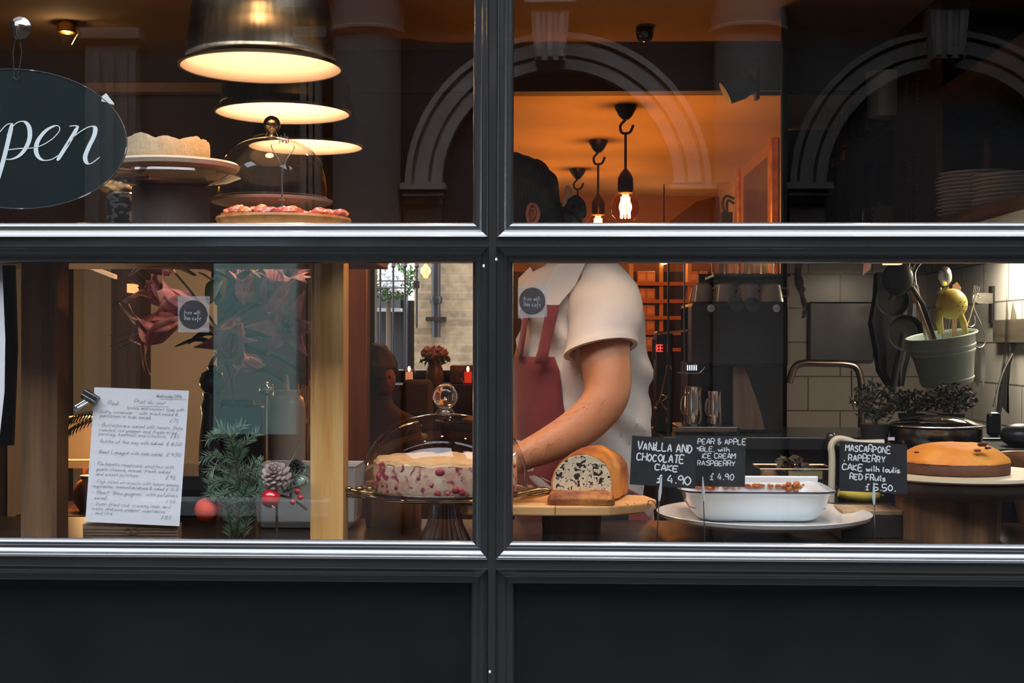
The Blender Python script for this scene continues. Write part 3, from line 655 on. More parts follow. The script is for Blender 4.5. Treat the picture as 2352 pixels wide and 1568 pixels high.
LN = [(.66, .055, 'Wednesday 28th', 1.0), (.43, .105, 'Plat du jour', 1.25), (.15, .125, 'Red', 1.3), (.36, .150, 'lentils and coconut soup with', 1), (.08, .185, 'curly coriander - with mixed salad &', 1), (.08, .215, 'parmesan or side salad', 1), (.82, .235, '£ 7.5', 1),
 (.06, .285, '- Butterbeans salad with lemon, feta', 1.05), (.08, .320, 'roasted red pepper and fresh mixed', 1), (.08, .350, 'parsley, beetroot and croutons', 1), (.84, .35, '£ 8.5', 1), (.05, .405, '- Quiche of the day with salad  £ 8.50', 1.05),
 (.05, .485, '- Beef Lasagne with side salad  £ 9.50', 1.1), (.04, .575, '- Portobello mushroom stuffed with', 1.05), (.08, .612, 'goats cheese, bread, fresh salad', 1), (.08, .648, 'and sweet potatoes', 1), (.82, .655, '£ 9.5', 1.1),
 (.05, .705, '- Fish fillet en croute with lemon sauce', 1), (.05, .738, 'vegetables, mashed potatoes & salad £ 12.5', .95), (.05, .785, '- Beef "Bourguignon" with potatoes', 1.15), (.08, .825, 'salad', 1), (.84, .83, '£ 11.5', 1),
 (.05, .870, '- Oven fried cod, creamy leek and', 1.05), (.06, .905, 'leeks and pink pepper vegetables', 1), (.10, .937, 'and rice', 1), (.80, .95, '£ 12.5', 1)]
mb = MB(); rn = random.Random(11)
for u, v, s_, k in LN:
    n_ = len(s_); room = .97-u
    u6 = .0064*k
    wd = sum((max(int(q_[0]) for st in GL.get(ch, '33').split(';') for q_ in st.split())+1.5 if ch != ' ' else 3)*u6*1.1/6 for ch in s_)
    nar = min(1.15, room*pw/wd) if u < .6 else .8
    write(mb, s_, mpt(u, v)+Vector((0, -.0006, 0)), U, V, u6*1.1, .0006, .32, .3, nar, rn)
for (u0, u1, v) in ((.70, .97, .070), (.46, .80, .128)): mb.ribbon([mpt(u0, v), mpt(u1, v-.004)], .0005, (0, -1, 0))
mb.build('handwriting', INK, mn, smooth=False)
Y = .075
bc = thing('bulldog_clip', 'black bulldog clip with steel lever gripping the menu corner', 'clip', P(205, 915, Y))
a, b = P(190, 903, Y), P(221, 922, Y); ax = (b-a).normalized(); up = Vector((-ax.z, 0, ax.x))
MB().prism([a-up*.011, b-up*.011, b+up*.011, a+up*.011], (0, .014, 0)).tube([a-up*.004+Vector((0, -.001, 0)), b-up*.004+Vector((0, -.001, 0))], .006, 12).tube([a+up*.007, b+up*.007], .006, 12).build('jaw', mat('clip_black', (.015, .015, .017), .2, spec=.7, coat=.5), bc, bevel=.001)
m1 = (a+b)/2-up*.010; tip = P(177, 936, Y-.006)
MB().tube([m1-ax*.004, m1-ax*.004+(tip-m1)*.6, tip-ax*.004], [.003, .0035, .005], 10).tube([m1+ax*.004, m1+ax*.004+(tip-m1)*.6, tip+ax*.003], [.003, .0035, .005], 10).lathe([(.004, 0), (.0085, .001), (.0085, .004), (.004, .005)], tip+Vector((0, .002, 0)), 20, axis=Matrix.Rotation(PI/2, 4, 'X')).build('lever', mat('chrome', (.8, .8, .8), .12, 1), bc)
# poster at the extreme left
tag(MB().prism([P(-60, 590, .03), P(4, 590, .03), P(12, 780, .03), P(10, 900, .03), P(-2, 1010, .03), P(-60, 1010, .03)], (0, .001, 0)).build('paper_notice', PAPER, loc=P(-30, 1010, .03), smooth=False), 'curled white notice cut off at the left edge', 'notice')
tag(MB().tube([P(18, 610, .5), P(22, 800, .5), P(6, 1020, .5)], [.02, .022, .03], 12).build('dark_drape', mat('drape_dark', (.012, .014, .016), .8), loc=P(18, 1240, .5)), 'dark hanging drape beside the left post', 'drape')

# --- table lamp, palm and vase at lower left, deep
Y = 1.5
tb = thing('side_table', 'small dark table behind the left post carrying the lamp', 'table', (PX(180, Y), Y, FLOORZ))
tz = P(1, 1165, Y).z
MB().box(PX(90, Y), PX(330, Y), Y-.2, Y+.2, tz-.03, tz).build('top', MATS['counter_wood'], tb, smooth=False, bevel=.002)
for sx in (100, 318):
    for sy in (-.17, .17): MB().box(PX(sx, Y)-.015, PX(sx, Y)+.015, Y+sy-.015, Y+sy+.015, FLOORZ, tz-.03).build('leg', MATS['counter_wood'], tb, smooth=False)
lp = thing('table_lamp', 'glowing table lamp with flared cream shade on the side table', 'table lamp', (PX(196, Y), Y, tz))
X = PX(196, Y); z0, z1 = P(1, 1048, Y).z, P(1, 955, Y).z
shm = mat('lamp_shade_glow', (.85, .55, .25), .8, emit=(1, .42, .12), es=.35)
MB().lathe([(.092, z0), (.078, z0+.03), (.062, z0+.07), (.052, z1)], (X, Y, 0), 32).build('shade', shm, lp)
MB().lathe([(.085, z0-.003), (.093, z0-.003), (.093, z0-.006), (.088, z0-.030), (.080, z0-.030)], (X, Y, 0), 32).build('shade_band', mat('band_glow', (.8, .5, .2), .8, emit=(1, .42, .12), es=.3), lp)
MB().lathe([(.008, z0-.035), (.008, tz+.03), (.03, tz+.02), (.045, tz), (0, tz)], (X, Y, 0), 24).build('base', mat('base_dark', (.08, .03, .015), .4), lp)
light('lamp', (X, Y, z0+.03), 3.5, (1, .55, .2), .03, lp)
light('lamp', (X, Y+.02, z1+.03), 3, (1, .62, .28), .04, lp)
Yv = 1.42
tag(MB().lathe([(0, 0), (.03, 0), (.05, .03), (.054, .06), (.04, .095), (.026, .105), (.03, .118), (.026, .118), (0, .1)], (PX(206, Yv), Yv, tz), 32).build('clay_vase', mat('clay', (.22, .06, .025), .5), loc=(PX(206, Yv), Yv, tz)), 'round red brown clay vase in front of the table lamp', 'vase')
Yp = 1.30
pm = thing('potted_palm', 'palm with drooping dark fronds in front of the glowing lamp', 'potted plant', (PX(250, Yp), Yp, tz))
MB().lathe([(0, 0), (.04, 0), (.055, .07), (.05, .07), (0, .06)], (PX(262, Yp), Yp, tz), 24).build('pot', mat('pot_dark', (.05, .03, .02), .6), pm)
MB().tube([(PX(262, Yp), Yp, tz+.06), (PX(262, Yp), Yp, P(1, 990, Yp).z), P(255, 955, Yp)], .006, 8).build('stem', mat('palm_stem', (.05, .06, .02), .7), pm)
def frond(mb, pts, n, L, w=.006, droop=.9):
    pp = smooth_path(pts, 6)
    for i, p in enumerate(pp[2:]):
        for sgn in (-1, 1):
            t = (pp[min(i+3, len(pp)-1)]-pp[i+1]).normalized()
            d = (t*.7+Vector((0, sgn*.7, -droop))).normalized()*L*(1-.5*abs(i/len(pp)-.4))
            mb.ribbon([p, p+d*.5+Vector((0, 0, .003)), p+d], [w*.6, w, .0008], (0, -1, 0))
    mb.tube(pp, .0012, 5)
for pts in ([P(262, 950, Yp), P(215, 944, Yp), P(170, 955, Yp), P(140, 975, Yp)], [P(262, 955, Yp), P(210, 960, Yp), P(160, 985, Yp), P(142, 1018, Yp)], [P(262, 952, Yp), P(290, 930, Yp), P(330, 940, Yp), P(360, 975, Yp)]):
    mb = MB(); frond(mb, pts, 10, .05); mb.build('frond', mat('palm_green', (.03, .05, .012), .5), pm, smooth=False)
# wooden batten with its lit look put in as glow, and a tiny lamp
Yb = 1.2
tag(MB().prism([P(188, 603, Yb), P(262, 630, Yb), P(262, 640, Yb), P(176, 606, Yb)], (0, .03, 0)).build('glow_batten', mat('batten_glow', (.8, .5, .25), .5, emit=(1, .6, .3), es=.5), loc=P(220, 620, Yb), smooth=False), 'short slanted wooden batten with added glow at the pane top', 'batten')
tag(MB().box(PX(297, 2.15), PX(309, 2.15), 2.12, 2.2, P(1, 672, 2.15).z, P(1, 652, 2.15).z).build('wall_lamp', mat('amber_glow', (1, .5, .2), .5, emit=(1, .33, .12), es=1.6), loc=P(303, 662, 2.2), smooth=False), 'tiny amber wall lamp on the dark column', 'wall lamp')

# ================================================================== LOWER LEFT PANE, MIDDLE DEPTH
LILY = mat('lily_pink', (.58, .25, .38), .55, c2=(.88, .56, .66), scale=22, bump=.2, bscale=80, sheen=.3)
LILYW = mat('lily_throat', (.62, .60, .38), .5)
LEAF = mat('leaf_dark', (.025, .05, .035), .45, c2=(.04, .08, .05), scale=15)
vt = P(560, 1010, .62)
# back counter under the flowers
bcn = thing('back_counter', 'dark counter carrying the lilies and pepper mill behind the display', 'counter', (PX(560, .95), .95, FLOORZ))
BZ = 1.06
MB().box(PX(318, .95), PX(830, .95), .86, 1.25, BZ-.04, BZ).build('top', mat('counter_dark', (.03, .032, .035), .3, coat=.5), bcn, smooth=False, bevel=.003)
MB().box(PX(325, .95), PX(822, .95), .90, 1.23, FLOORZ, BZ-.04).build('body', mat('counter_body', (.02, .02, .022), .6), bcn, smooth=False)
vz = thing('lily_bouquet', 'pink trumpet lilies with dark leaves spreading over the back counter', 'flower bouquet', (PX(520, 1.05), 1.05, BZ))
Yl = 1.05
MB().lathe([(0, 0), (.05, 0), (.055, .02), (.05, .16), (.065, .21), (.061, .21), (.046, .16), (.05, .02), (0, .006)], (PX(540, Yl), Yl, BZ), 32).build('vase', mat('vase_dark', (.03, .05, .05), .15, coat=.5), vz)
def lily(c, d, L, opening=.75, name='flower'):
    d = Vector(d).normalized(); R = d.to_track_quat('Z', 'Y').to_matrix(); c = Vector(c)
    mb = MB(); rr = random.Random(int(abs(c.x)*9999))
    for k in range(6):
        a = 2*PI*k/6+rr.uniform(-.1, .1); ls = L*rr.uniform(.9, 1.1); grid = []
        for i in range(9):
            t = i/8; w = ls*.25*(math.sin(PI*min(1, .12+t*.93))**.75)*(1 if k % 2 else .75)+.001
            r = ls*(.04+.16*t+opening*.55*t**3); z = ls*(t-.35*opening*t**4)
            row = []
            for j in range(-2, 3):
                v = j/2; cx_ = r-abs(v)**2*w*.35
                q_ = Vector((cx_, v*w*(1+.06*math.sin(i*2+j)), z+.03*ls*abs(v)*t*math.sin(i*1.7)))
                q_ = Matrix.Rotation(a, 3, 'Z') @ q_; row.append(c+R @ q_)
            grid.append(row)
        mb.sheet(grid)
    f = mb.build(name, LILY, vz)
    md = f.modifiers.new('thick', 'SOLIDIFY'); md.thickness = .0008
    th_ = MB().lathe([(.004, -.012), (.008, 0), (L*.055, L*.10), (L*.10, L*.32)], c, 12, axis=R.to_4x4()); th_.build('throat', LILYW, f)
    mb = MB()
    for k in range(5):
        a = 2*PI*k/5; e = c+R @ Vector((L*.16*math.cos(a), L*.16*math.sin(a), L*rr.uniform(.95, 1.15)))
        mb.tube([c+R @ Vector((0, 0, L*.1)), (c+e)/2+R @ Vector((L*.02*math.cos(a), L*.02*math.sin(a), L*.1)), e], .0009, 5); mb.ball(e, .0042, (1, 1, .6), sub=1)
    mb.build('stamens', mat('stamen_dark', (.08, .04, .03), .6), f)
hub = P(505, 770, Yl)
LS = [((455, 705), (-1, -.3, .25), .155, .8, (395, 665)), ((405, 735), (-1, -.5, -.45), .165, .85, 0), ((620, 712), (.35, -.3, 1), .155, .7, 0), ((545, 735), (-.1, -.6, -.6), .13, .9, 0), ((655, 752), (.25, -1, .05), .125, 1.15, 0), ((600, 838), (-1, -.4, .2), .09, .9, 0), ((560, 690), (.1, -.5, 1), .10, .35, 0), ((395, 622), (-.8, -.4, .5), .12, .8, 0), ((655, 645), (.4, -.8, .5), .10, .8, 0), ((392, 700), (-1, -.3, .9), .13, .8, 0)]
for i, (pp, d, L, op, _) in enumerate(LS):
    L *= 1.12; c = P(*pp, Yl-.04*(i % 3)); lily(c, d, L, op)
    MB().tube(smooth_path([c-Vector(d).normalized()*.01, (c+hub)/2+Vector((0, .02, .01)), hub, P(530, 870, Yl), P(540, 960, Yl)]), .0035, 7).build('stem', LEAF, vz)
def blade(mb, a, b, w, sag=.02):
    a, b = Vector(a), Vector(b); pp = smooth_path([a, (a+b)/2+Vector((0, 0, sag)), b], 5); n = len(pp)
    side = (b-a).cross(Vector((0, .3, 1))).normalized(); g = []
    for i, p in enumerate(pp):
        ww = w*math.sin(PI*min(1, .06+i/(n-1)*.94))**.7
        g.append([p-side*ww, p+Vector((0, 0, -.3*ww)), p+side*ww])
    mb.sheet(g)
LV = [((500, 790), (400, 796), .012), ((505, 770), (430, 790), .012), ((520, 690), (455, 625), .011), ((450, 632), (320, 606), .012), ((530, 640), (395, 612), .012), ((500, 700), (505, 610), .014), ((545, 620), (600, 640), .012), ((530, 790), (615, 830), .013), ((560, 800), (700, 860), .014), ((520, 720), (570, 620), .014), ((470, 745), (395, 725), .008), ((500, 740), (600, 700), .015), ((515, 800), (470, 870), .013), ((540, 780), (645, 780), .014), ((560, 850), (660, 880), .012), ((500, 640), (480, 700), .014)]
for i, (a, b, w) in enumerate(LV):
    mb = MB(); blade(mb, P(*a, Yl+.03), P(*b, Yl-.03+.05*(i % 3)), w*2); f = mb.build('leaf', LEAF, vz); f.modifiers.new('thick', 'SOLIDIFY').thickness = .0008
# pepper mill
Y = .98; c = P(487, 1000, Y); s_ = M_(Y)
pmz = thing('pepper_mill', 'turned dark pepper mill standing left of the lilies vase', 'pepper mill', (c.x, c.y, BZ))
zz = lambda py: P(1, py, Y).z-BZ
MB().lathe([(0, 0), (.042, 0), (.042, .01), (.036, zz(985)), (.030, zz(950)), (.034, zz(930)), (.026, zz(915)), (.028, zz(900)), (0, zz(899))], (c.x, c.y, BZ), 32).build('body', mat('mill_dark', (.02, .026, .028), .2, coat=.6), pmz)
MB().lathe([(0, zz(899)), (.022, zz(899)), (.036, zz(888)), (.038, zz(872)), (.030, zz(855)), (.012, zz(848)), (.014, zz(842)), (.008, zz(836)), (0, zz(835))], (c.x, c.y, BZ), 32).build('head', MATS['mill_dark'], pmz)
# dark box tin with a crumpled silver foil ball on it
Y = 1.02
bx = tag(MB().box(PX(500, Y), PX(608, Y), Y-.05, Y+.05, BZ, P(1, 928, Y).z).build('dark_caddy', mat('caddy_dark', (.02, .03, .034), .3, coat=.3), loc=(PX(555, Y), Y, BZ), smooth=False, bevel=.006), 'dark square caddy between the pepper mill and pale canister', 'caddy')
tag(MB().ball(P(612, 893, Y-.09), .022, sub=3).displace(.004, 90).tube([P(612, 908, Y-.09), (P(612, 900, Y-.09).x, Y-.09, BZ)], .006, 8).build('foil_ball', mat('foil', (.8, .8, .8), .15, 1), loc=(P(612, 900, Y-.09).x, Y-.09, BZ)), 'shiny silver ball on a stem in front of the dark caddy', 'ornament')
# pale canister with nozzle and a jar of wooden sticks
Y = 1.0; c = P(658, 975, Y); zz = lambda py: P(1, py, Y).z-BZ
cn = thing('squeeze_bottle', 'pale cream canister with pointed nozzle beside the lilies', 'bottle', (c.x, c.y, BZ))
MB().lathe([(0, 0), (.054, 0), (.056, .01), (.056, zz(930)), (.050, zz(912)), (.042, zz(905)), (.042, zz(894)), (0, zz(893))], (c.x, c.y, BZ), 40).build('body', mat('canister_cream', (.58, .52, .40), .35, coat=.3), cn)
MB().lathe([(.010, zz(894)), (.008, zz(880)), (.004, zz(860)), (0, zz(859))], (c.x, c.y, BZ), 20).build('nozzle', mat('nozzle_cream', (.68, .64, .55), .4), cn)
sj = thing('stick_jar', 'jar of thin wooden skewers right of the cream canister', 'jar', (PX(697, 1.08), 1.08, BZ))
MB().lathe([(0, 0), (.035, 0), (.035, .16), (.032, .16), (.032, .006), (0, .006)], (PX(697, 1.08), 1.08, BZ), 32).build('jar', THICKG, sj)
rn = random.Random(3)
for k in range(14):
    x = PX(697, 1.08)+rn.uniform(-.03, .03); y = 1.08+rn.uniform(-.02, .02)
    MB().tube([(PX(697, 1.08)+rn.uniform(-.02, .02), y, BZ+.01), (x, y, P(1, rn.uniform(868, 890), 1.08).z)], .0022, 6).build('skewer', mat('skewer_wood', (.5, .30, .12), .6), sj)
# white casserole dish along the back
Y = .62; zt = P(1, 1060, Y).z
for (a, b, nm, lb) in ((601, 826, 'white_dish', 'white rectangular dish standing behind the pine cone and bright post'),):
    x0, x1 = PX(a, Y), PX(b, Y); mb = MB(); rings = []
    for (e, z) in ((.016, CTZ+.001), (.004, CTZ+.02), (0, zt-.004), (-.003, zt), (.004, zt), (.008, zt-.01), (.02, CTZ+.012)):
        rings.append([(x0+e, Y-.08+e, z), (x1-e, Y-.08+e, z), (x1-e, Y+.08-e, z), (x0+e, Y+.08-e, z)])
    tag(mb.loft(rings).build(nm, mat('dish_white', (.62, .64, .62), .25), loc=((x0+x1)/2, Y, CTZ), smooth=False, bevel=.004), lb, 'dish')
# glass vase with fir sprigs
Y = .17; vx0, vx1 = PX(499, Y), PX(601, Y); vc = ((vx0+vx1)/2, Y, CTZ); vr = (vx1-vx0)/2
fv = thing('fir_vase', 'clear glass vase holding green fir sprigs behind the lower pane', 'vase', vc)
zv = P(1, 1140, Y).z-CTZ
MB().lathe([(0, .004), (vr-.004, .004), (vr-.003, zv), (vr, zv), (vr, 0), (0, 0)], vc, 48).build('vase', DOME, fv)
FIR = mat('fir_needles', (.12, .23, .14), .4, c2=(.28, .42, .28), scale=30)
FIRB = mat('fir_twig', (.10, .06, .03), .8)
def sprig(pts, L, dens, seed, parent):
    rn = random.Random(seed); pp = smooth_path([P(x, y, Y+dy) for x, y, dy in pts], 10)
    tw = MB().tube(pp, .0022, 6).build('twig', FIRB, parent); mb = MB()
    for i in range(len(pp)-1):
        t = (pp[i+1]-pp[i]); ln = t.length; t = t.normalized()
        for k in range(max(1, int(ln*dens))):
            o = pp[i]+(pp[i+1]-pp[i])*rn.random(); a = t.orthogonal().normalized(); a = Matrix.Rotation(rn.uniform(0, 2*PI), 3, t) @ a
            d = (t*rn.uniform(.5, 1.1)+a).normalized(); l = L*rn.uniform(.6, 1.1); m = o+d*l*.55+t*l*.08
            s1 = d.orthogonal().normalized()*.0008; s2 = d.cross(s1).normalized()*.0008
            v = [mb.bm.verts.new(q_) for q_ in (o+s1, o-s1, m+s2*1.2, m-s2*1.2, m+s1*1.2, m-s1*1.2, o+d*l+t*l*.12)]
            mb.bm.faces.new((v[0], v[4], v[6], v[2])); mb.bm.faces.new((v[1], v[5], v[6], v[3])); mb.bm.faces.new((v[0], v[2], v[6], v[5])); mb.bm.faces.new((v[1], v[3], v[6], v[4]))
    mb.keep = 1; o = mb.build('needles', FIR, tw, smooth=False)
SP = [([(545, 1235, 0), (550, 1150, 0), (545, 1080, 0), (530, 1010, -.02), (505, 985, -.04)], .032, 900), ([(550, 1150, 0), (575, 1110, .01), (610, 1090, .02)], .03, 900), ([(548, 1120, 0), (520, 1105, -.01), (490, 1110, -.02)], .03, 900), ([(545, 1060, 0), (560, 1020, .0), (590, 995, .02)], .026, 800),
      ([(548, 1060, 0), (500, 1045, -.02), (468, 1050, -.03)], .026, 800), ([(555, 1130, .02), (530, 1100, .02), (525, 1060, .02)], .03, 900), ([(560, 1160, .0), (575, 1090, -.02), (585, 1060, -.03)], .026, 800), ([(530, 1235, .01), (540, 1180, .01), (565, 1120, .01)], .03, 500), ([(545, 1150, -.01), (500, 1125, -.02), (478, 1100, -.02)], .026, 700), ([(540, 1090, .0), (500, 1070, -.01), (478, 1085, -.02)], .026, 700),([(530, 1010, -.01), (545, 985, -.01), (560, 975, 0)], .024, 800)]
SP += [([(560, 1235, .0), (570, 1180, .01), (590, 1140, .02)], .03, 700), ([(535, 1235, .0), (525, 1180, -.01), (515, 1130, -.02)], .03, 700), ([(548, 1100, -.01), (575, 1075, -.02), (598, 1062, -.02)], .028, 900), ([(530, 1130, -.02), (505, 1140, -.03), (480, 1130, -.03)], .026, 800), ([(560, 1140, -.02), (590, 1130, -.03), (606, 1110, -.03)], .028, 900), ([(520, 1000, -.02), (490, 1000, -.03), (475, 1010, -.03)], .024, 800)]
for i, (p_, L, dn) in enumerate(SP): sprig(p_, L, dn*1.5, i, fv)
# pine cones and baubles
def cone(name, lab, c, r, axis, m, seed=1):
    R = Vector(axis).to_track_quat('Z', 'Y').to_matrix(); c = Vector(c); mb = MB(); rn = random.Random(seed)
    mb.ball(c, r*.55, sub=2)
    for k in range(70):
        t_ = k/69; ph = k*2.39996; pol = .12+t_*2.5; d = R @ Vector((math.sin(pol)*math.cos(ph), math.sin(pol)*math.sin(ph), math.cos(pol)))
        side = (R @ Vector((-math.sin(ph), math.cos(ph), 0))).normalized(); up_ = d.cross(side).normalized()
        L = r*(1.0 if t_ < .8 else .85)*rn.uniform(.93, 1.05); w = r*.20*(.5+.6*math.sin(PI*min(1, t_+.12)))
        b0 = c+d*r*.3
        rings = []
        for f_, ww, th_ in ((0, .35, .05), (.5, .8, .05), (.85, 1.0, .07), (1.0, .55, .05)):
            ctr = b0+d*(L-r*.3)*f_+up_*(-.10*r*f_*f_)
            rings.append([ctr+side*w*ww, ctr+up_*r*th_, ctr-side*w*ww, ctr-up_*r*th_])
        mb.loft(rings)
    return tag(mb.build(name, m, loc=c-Vector((0, 0, r))), lab, 'pine cone')
CONE = mat('pine_cone', (.30, .20, .17), .7, c2=(.46, .34, .30), scale=60)
cone('pine_cone', 'greyish pink open pine cone above the glossy red bauble', P(636, 1094, .15), .036, (-.2, -.75, .6), CONE)
cone('pine_cone', 'small dark pine cone behind the fir twig near the bright post', P(680, 1075, .24), .022, (.3, -.5, .8), mat('cone_dark', (.03, .02, .015), .7), 4)
ga = thing('garland', 'little fir garland twig with red berries under the pine cones', 'garland', P(660, 1170, .17))
Y = .19
MB().tube(smooth_path([P(590, 1130, Y), P(630, 1135, Y), P(670, 1145, Y), P(705, 1170, Y+.01)]), .003, 7).tube([P(636, 1130, Y), (P(636, 1130, Y).x, Y, CTZ)], .003, 7).tube([P(668, 1085, Y+.03), P(668, 1142, Y)], .003, 7).build('twig', FIRB, ga)
Y = .17
sprig([(640, 1120, 0), (665, 1100, .01), (700, 1085, .02)], .022, 900, 31, ga); sprig([(650, 1130, 0), (675, 1120, .0), (705, 1110, 0)], .02, 900, 32, ga); sprig([(595, 1130, .01), (585, 1100, .02), (590, 1080, .02)], .022, 900, 33, ga)
for (x, y) in ((683, 1128), (690, 1142), (672, 1152)): MB().ball(P(x, y, .165), .0075, sub=2).build('berry', mat('berry_red', (.5, .02, .03), .2, coat=.5), ga)
MB().tube(smooth_path([P(652, 1082, .16), P(664, 1065, .16), P(676, 1045, .17), P(688, 1023, .17)]), [.006, .0045, .0025, .0015, .001, .001, .0008, .0006, .0006, .0005, .0005, .0004, .0004][:13], 8).build('dried_pod', mat('pod_green', (.20, .28, .24), .5), ga)
MB().ball(P(690, 1105, .2), .019, (1, 1, .9), sub=3).build('silver_bauble', mat('mint_silver', (.45, .55, .53), .3, .5), ga)
def bauble(lab, px, py, r, Y, m, cap=True, cd=(.6, 0, 1)):
    c = P(px, py, Y); t = thing('bauble', lab, 'bauble', c-Vector((0, 0, r)), 'red baubles beside the fir vase')
    MB().ball(c, r, sub=4).build('ball', m, t)
    d = Vector(cd).normalized(); R = d.to_track_quat('Z', 'Y').to_matrix().to_4x4()
    if cap:
        MB().lathe([(.0085, -.003), (.0085, .008), (.004, .010), (0, .010)], c+d*r, 16, axis=R).build('cap', mat('cap_silver', (.7, .72, .75), .25, 1), t)
    else:
        MB().tube([c+d*r, c+d*(r+.006)+Vector((.003, 0, -.002)), c+d*(r+.009)+Vector((.004, 0, .004))], .0011, 6).build('stem', mat('stem_pale', (.6, .45, .3), .6), t)
    return t
bt = bauble('larger matt orange red bauble with silver cap left of the vase', 473, 1170, .0275, .16, mat('bauble_matt', (.85, .09, .05), .75))
MB().tube(smooth_path([P(490, 1142, .16), P(487, 1110, .15), P(492, 1075, .15), P(508, 1040, .16)]), .0007, 5).build('thread', mat('thread', (.75, .75, .75), .4), bt)
bauble('glossy cherry red bauble below the pine cone', 622, 1144, .0225, .14, mat('bauble_gloss', (.62, .01, .012), .12, coat=1), False, (.3, -.7, -.65))

# ================================================================== REAR ROOM THROUGH THE OPENING
Yt = 5.75
rt = thing('window_bench', 'dark ledge table under the courtyard window', 'table', (PX(980, Yt), Yt, FLOORZ))
ltz = P(1, 878, Yt).z
MB().box(PX(860, Yt), PX(1180, Yt), Yt-.25, Yt+.3, ltz-.04, ltz).build('top', mat('ledge_dark', (.035, .02, .018), .25, coat=.4), rt, smooth=False)
for px in (870, 1165): MB().box(PX(px, Yt)-.03, PX(px, Yt)+.03, Yt-.2, Yt+.25, FLOORZ, ltz-.04).build('leg', MATS['ledge_dark'], rt, smooth=False)
def candle(px, py, lab, m, em):
    c = Vector((PX(px, Yt-.1), Yt-.1, ltz)); t = thing('candle_glass', lab, 'candle', c, 'candles on the rear window ledge')
    MB().lathe([(0, .004), (.03, .004), (.048, .05), (.036, .10), (.032, .10), (.045, .05), (.028, .008), (0, .008)], c, 24).build('glass', glassmat('candle_tint', m, 1.5, base=.02), t)
    MB().lathe([(0, 0), (.024, 0), (.024, .07), (0, .07)], c+Vector((0, 0, .01)), 16).build('wax', mat('wax_'+lab[:3], em, .5, emit=em, es=.8), t)
    MB().ball(c+Vector((0, 0, .098)), .009, (1, 1, 2.0), sub=2).build('flame', mat('flame', (1, .7, .4), .5, emit=(1, .6, .3), es=14), t)
candle(940, 850, 'pale lit candle glass on the rear ledge left of the flowers', (.9, .75, .65), (.9, .5, .35))
candle(1075, 850, 'red lit candle glass on the rear ledge at the mullion', (.9, .15, .1), (.8, .06, .03))
fb = thing('flower_vase', 'dark vase of dusky pink flowers on the rear ledge', 'vase', (PX(999, Yt-.15), Yt-.15, ltz))
c = Vector((PX(999, Yt-.15), Yt-.15, ltz))
MB().lathe([(0, 0), (.05, 0), (.058, .05), (.05, .10), (.035, .14), (.042, .16), (.036, .16), (0, .1)], c, 24).build('vase', mat('vase_brown', (.08, .045, .04), .3), fb)
mb = MB(); leafball(mb, c+Vector((0, 0, .20)), .085, 420, .018, (1.05, 1, .55)); mb.build('flowers', mat('flower_dusky', (.30, .12, .24), .6, c2=(.5, .30, .42), scale=30), fb, smooth=False)
mb = MB(); leafball(mb, c+Vector((0, 0, .17)), .10, 120, .022, (1, 1, .5)); mb.build('leaves', LEAF, fb, smooth=False)
tag(MB().box(PX(1033, Yt), PX(1120, Yt), Yt+.02, Yt+.12, ltz, P(1, 836, Yt).z).build('checked_cushion', brickmat('check', (.16, .07, .04), (.03, .02, .02), (.09, .045, .03), .04, .04, .001, 'xz', .7, .0), loc=(PX(1075, Yt), Yt+.05, ltz), smooth=False, bevel=.01), 'brown checked cushion block on the rear ledge', 'cushion')

def skin_mesh(name, verts, edges, radii, m, parent=None, loc=None, sub=2, label=None):
    """one continuous skinned body grown over a joint skeleton; vertex 0 is the root"""
    me = bpy.data.meshes.new(name); bm = bmesh.new(); lay = bm.verts.layers.skin.verify()
    vs = []
    for v, r in zip(verts, radii):
        x = bm.verts.new(v); rr = r if hasattr(r, '__len__') else (r, r); x[lay].radius = rr; vs.append(x)
    vs[0][lay].use_root = True
    for a, b in edges: bm.edges.new((vs[a], vs[b]))
    bm.to_mesh(me); bm.free()
    o = bpy.data.objects.new('tmp', me); COL.objects.link(o)
    s = o.modifiers.new('s', 'SKIN'); s.use_smooth_shade = True
    d = o.modifiers.new('d', 'SUBSURF'); d.levels = sub; d.render_levels = sub
    dg = bpy.context.evaluated_depsgraph_get(); ev = o.evaluated_get(dg)
    nm = bpy.data.meshes.new_from_object(ev); bpy.data.objects.remove(o)
    base = Vector(loc) if loc is not None else wloc(parent)
    nm.transform(Matrix.Translation(-base)); nm.materials.clear()
    for x in (m if isinstance(m, (list, tuple)) else [m]): nm.materials.append(x)
    for p in nm.polygons: p.use_smooth = True
    b = bpy.data.objects.new(name, nm); COL.objects.link(b)
    if parent: b.parent = parent; b.location = base-wloc(parent)
    else: b.location = base
    if label: b['label'] = label
    return b
SKIN = mat('skin', (.47, .19, .085), .5, c2=(.54, .23, .105), scale=14, sub=.15, bump=.15, bscale=180)
HAIR = mat('hair_black', (.012, .012, .014), .38, c2=(.02, .018, .018), scale=(160, 160, 20), bump=.8, bscale=(220, 220, 18))
HAIR2 = mat('hair_brown', (.012, .008, .006), .6)

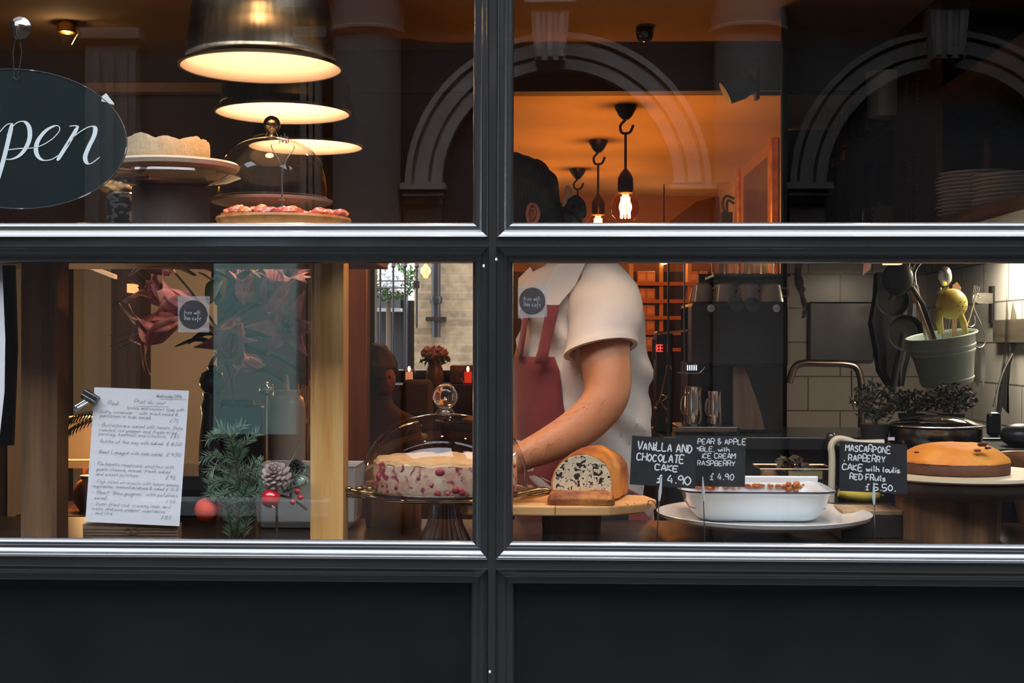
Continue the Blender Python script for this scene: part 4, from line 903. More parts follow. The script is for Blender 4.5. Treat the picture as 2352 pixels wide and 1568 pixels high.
# seated guests in the rear room
def guest(px, py, Y, lab, top, face=-1, s=1.0):
    h = P(px, py, Y); t = thing('person', lab, 'person', (h.x, h.y, FLOORZ)); z = h.z; x, y = h.x, h.y
    hipz = .62; V = [(x, y+.05, hipz), (x, y+.04, (z-.22+hipz)/2), (x, y+.01, z-.26), (x, y, z-.14), (x, y, z-.03), (x, y, z+.09),
        (x-.17*s, y+.02, z-.25), (x-.22*s, y-.03, z-.50), (x-.10*s, y-.25, z-.52), (x+.17*s, y+.02, z-.25), (x+.22*s, y-.03, z-.50), (x+.10*s, y-.25, z-.52),
        (x-.10, y-.05, hipz-.02), (x-.12, y-.45, hipz-.02), (x-.12, y-.42, FLOORZ+.09), (x-.12, y-.52, FLOORZ+.05), (x+.10, y-.05, hipz-.02), (x+.12, y-.45, hipz-.02), (x+.12, y-.42, FLOORZ+.09), (x+.12, y-.52, FLOORZ+.05)]
    E = [(0, 1), (1, 2), (2, 3), (3, 4), (4, 5), (2, 6), (6, 7), (7, 8), (2, 9), (9, 10), (10, 11), (0, 12), (12, 13), (13, 14), (14, 15), (0, 16), (16, 17), (17, 18), (18, 19)]
    Rr = [.15, .14, .13, .055, .085, .08, .065, .045, .035, .065, .045, .035, .085, .065, .045, .035, .085, .065, .045, .035]
    skin_mesh('body', V, E, Rr, mat('guest_'+top, {'a': (.05, .025, .02), 'b': (.06, .04, .035)}[top], .7), t)
    MB().ball((x-face*.025, y-.005, z+.055), .125, (1.0, 1.0, 1.15), sub=4).displace(.02, 22).build('hair', HAIR2, t)
    mb = MB().ball((x+face*.04, y-.06, z), .062, (.9, .8, 1.3)).ball((x+face*.06, y-.115, z-.01), .014, (.8, 1, 1.4), sub=2)
    mb.ball((x+face*.04-.02, y-.105, z+.02), .008, sub=1).ball((x+face*.04+.03, y-.105, z+.02), .008, sub=1)
    mb.build('face', mat('guest_skin', (.22, .09, .05), .6), t)
    ch = thing('dining_chair', 'dark chair under the '+lab.split(' ')[0]+' guest in the rear room', 'chair', (x, y+.1, FLOORZ))
    MB().box(x-.2, x+.2, y-.12, y+.30, hipz-.16, hipz-.13).build('seat', BLACKM, ch, smooth=False)
    MB().box(x-.2, x+.2, y+.30, y+.33, hipz-.1, z-.2).build('backrest', BLACKM, ch, smooth=False)
    for sx in (-.18, .18):
        for sy in (-.1, .29): MB().box(x+sx-.015, x+sx+.015, y+sy-.015, y+sy+.015, FLOORZ, hipz-.16).build('leg', BLACKM, ch, smooth=False)
guest(872, 872, 4.4, 'dark haired guest in brown sitting at the rear window', 'a', 1)
ac = thing('upholstered_chair', 'grey high backed chair behind the lower glass dome knob', 'chair', (PX(960, 4.9), 4.9, FLOORZ))
ac_m = mat('chair_grey', (.07, .055, .055), .8)
MB().box(PX(925, 4.9), PX(995, 4.9), 4.86, 4.92, .55, P(1, 868, 4.9).z).build('backrest', ac_m, ac, bevel=.03)
MB().box(PX(925, 4.9), PX(995, 4.9), 4.92, 5.3, .5, .6).build('seat', ac_m, ac, bevel=.02)
for sx_ in (932, 988):
    for sy_ in (4.9, 5.26): MB().box(PX(sx_, 4.9)-.02, PX(sx_, 4.9)+.02, sy_-.02, sy_+.02, FLOORZ, .5).build('leg', BLACKM, ac, smooth=False)

# ================================================================== LOWER GLASS DOME WITH FRUIT CAKE
Y = .34; c = P(1022, 1128, Y); zp = c.z
gs = thing('glass_cake_stand', 'clear glass footed cake stand with fluted foot by the mullion', 'cake stand', (c.x, c.y, CTZ))
MB().lathe([(0, 0), (.19, 0), (.215, .004), (.224, .008), (.226, .002), (.215, -.006), (.19, -.010), (.05, -.014), (0, -.014)], (c.x, c.y, zp), 96).build('plate', THICKG, gs)
h = zp-CTZ-.014
MB().lathe([(.030, h), (.034, h*.8), (.044, h*.4), (.060, h*.1), (.064, 0), (0, 0)], (c.x, c.y, CTZ), 128, .045, 26).build('fluted_foot', glassmat('fluted_glass', (.62, .48, .38), 2.2, rough=.06, base=.10), gs)
X0 = PX(768, Y-.08)
mb = MB().tube(smooth_path([P(855, 1133, Y-.08), P(820, 1128, Y-.08), P(790, 1124, Y-.08), P(770, 1127, Y-.08), P(768, 1133, Y-.07), P(795, 1137, Y-.07), P(850, 1139, Y-.07)]), .0055, 10)
for x in (800, 825, 850): mb.ball(P(x, 1122, Y-.08), .008, (1.4, 1, .8), sub=2)
mb.build('handle', mat('brass_glass', (.36, .22, .09), .12, 1), gs)
mb = MB().tube(smooth_path([P(1190, 1135, Y-.06), P(1225, 1128, Y-.06), P(1252, 1124, Y-.06), P(1262, 1129, Y-.06), P(1240, 1136, Y-.06), P(1195, 1141, Y-.06)]), .0055, 10)
mb.build('handle', MATS['brass_glass'], gs)
ck = thing('fruit_cake', 'cut cream cake with red berries under the lower glass dome', 'cake', (c.x, c.y, zp+.002))
r = .178; zt = P(1, 1058, Y-.1).z-zp
pts = []
rings = []
for rr, z in ((r*.985, .002), (r, .006), (r*1.005, zt*.6), (r*.99, zt*.93), (r*.95, zt)):
    rings.append([(c.x+rr*math.cos(2*PI*k/96), c.y+rr*.94*math.sin(2*PI*k/96), zp+z+(.003*math.sin(k*.8) if z > .02 else 0)) for k in range(96)])
CK = spotmat('berry_cream', (.72, .36, .26), (.88, .66, .46), (.36, .03, .07), 30, .54, .6, .6, .10)
MB().loft(rings).build('sponge', CK, ck)
mb = MB(); rings = []
for rr, z in ((r*.99, zt*.93), (r*.96, zt+.004), (r*.6, zt+.008), (r*.1, zt+.009)): rings.append([(c.x+rr*math.cos(2*PI*k/64), c.y+rr*.94*math.sin(2*PI*k/64), zp+z+.003*math.sin(k*1.3)) for k in range(64)])
mb.loft(rings).build('crust', mat('cake_crust', (.66, .38, .16), .7, c2=(.75, .52, .28), scale=40, bump=.5, bscale=120), ck)
rn = random.Random(9)
for k in range(26):
    a = -PI/2+rn.uniform(-1.35, 1.35); z = rn.uniform(.012, zt-.012); p = Vector((c.x+r*.985*math.cos(a), c.y+r*.93*math.sin(a), zp+z))
    MB().ball(p, rn.uniform(.006, .013), (1, .7, .9), sub=2).displace(.002, 200).build('raspberry', mat('raspberry', (.36, .02, .04), .4, c2=(.5, .06, .09), scale=60, bump=.5, bscale=300), ck)
dome('glass_dome', 'wide clear glass dome over the berry cake beside the mullion', (c.x, c.y, zp+.009), .203, P(1, 946, Y).z-zp-.009, .0315, KNOB)
lg = tag(MB().lathe([(0, 0), (.072, 0), (.075, .01), (.073, .05), (.076, .09), (.074, .12), (0, .12)], (PX(905, .62), .62, CTZ), 40).displace(.003, 25).build('bark_log', LOG, loc=(PX(905, .62), .62, CTZ)), 'dark bark log standing behind the fluted glass foot', 'log')

# ================================================================== RIGHT PANE DISPLAY
# loaf cake on maple board on a log
Y = .36; zb = P(1, 1152, .24).z
bz1, bz0 = P(1, 1153, .22).z, P(1, 1176, .22).z
bd = thing('cutting_board', 'long maple board on a log carrying the chocolate speckled loaf', 'cutting board', (PX(1320, Y), Y, bz0))
xa, xb = PX(1060, .3), PX(1512, .3)
outl = [(xa, .24), (xa+.02, .215), (PX(1250, .22), .205), (PX(1400, .22), .215), (xb-.06, .25), (xb-.015, .30), (xb, .36), (xb-.02, .44), (xb-.08, .47), (xa+.05, .47), (xa, .44)]
MB().prism([(x, y, bz0) for x, y in outl], (0, 0, bz1-bz0)).build('board', BOARDW, bd, smooth=False, bevel=.004)
MB().box(PX(1276, .205)-.0006, PX(1276, .205)+.0006, .2045, .23, bz0+.001, bz1+.0004).build('joint_line', mat('joint_dark', (.1, .04, .02), .8), bd, smooth=False)
MB().tube(smooth_path([P(1488, 1160, .28), P(1490, 1150, .285), P(1502, 1152, .29), P(1506, 1164, .285), P(1494, 1170, .28)]), .0012, 6).build('string_loop', mat('string', (.12, .06, .04), .8), bd)
MB().prism([P(1478, 1172, .275), P(1508, 1163, .275), P(1490, 1187, .275)], (0, .0012, 0)).build('paper_tag', mat('tag_kraft', (.5, .40, .32), .8), bd, smooth=False)
c = P(1312, 1240, .35)
tag(MB().lathe([(0, CTZ), (.074, CTZ), (.072, CTZ+.03), (.075, bz0-.002), (0, bz0-.001)], (c.x, .35, 0), 40).displace(.002, 30).build('tree_log', LOG, loc=(c.x, .35, CTZ)), 'rough brown log holding up the maple board', 'log')
# the loaf
lf = thing('loaf_cake', 'half cut chocolate speckled loaf with golden crust on the maple board', 'cake', (PX(1340, .36), .36, bz1))
y0 = .275; prl = [(1268, 1150), (1266, 1110), (1272, 1085), (1285, 1065), (1305, 1050), (1325, 1044), (1350, 1043), (1372, 1052), (1392, 1066), (1403, 1085), (1407, 1110), (1406, 1150)]
def loafring(Y_, sc=1, dz=0, prl=prl):
    cxl = PX(1337, y0); out = []
    for x, y in prl:
        p = P(x, y, y0); out.append(Vector((cxl+(p.x-cxl)*sc, Y_, bz1+.002+max(0, (p.z-bz1))*sc*(1+dz))))
    return out
sh_ = .035
CR = mat('loaf_crust', (.30, .07, .015), .55, c2=(.78, .30, .045), scale=11, lo=.38, hi=.6, bump=.5, bscale=120)
rings = []
for yy, sc, dz, sx in ((y0, 1, 0, 0), (y0+.01, 1.01, .01, .003), (.33, 1.02, .06, .018), (.39, 1.02, .08, .034), (.45, .98, .04, .05), (.475, .9, -.04, .055), (.485, .78, -.15, .055)):
    rings.append([p+Vector((sx, 0, 0)) for p in loafring(yy, sc, dz)])
mb = MB().loft(rings); bmesh.ops.subdivide_edges(mb.bm, edges=mb.bm.edges[:], cuts=2, use_grid_fill=True); mb.displace(.002, 45)
mb.build('crust', CR, lf)
CRUMB = spotmat('choc_crumb', (.78, .62, .38), (.90, .78, .54), (.03, .012, .008), 72, .56, .9, .8)
mb = MB().prism([p+(Vector((PX(1337, y0), y0, bz1+.05))-p)*.045+Vector((0, -.005, 0)) for p in loafring(y0)], (0, .012, 0)); mb.build('crumb', CRUMB, lf, smooth=False)
slc = thing('cake_slice', 'thin crusty slice lying flat before the loaf', 'cake', (PX(1330, .24), .245, bz1))
xs0, xs1 = PX(1259, .24), PX(1412, .24); hs = P(1, 1122, .235).z-bz1
rings = []
for (x, e) in ((xs0, .35), (xs0+.006, .85), (xs0+.02, 1), (xs1-.02, 1), (xs1-.006, .9), (xs1, .5)):
    w = .030*e; hh = hs*e; rings.append([(x, .246-w, bz1+.001), (x, .246-w*1.05, bz1+hh*.5), (x, .246-w*.8, bz1+hh), (x, .246+w*.8, bz1+hh), (x, .246+w, bz1+.001)])
mb = MB().loft(rings); bmesh.ops.subdivide_edges(mb.bm, edges=mb.bm.edges[:], cuts=4, use_grid_fill=True); mb.displace(.003, 60); mb.build('crust', mat('slice_crust', (.22, .05, .012), .6, c2=(.58, .20, .035), scale=22, bump=.6, bscale=120), slc)
mb = MB(); rn = random.Random(2)
for k in range(40): mb.ball((rn.uniform(xs0-.01, xs1+.05), rn.uniform(.215, .27), bz1+.001), rn.uniform(.0008, .002), sub=1)
o = tag(mb.build('crumbs', mat('crumb_gold', (.6, .32, .1), .8), loc=(PX(1330, .24), .24, bz1)), 'scattered golden crumbs around the slice on the board', 'crumbs'); o['kind'] = 'stuff'
# dark steel knife-like tart tin behind the board, left
tag(MB().lathe([(0, 0), (.03, 0), (.05, .018), (.052, .022), (.046, .02), (.03, .004), (0, .004)], (PX(1205, .42), .42, bz1), 32, .04, 16).build('glass_bowl', DOME, loc=(PX(1205, .42), .42, bz1)), 'small ribbed glass bowl left of the loaf on the board', 'bowl')

# --- price signs on wire spikes
def price_sign(corners, spike, Y, lines, lab, w=.0021, seed=1):
    """corners: top-left, top-right, bottom-right, bottom-left in the photograph"""
    q_ = [P(x, y, Y) for x, y in corners]; t = thing('price_sign', lab, 'price sign', (P(spike[-1][0], 1250, Y).x, Y, CTZ), 'black chalk price signs on wire spikes')
    MB().prism(q_, (0, .0015, 0)).build('board', SLATE, t, smooth=False)
    ux = (q_[1]-q_[0]).normalized(); uz = (q_[0]-q_[3]).normalized(); mb = MB(); rn = random.Random(seed)
    for s_, px, py, pxe, hh in lines:
        a = P(px, py, Y)+Vector((0, -.0005, 0)); u = hh*M_(Y)
        tot = sum((max(int(k[0]) for st in GL.get(ch, '33').split(';') for k in st.split())+1.5 if ch != ' ' else 3)*u/6 for ch in s_)
        nar = (pxe-px)*M_(Y)/tot
        write(mb, s_, a, ux, uz, u, w, .05, .18, nar, rn)
    mb.build('lettering', CHALK, t, smooth=False)
    sp_ = [P(x, y, Y-.006) for x, y in spike]; b = Vector((sp_[-1].x, sp_[-1].y, CTZ)); 
    MB().tube([sp_[0], sp_[1], sp_[2]], [.0012, .0042, .0022], 8).build('clip', mat('clip_clear', (.62, .66, .68), .3, spec=.8), t)
    MB().tube([sp_[2], sp_[3], b], .0013, 8).build('spike', STEEL, t)
    return t
price_sign([(1452, 1000), (1601, 1011), (1596, 1122), (1446, 1112)], [(1520, 1095), (1516, 1130), (1514, 1150), (1508, 1240)], .15,
    [('VANiLLA AND', 1464, 1031, 1592, 18), ('CHOCOLATE', 1463, 1056, 1572, 17), ('CAKE', 1504, 1079, 1560, 13.5), ('£ 4.90', 1508, 1107, 1588, 18)], 'black price sign lettered vanilla and chocolate cake', .0031)
price_sign([(1553, 999), (1713, 1002), (1711, 1118), (1552, 1116)], [(1614, 1094), (1615, 1130), (1616, 1150), (1619, 1245)], .19,
    [('warm PEAR & APPLE', 1562, 1018, 1714, 12), ('CRUMBLE, with', 1568, 1035, 1676, 10), ('+ iCE CREAM', 1604, 1051.5, 1694, 11), ('RASPBERRY', 1602, 1068, 1690, 11), ('£ 4.90', 1630, 1101, 1688, 15)], 'black price sign for pear and apple behind the vanilla sign', .0023, 2)
price_sign([(1929, 1012), (2083, 1021), (2084, 1134), (1928, 1127)], [(2007, 1108), (2007, 1140), (2008, 1158), (2011, 1246)], .15,
    [('MASCARPONE', 1942, 1035, 2046, 14.5), (', RAPBERRY', 1938, 1056, 2034, 14), ('CAKE with loulis', 1935, 1078, 2068, 13), ('RED FRuits', 1952, 1100, 2034, 12.5), ('£ 5.50.', 1987, 1124, 2058, 15)], 'black price sign lettered mascarpone raspberry cake', .0028, 3)

# --- white oval cake stand with enamel dish
Y = .40; c = P(1753, 1175, Y); zs = P(1, 1176, Y).z; R_ = 243*M_(Y)
cs = thing('white_cake_stand', 'wide white oval cake stand under the enamel dish', 'cake stand', (c.x, c.y, CTZ))
MB().lathe([(0, .0), (.18, .0), (.235, .006), (.262, .014), (.266, .013), (.262, .004), (.235, -.008), (.16, -.018), (.06, -.024), (0, -.024)], (c.x, c.y, zs), 96).build('plate', WHITEC, cs)
hh = zs-CTZ-.024
MB().lathe([(.04, hh+.003), (.05, hh*.85), (.075, hh*.35), (.10, .004), (.10, 0), (0, 0)], (c.x, c.y, CTZ), 48).build('foot', mat('foot_grey', (.35, .33, .31), .3), cs)
def rrect(x0, x1, y0, y1, r, n=6):
    o = []
    for cx_, cy_, a0 in ((x1-r, y1-r, 0), (x0+r, y1-r, PI/2), (x0+r, y0+r, PI), (x1-r, y0+r, 1.5*PI)):
        for k in range(n+1): a = a0+PI/2*k/n; o.append((cx_+r*math.cos(a), cy_+r*math.sin(a)))
    return o
Yd0, Yd1 = .255, .52; zr = P(1, 1122, Yd0).z; zq = zs+.003
x0, x1 = P(1570, 1122, Yd0).x, P(1929, 1122, Yd0).x
ed = thing('enamel_dish', 'white enamel baking dish with navy rim and baked crumble remains', 'baking dish', ((x0+x1)/2, (Yd0+Yd1)/2, zq))
def ring(e, z, r): return [(x, y, z) for x, y in rrect(x0+e, x1-e, Yd0+e*.7, Yd1-e*.7, r)]
outer = [ring(.055, zq, .03), ring(.040, zq+.006, .04), ring(.024, zq+.024, .045), ring(.012, zr-.010, .05), ring(.006, zr-.003, .05), ring(.0, zr, .05), ring(.001, zr+.0022, .05), ring(.010, zr, .045), ring(.018, zr-.012, .045), ring(.03, zq+.022, .04), ring(.05, zq+.009, .03)]
MB().loft(outer).build('body', mat('enamel_white', (.66, .76, .82), .15, coat=.6), ed)
MB().tube(ring(0, zr, .05), .0024, 8, closed=True).build('navy_rim', mat('navy', (.01, .015, .04), .25, coat=.5), ed)
# raised far wall of the dish carries the baked residue
zw = P(1, 1086, Yd1-.03).z
mb = MB(); mb.loft([[(x0+.01, Yd1-.012, zr-.02), (x1-.004, Yd1-.012, zr-.02), (x1-.004, Yd1-.002, zr-.02), (x0+.01, Yd1-.002, zr-.02)], [(x0+.004, Yd1-.004, zw), (x1, Yd1-.004, zw), (x1, Yd1+.004, zw), (x0+.004, Yd1+.004, zw)]])
mb.build('far_wall', MATS['enamel_white'], ed, smooth=False, bevel=.003)
mb = MB(); rn = random.Random(8)
for k in range(120):
    u = rn.random(); x = x0+.03+(x1-x0-.06)*u; big = 1.6 if .84 < u < .92 else (.9 if u < .35 else .4)
    mb.ball((x, Yd1-.018+rn.uniform(-.002, .004), zr-.007+rn.uniform(-.010, .003)*big), rn.uniform(.004, .008)*big**.5, (1, 1, .7), sub=1)
mb.loft([[(x, y, zr-.042) for x, y in rrect(x0+.02, x1-.02, Yd0+.02, Yd1-.015, .04)], [(x, y, zr-.036) for x, y in rrect(x0+.025, x1-.025, Yd0+.025, Yd1-.02, .04)]])
o = mb.displace(.002, 120).build('crumble', mat('crumble', (.55, .24, .08), .8, c2=(.35, .10, .03), scale=60, bump=.6, bscale=150), ed)

# --- small stump, sponge cake stand and sponge cake on the right
Y = .50; c = P(1985, 1240, Y); zt = P(1, 1153, Y).z
s1 = thing('pale_topped_stump', 'dark stump with pale cut top behind the mascarpone sign', 'stump', (c.x, c.y, CTZ))
xa, xb = PX(1925, Y), PX(2060, Y)
MB().box(xa, xb, Y-.06, Y+.06, CTZ, zt-.014).build('body', mat('stump_dark', (.03, .02, .016), .7), s1, smooth=False, bevel=.004)
MB().box(xa-.001, xb+.001, Y-.061, Y+.061, zt-.014, zt).build('top', LOGTOP, s1, smooth=False, bevel=.003)
Y = .48; c = P(2195, 1095, Y); zp = P(1, 1091, Y-.2).z+.0; s = M_(Y)
c = Vector((PX(2205, Y), Y, 0))
sc_ = thing('sponge_cake_stand', 'large cream plate on a thick brown wooden pedestal at right', 'cake stand', (c.x, c.y, CTZ))
MB().lathe([(0, 0), (.20, 0), (.225, .002), (.227, -.006), (.222, -.010), (0, -.010)], (c.x, c.y, zp), 80).build('plate', mat('plate_cream', (.66, .56, .38), .4), sc_)
MB().lathe([(0, -.010), (.205, -.010), (.216, -.016), (.212, -.030), (.195, -.048), (.16, -.058), (0, -.060)], (c.x, c.y, zp), 64).build('plate_underside', woodmat('underside_shade', (.07, .045, .03), (.13, .09, .06), 'x', .5, .5), sc_)  # underside of the plate, its shade put into the dark colour
MB().lathe([(0, zp-.060-CTZ), (.128, zp-.060-CTZ), (.130, .1), (.126, 0), (0, 0)], (PX(2178, Y), Y, CTZ), 48).build('pedestal', LOG, sc_)
spg = thing('sponge_cake', 'domed golden sponge cake with dark side on the cream plate', 'cake', (PX(2190, Y), Y, zp))
r = PX(2316, Y-.02)-PX(2190, Y-.02); zc_ = zp; hd = P(1, 1058, Y-r).z-zp; top = P(1, 1007, Y).z-zp
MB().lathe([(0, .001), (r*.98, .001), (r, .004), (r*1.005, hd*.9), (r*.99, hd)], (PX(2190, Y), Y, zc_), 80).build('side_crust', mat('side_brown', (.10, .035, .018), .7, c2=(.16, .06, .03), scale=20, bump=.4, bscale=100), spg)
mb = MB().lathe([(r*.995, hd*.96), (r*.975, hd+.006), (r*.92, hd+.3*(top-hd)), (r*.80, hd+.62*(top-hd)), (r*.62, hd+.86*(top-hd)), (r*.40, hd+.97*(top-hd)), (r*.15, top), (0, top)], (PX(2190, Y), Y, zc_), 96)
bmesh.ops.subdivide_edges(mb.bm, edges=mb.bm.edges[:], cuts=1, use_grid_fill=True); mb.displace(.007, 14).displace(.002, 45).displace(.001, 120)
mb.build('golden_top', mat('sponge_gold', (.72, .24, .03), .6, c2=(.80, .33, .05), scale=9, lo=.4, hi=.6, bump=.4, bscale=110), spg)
for (x, y, ss) in ((2262, 1022, .010), (2275, 1030, .006), (2250, 1036, .007), (2110, 1040, .005)):
    MB().ball(P(x, y, Y-.13)+Vector((0, .02, 0)), ss, (1.3, 1, .6), sub=2).displace(.002, 150).build('burst_berry', mat('burst_dark', (.12, .02, .015), .5), spg)
# white card with letters, wooden bowl
Y = .42
wc = tag(MB().prism([P(2262, 1250, Y), P(2289, 1250, Y), P(2289, 1153, Y), P(2262, 1153, Y)], (0, .002, 0)).build('spice_label_card', mat('label_grey', (.50, .47, .44), .7), loc=(PX(2275, Y), Y, CTZ), smooth=False), 'narrow pale card with dark letters right of the pedestal', 'card')
mb = MB(); write(mb, 'OR', P(2266, 1205, Y-.001), (1, 0, 0), (0, 0, 1), .012, .0015); write(mb, 'Y', P(2272, 1236, Y-.001), (1, 0, 0), (0, 0, 1), .015, .0015); mb.build('lettering', INK, wc, smooth=False)
MB().box(PX(2262, Y), PX(2289, Y), Y-.002, Y, P(1, 1166, Y).z, P(1, 1160, Y).z).build('strip', mat('strip_blue', (.5, .55, .6), .4), wc, smooth=False)

# ================================================================== THE BARISTA
YB = .98
def B(px, py, dy=0): return P(px, py, YB+dy)
pr_ = thing('person', 'barista in cream polo shirt and maroon apron leaning over the counter', 'person', (B(1340, 784).x, YB, FLOORZ))
hipx = B(1345, 1200)
V = [B(1345, 1180), B(1340, 1000), B(1325, 830), B(1310, 700), B(1262, 612), B(1205, 540), B(1180, 500), B(1172, 440),
     B(1392, 690, -.13), B(1388, 800, -.22), B(1400, 918, -.27), B(1335, 982, -.29), B(1262, 1022, -.31), B(1190, 1052, -.33), B(1150, 1078, -.34),
     B(1262, 700, .17), B(1215, 850, .2), B(1190, 960, .18), B(1160, 1030, .05), B(1140, 1075, -.08),
     Vector((hipx.x, YB-.11, .98)), Vector((hipx.x+.01, YB-.11, .62)), Vector((hipx.x+.03, YB-.11, .20)), Vector((hipx.x-.14, YB-.11, .15)),
     Vector((hipx.x, YB+.11, .98)), Vector((hipx.x+.01, YB+.11, .62)), Vector((hipx.x+.03, YB+.11, .20)), Vector((hipx.x-.14, YB+.11, .15))]
E = [(0, 1), (1, 2), (2, 3), (3, 4), (4, 5), (5, 6), (6, 7), (3, 8), (8, 9), (9, 10), (10, 11), (11, 12), (12, 13), (13, 14), (3, 15), (15, 16), (16, 17), (17, 18), (18, 19), (0, 20), (20, 21), (21, 22), (22, 23), (0, 24), (24, 25), (25, 26), (26, 27)]
Rr = [.15, .14, .14, .12, .062, .060, .085, .088, .078, .076, .070, .064, .053, .040, .040, .07, .06, .055, .045, .035, .10, .07, .05, .04, .10, .07, .05, .04]
body = skin_mesh('body', V, E, Rr, SKIN, pr_, sub=3)
# forearm hair
mb = MB(); rn = random.Random(12)
for k in range(150):
    t = rn.random(); a = V[10].lerp(V[13], t); r0 = .060-.018*t; an = rn.uniform(-1.9, .6)
    ax = (V[13]-V[10]).normalized(); s1 = Vector((0, -1, 0)); s2 = ax.cross(s1).normalized()
    n_ = (s1*math.cos(an)+s2*math.sin(an)).normalized(); p = a+n_*r0*1.03; d = (ax+s2*rn.uniform(-.6, .6)+n_*.25).normalized()*rn.uniform(.012, .022)
    mb.tube([p, p+d*.5+n_*.001, p+d], [.0004, .0003, .0001], 3)
mb.build('arm_hair', HAIR2, pr_)['kind'] = 'stuff'
# hands: palm and five fingers each
def hand(wrist, direc, up, size, name='hand', curl=.5):
    d = Vector(direc).normalized(); u = Vector(up).normalized(); s = d.cross(u).normalized(); w = Vector(wrist)
    V = [w+d*.045*size, w-d*.01*size, w+d*.075*size]; Rr = [(.030*size, .016*size), (.026*size, .02*size), (.032*size, .014*size)]; E = [(1, 0), (0, 2)]
    skin_mesh(name, V, E, Rr, SKIN, body, sub=2)
    for i, (off, L) in enumerate(((-.027, .072), (-.009, .082), (.009, .078), (.026, .062))):
        b = w+d*.08*size+s*off*size; p1 = b+(d*math.cos(curl*.4)-u*math.sin(curl*.4))*L*.4*size; p2 = p1+(d*math.cos(curl*1.3)-u*math.sin(curl*1.3))*L*.33*size; p3 = p2+(d*math.cos(curl*2)-u*math.sin(curl*2))*L*.27*size
        skin_mesh('finger', [b-d*.012*size, b, p1, p2, p3], [(0, 1), (1, 2), (2, 3), (3, 4)], [.009*size, .0095*size, .0088*size, .008*size, .0065*size], SKIN, body, sub=2)
    b = w+d*.025*size-s*.026*size
    skin_mesh('thumb', [b, b+(d*.5-s*.8-u*.2).normalized()*.03*size, b+(d*.8-s*.5-u*.5).normalized()*.06*size, b+(d*.9-s*.1-u*.7).normalized()*.082*size], [(0, 1), (1, 2), (2, 3)], [.012*size, .0115*size, .0095*size, .007*size], SKIN, body, sub=2)
hand(V[14], V[14]-V[13]+Vector((-.02, 0, -.01)), (0, -.4, 1), 1.05, curl=.6)
hand(V[19], V[19]-V[18]+Vector((-.03, 0, 0)), (0, .2, 1), 1.0, curl=.7)
# head, hair, ear, face (looking left and down)
hc = B(1172, 478); hR = Matrix.Rotation(math.radians(-18), 3, 'Y')
def hp(x, y, z): return hc + hR @ Vector((x, y, z))
mb = MB().ball(hc, .095, (1.05, .82, 1.2), hR, 4); mb.ball(hp(-.035, 0, -.065), .062, (1, .85, .95), hR, 3)
mb.ball(hp(-.115, 0, -.028), .016, (1.2, .7, 1), hR, 2).ball(hp(-.105, 0, -.005), .012, (1, .7, 1.6), hR, 2)
hd_ = mb.build('head', SKIN, body)
MB().ball(hp(-.092, 0, -.072), .014, (.6, 1.5, .4), hR, 2).build('mouth', mat('lips', (.4, .12, .09), .4), hd_)
for s_ in (-1, 1):
    MB().ball(hp(-.088, s_*.033, .008), .011, (1, 1, .8), hR, 2).build('eye', mat('eye_white', (.8, .78, .75), .2), hd_)
    MB().ball(hp(-.098, s_*.034, .006), .005, (1, 1, 1), hR, 2).build('iris', mat('iris', (.05, .02, .01), .1), hd_)
    MB().ball(hp(-.094, s_*.034, .028), .014, (.4, 1.2, .3), hR, 2).build('eyebrow', HAIR, hd_)
# near ear as a rolled rim with a hollow
ec = P(1222, 492, YB-.085); mb = MB()
mb.tube([ec+Vector((.019*math.cos(a)*(1 if math.cos(a) > 0 else .7), -.008+.003*math.sin(a*2), .029*math.sin(a))) for a in [2*PI*k/20 for k in range(20)]], .0058, 10, closed=True)
mb.ball(ec, .018, (.95, .35, 1.4), sub=3)
mb.tube(smooth_path([ec+Vector((-.008, -.009, .014)), ec+Vector((.006, -.010, .016)), ec+Vector((.010, -.010, 0)), ec+Vector((.002, -.009, -.014))]), .0035, 8)
mb.build('ear', mat('ear_skin', (.50, .20, .13), .5, sub=.3), hd_)
mb = MB().ball(P(1180, 455, YB), .135, (1.02, .78, .98), sub=5)
for v in list(mb.bm.verts):
    l = v.co-hc
    if v.co.x < B(1120, 500).x and v.co.z < hc.z+.06: v.co.x = B(1120, 500).x+.02*(v.co.z-hc.z)
    if v.co.x < hc.x-.088 and v.co.z < hc.z+.11: v.co.x = hc.x-.088+(v.co.x-hc.x+.088)*.1
    if v.co.z < B(1, 520).z: v.co.z = B(1, 520).z+(v.co.z-B(1, 520).z)*.3
mb.ball(P(1232, 505, YB), .090, (.95, .80, 1.0), sub=4)
mb.displace(.010, 22).displace(.004, 70)
mb.build('hair', HAIR, pr_)
bun = MB().ball(P(1318, 484, YB+.02), .036, (.95, .9, 1.15), sub=4).ball(P(1300, 505, YB), .034, sub=3).displace(.012, 45)
bun.build('hair_bun', HAIR, pr_)
MB().tube(smooth_path([P(1302, 427, YB-.03), P(1308, 445, YB-.035), P(1298, 458, YB-.035), P(1294, 474, YB-.03)]), [.004, .007, .010, .010, .010, .008, .006, .006, .008, .008, .007, .005, .004], 10).build('hair_tie', mat('tie_cream', (.55, .42, .25), .7), pr_)
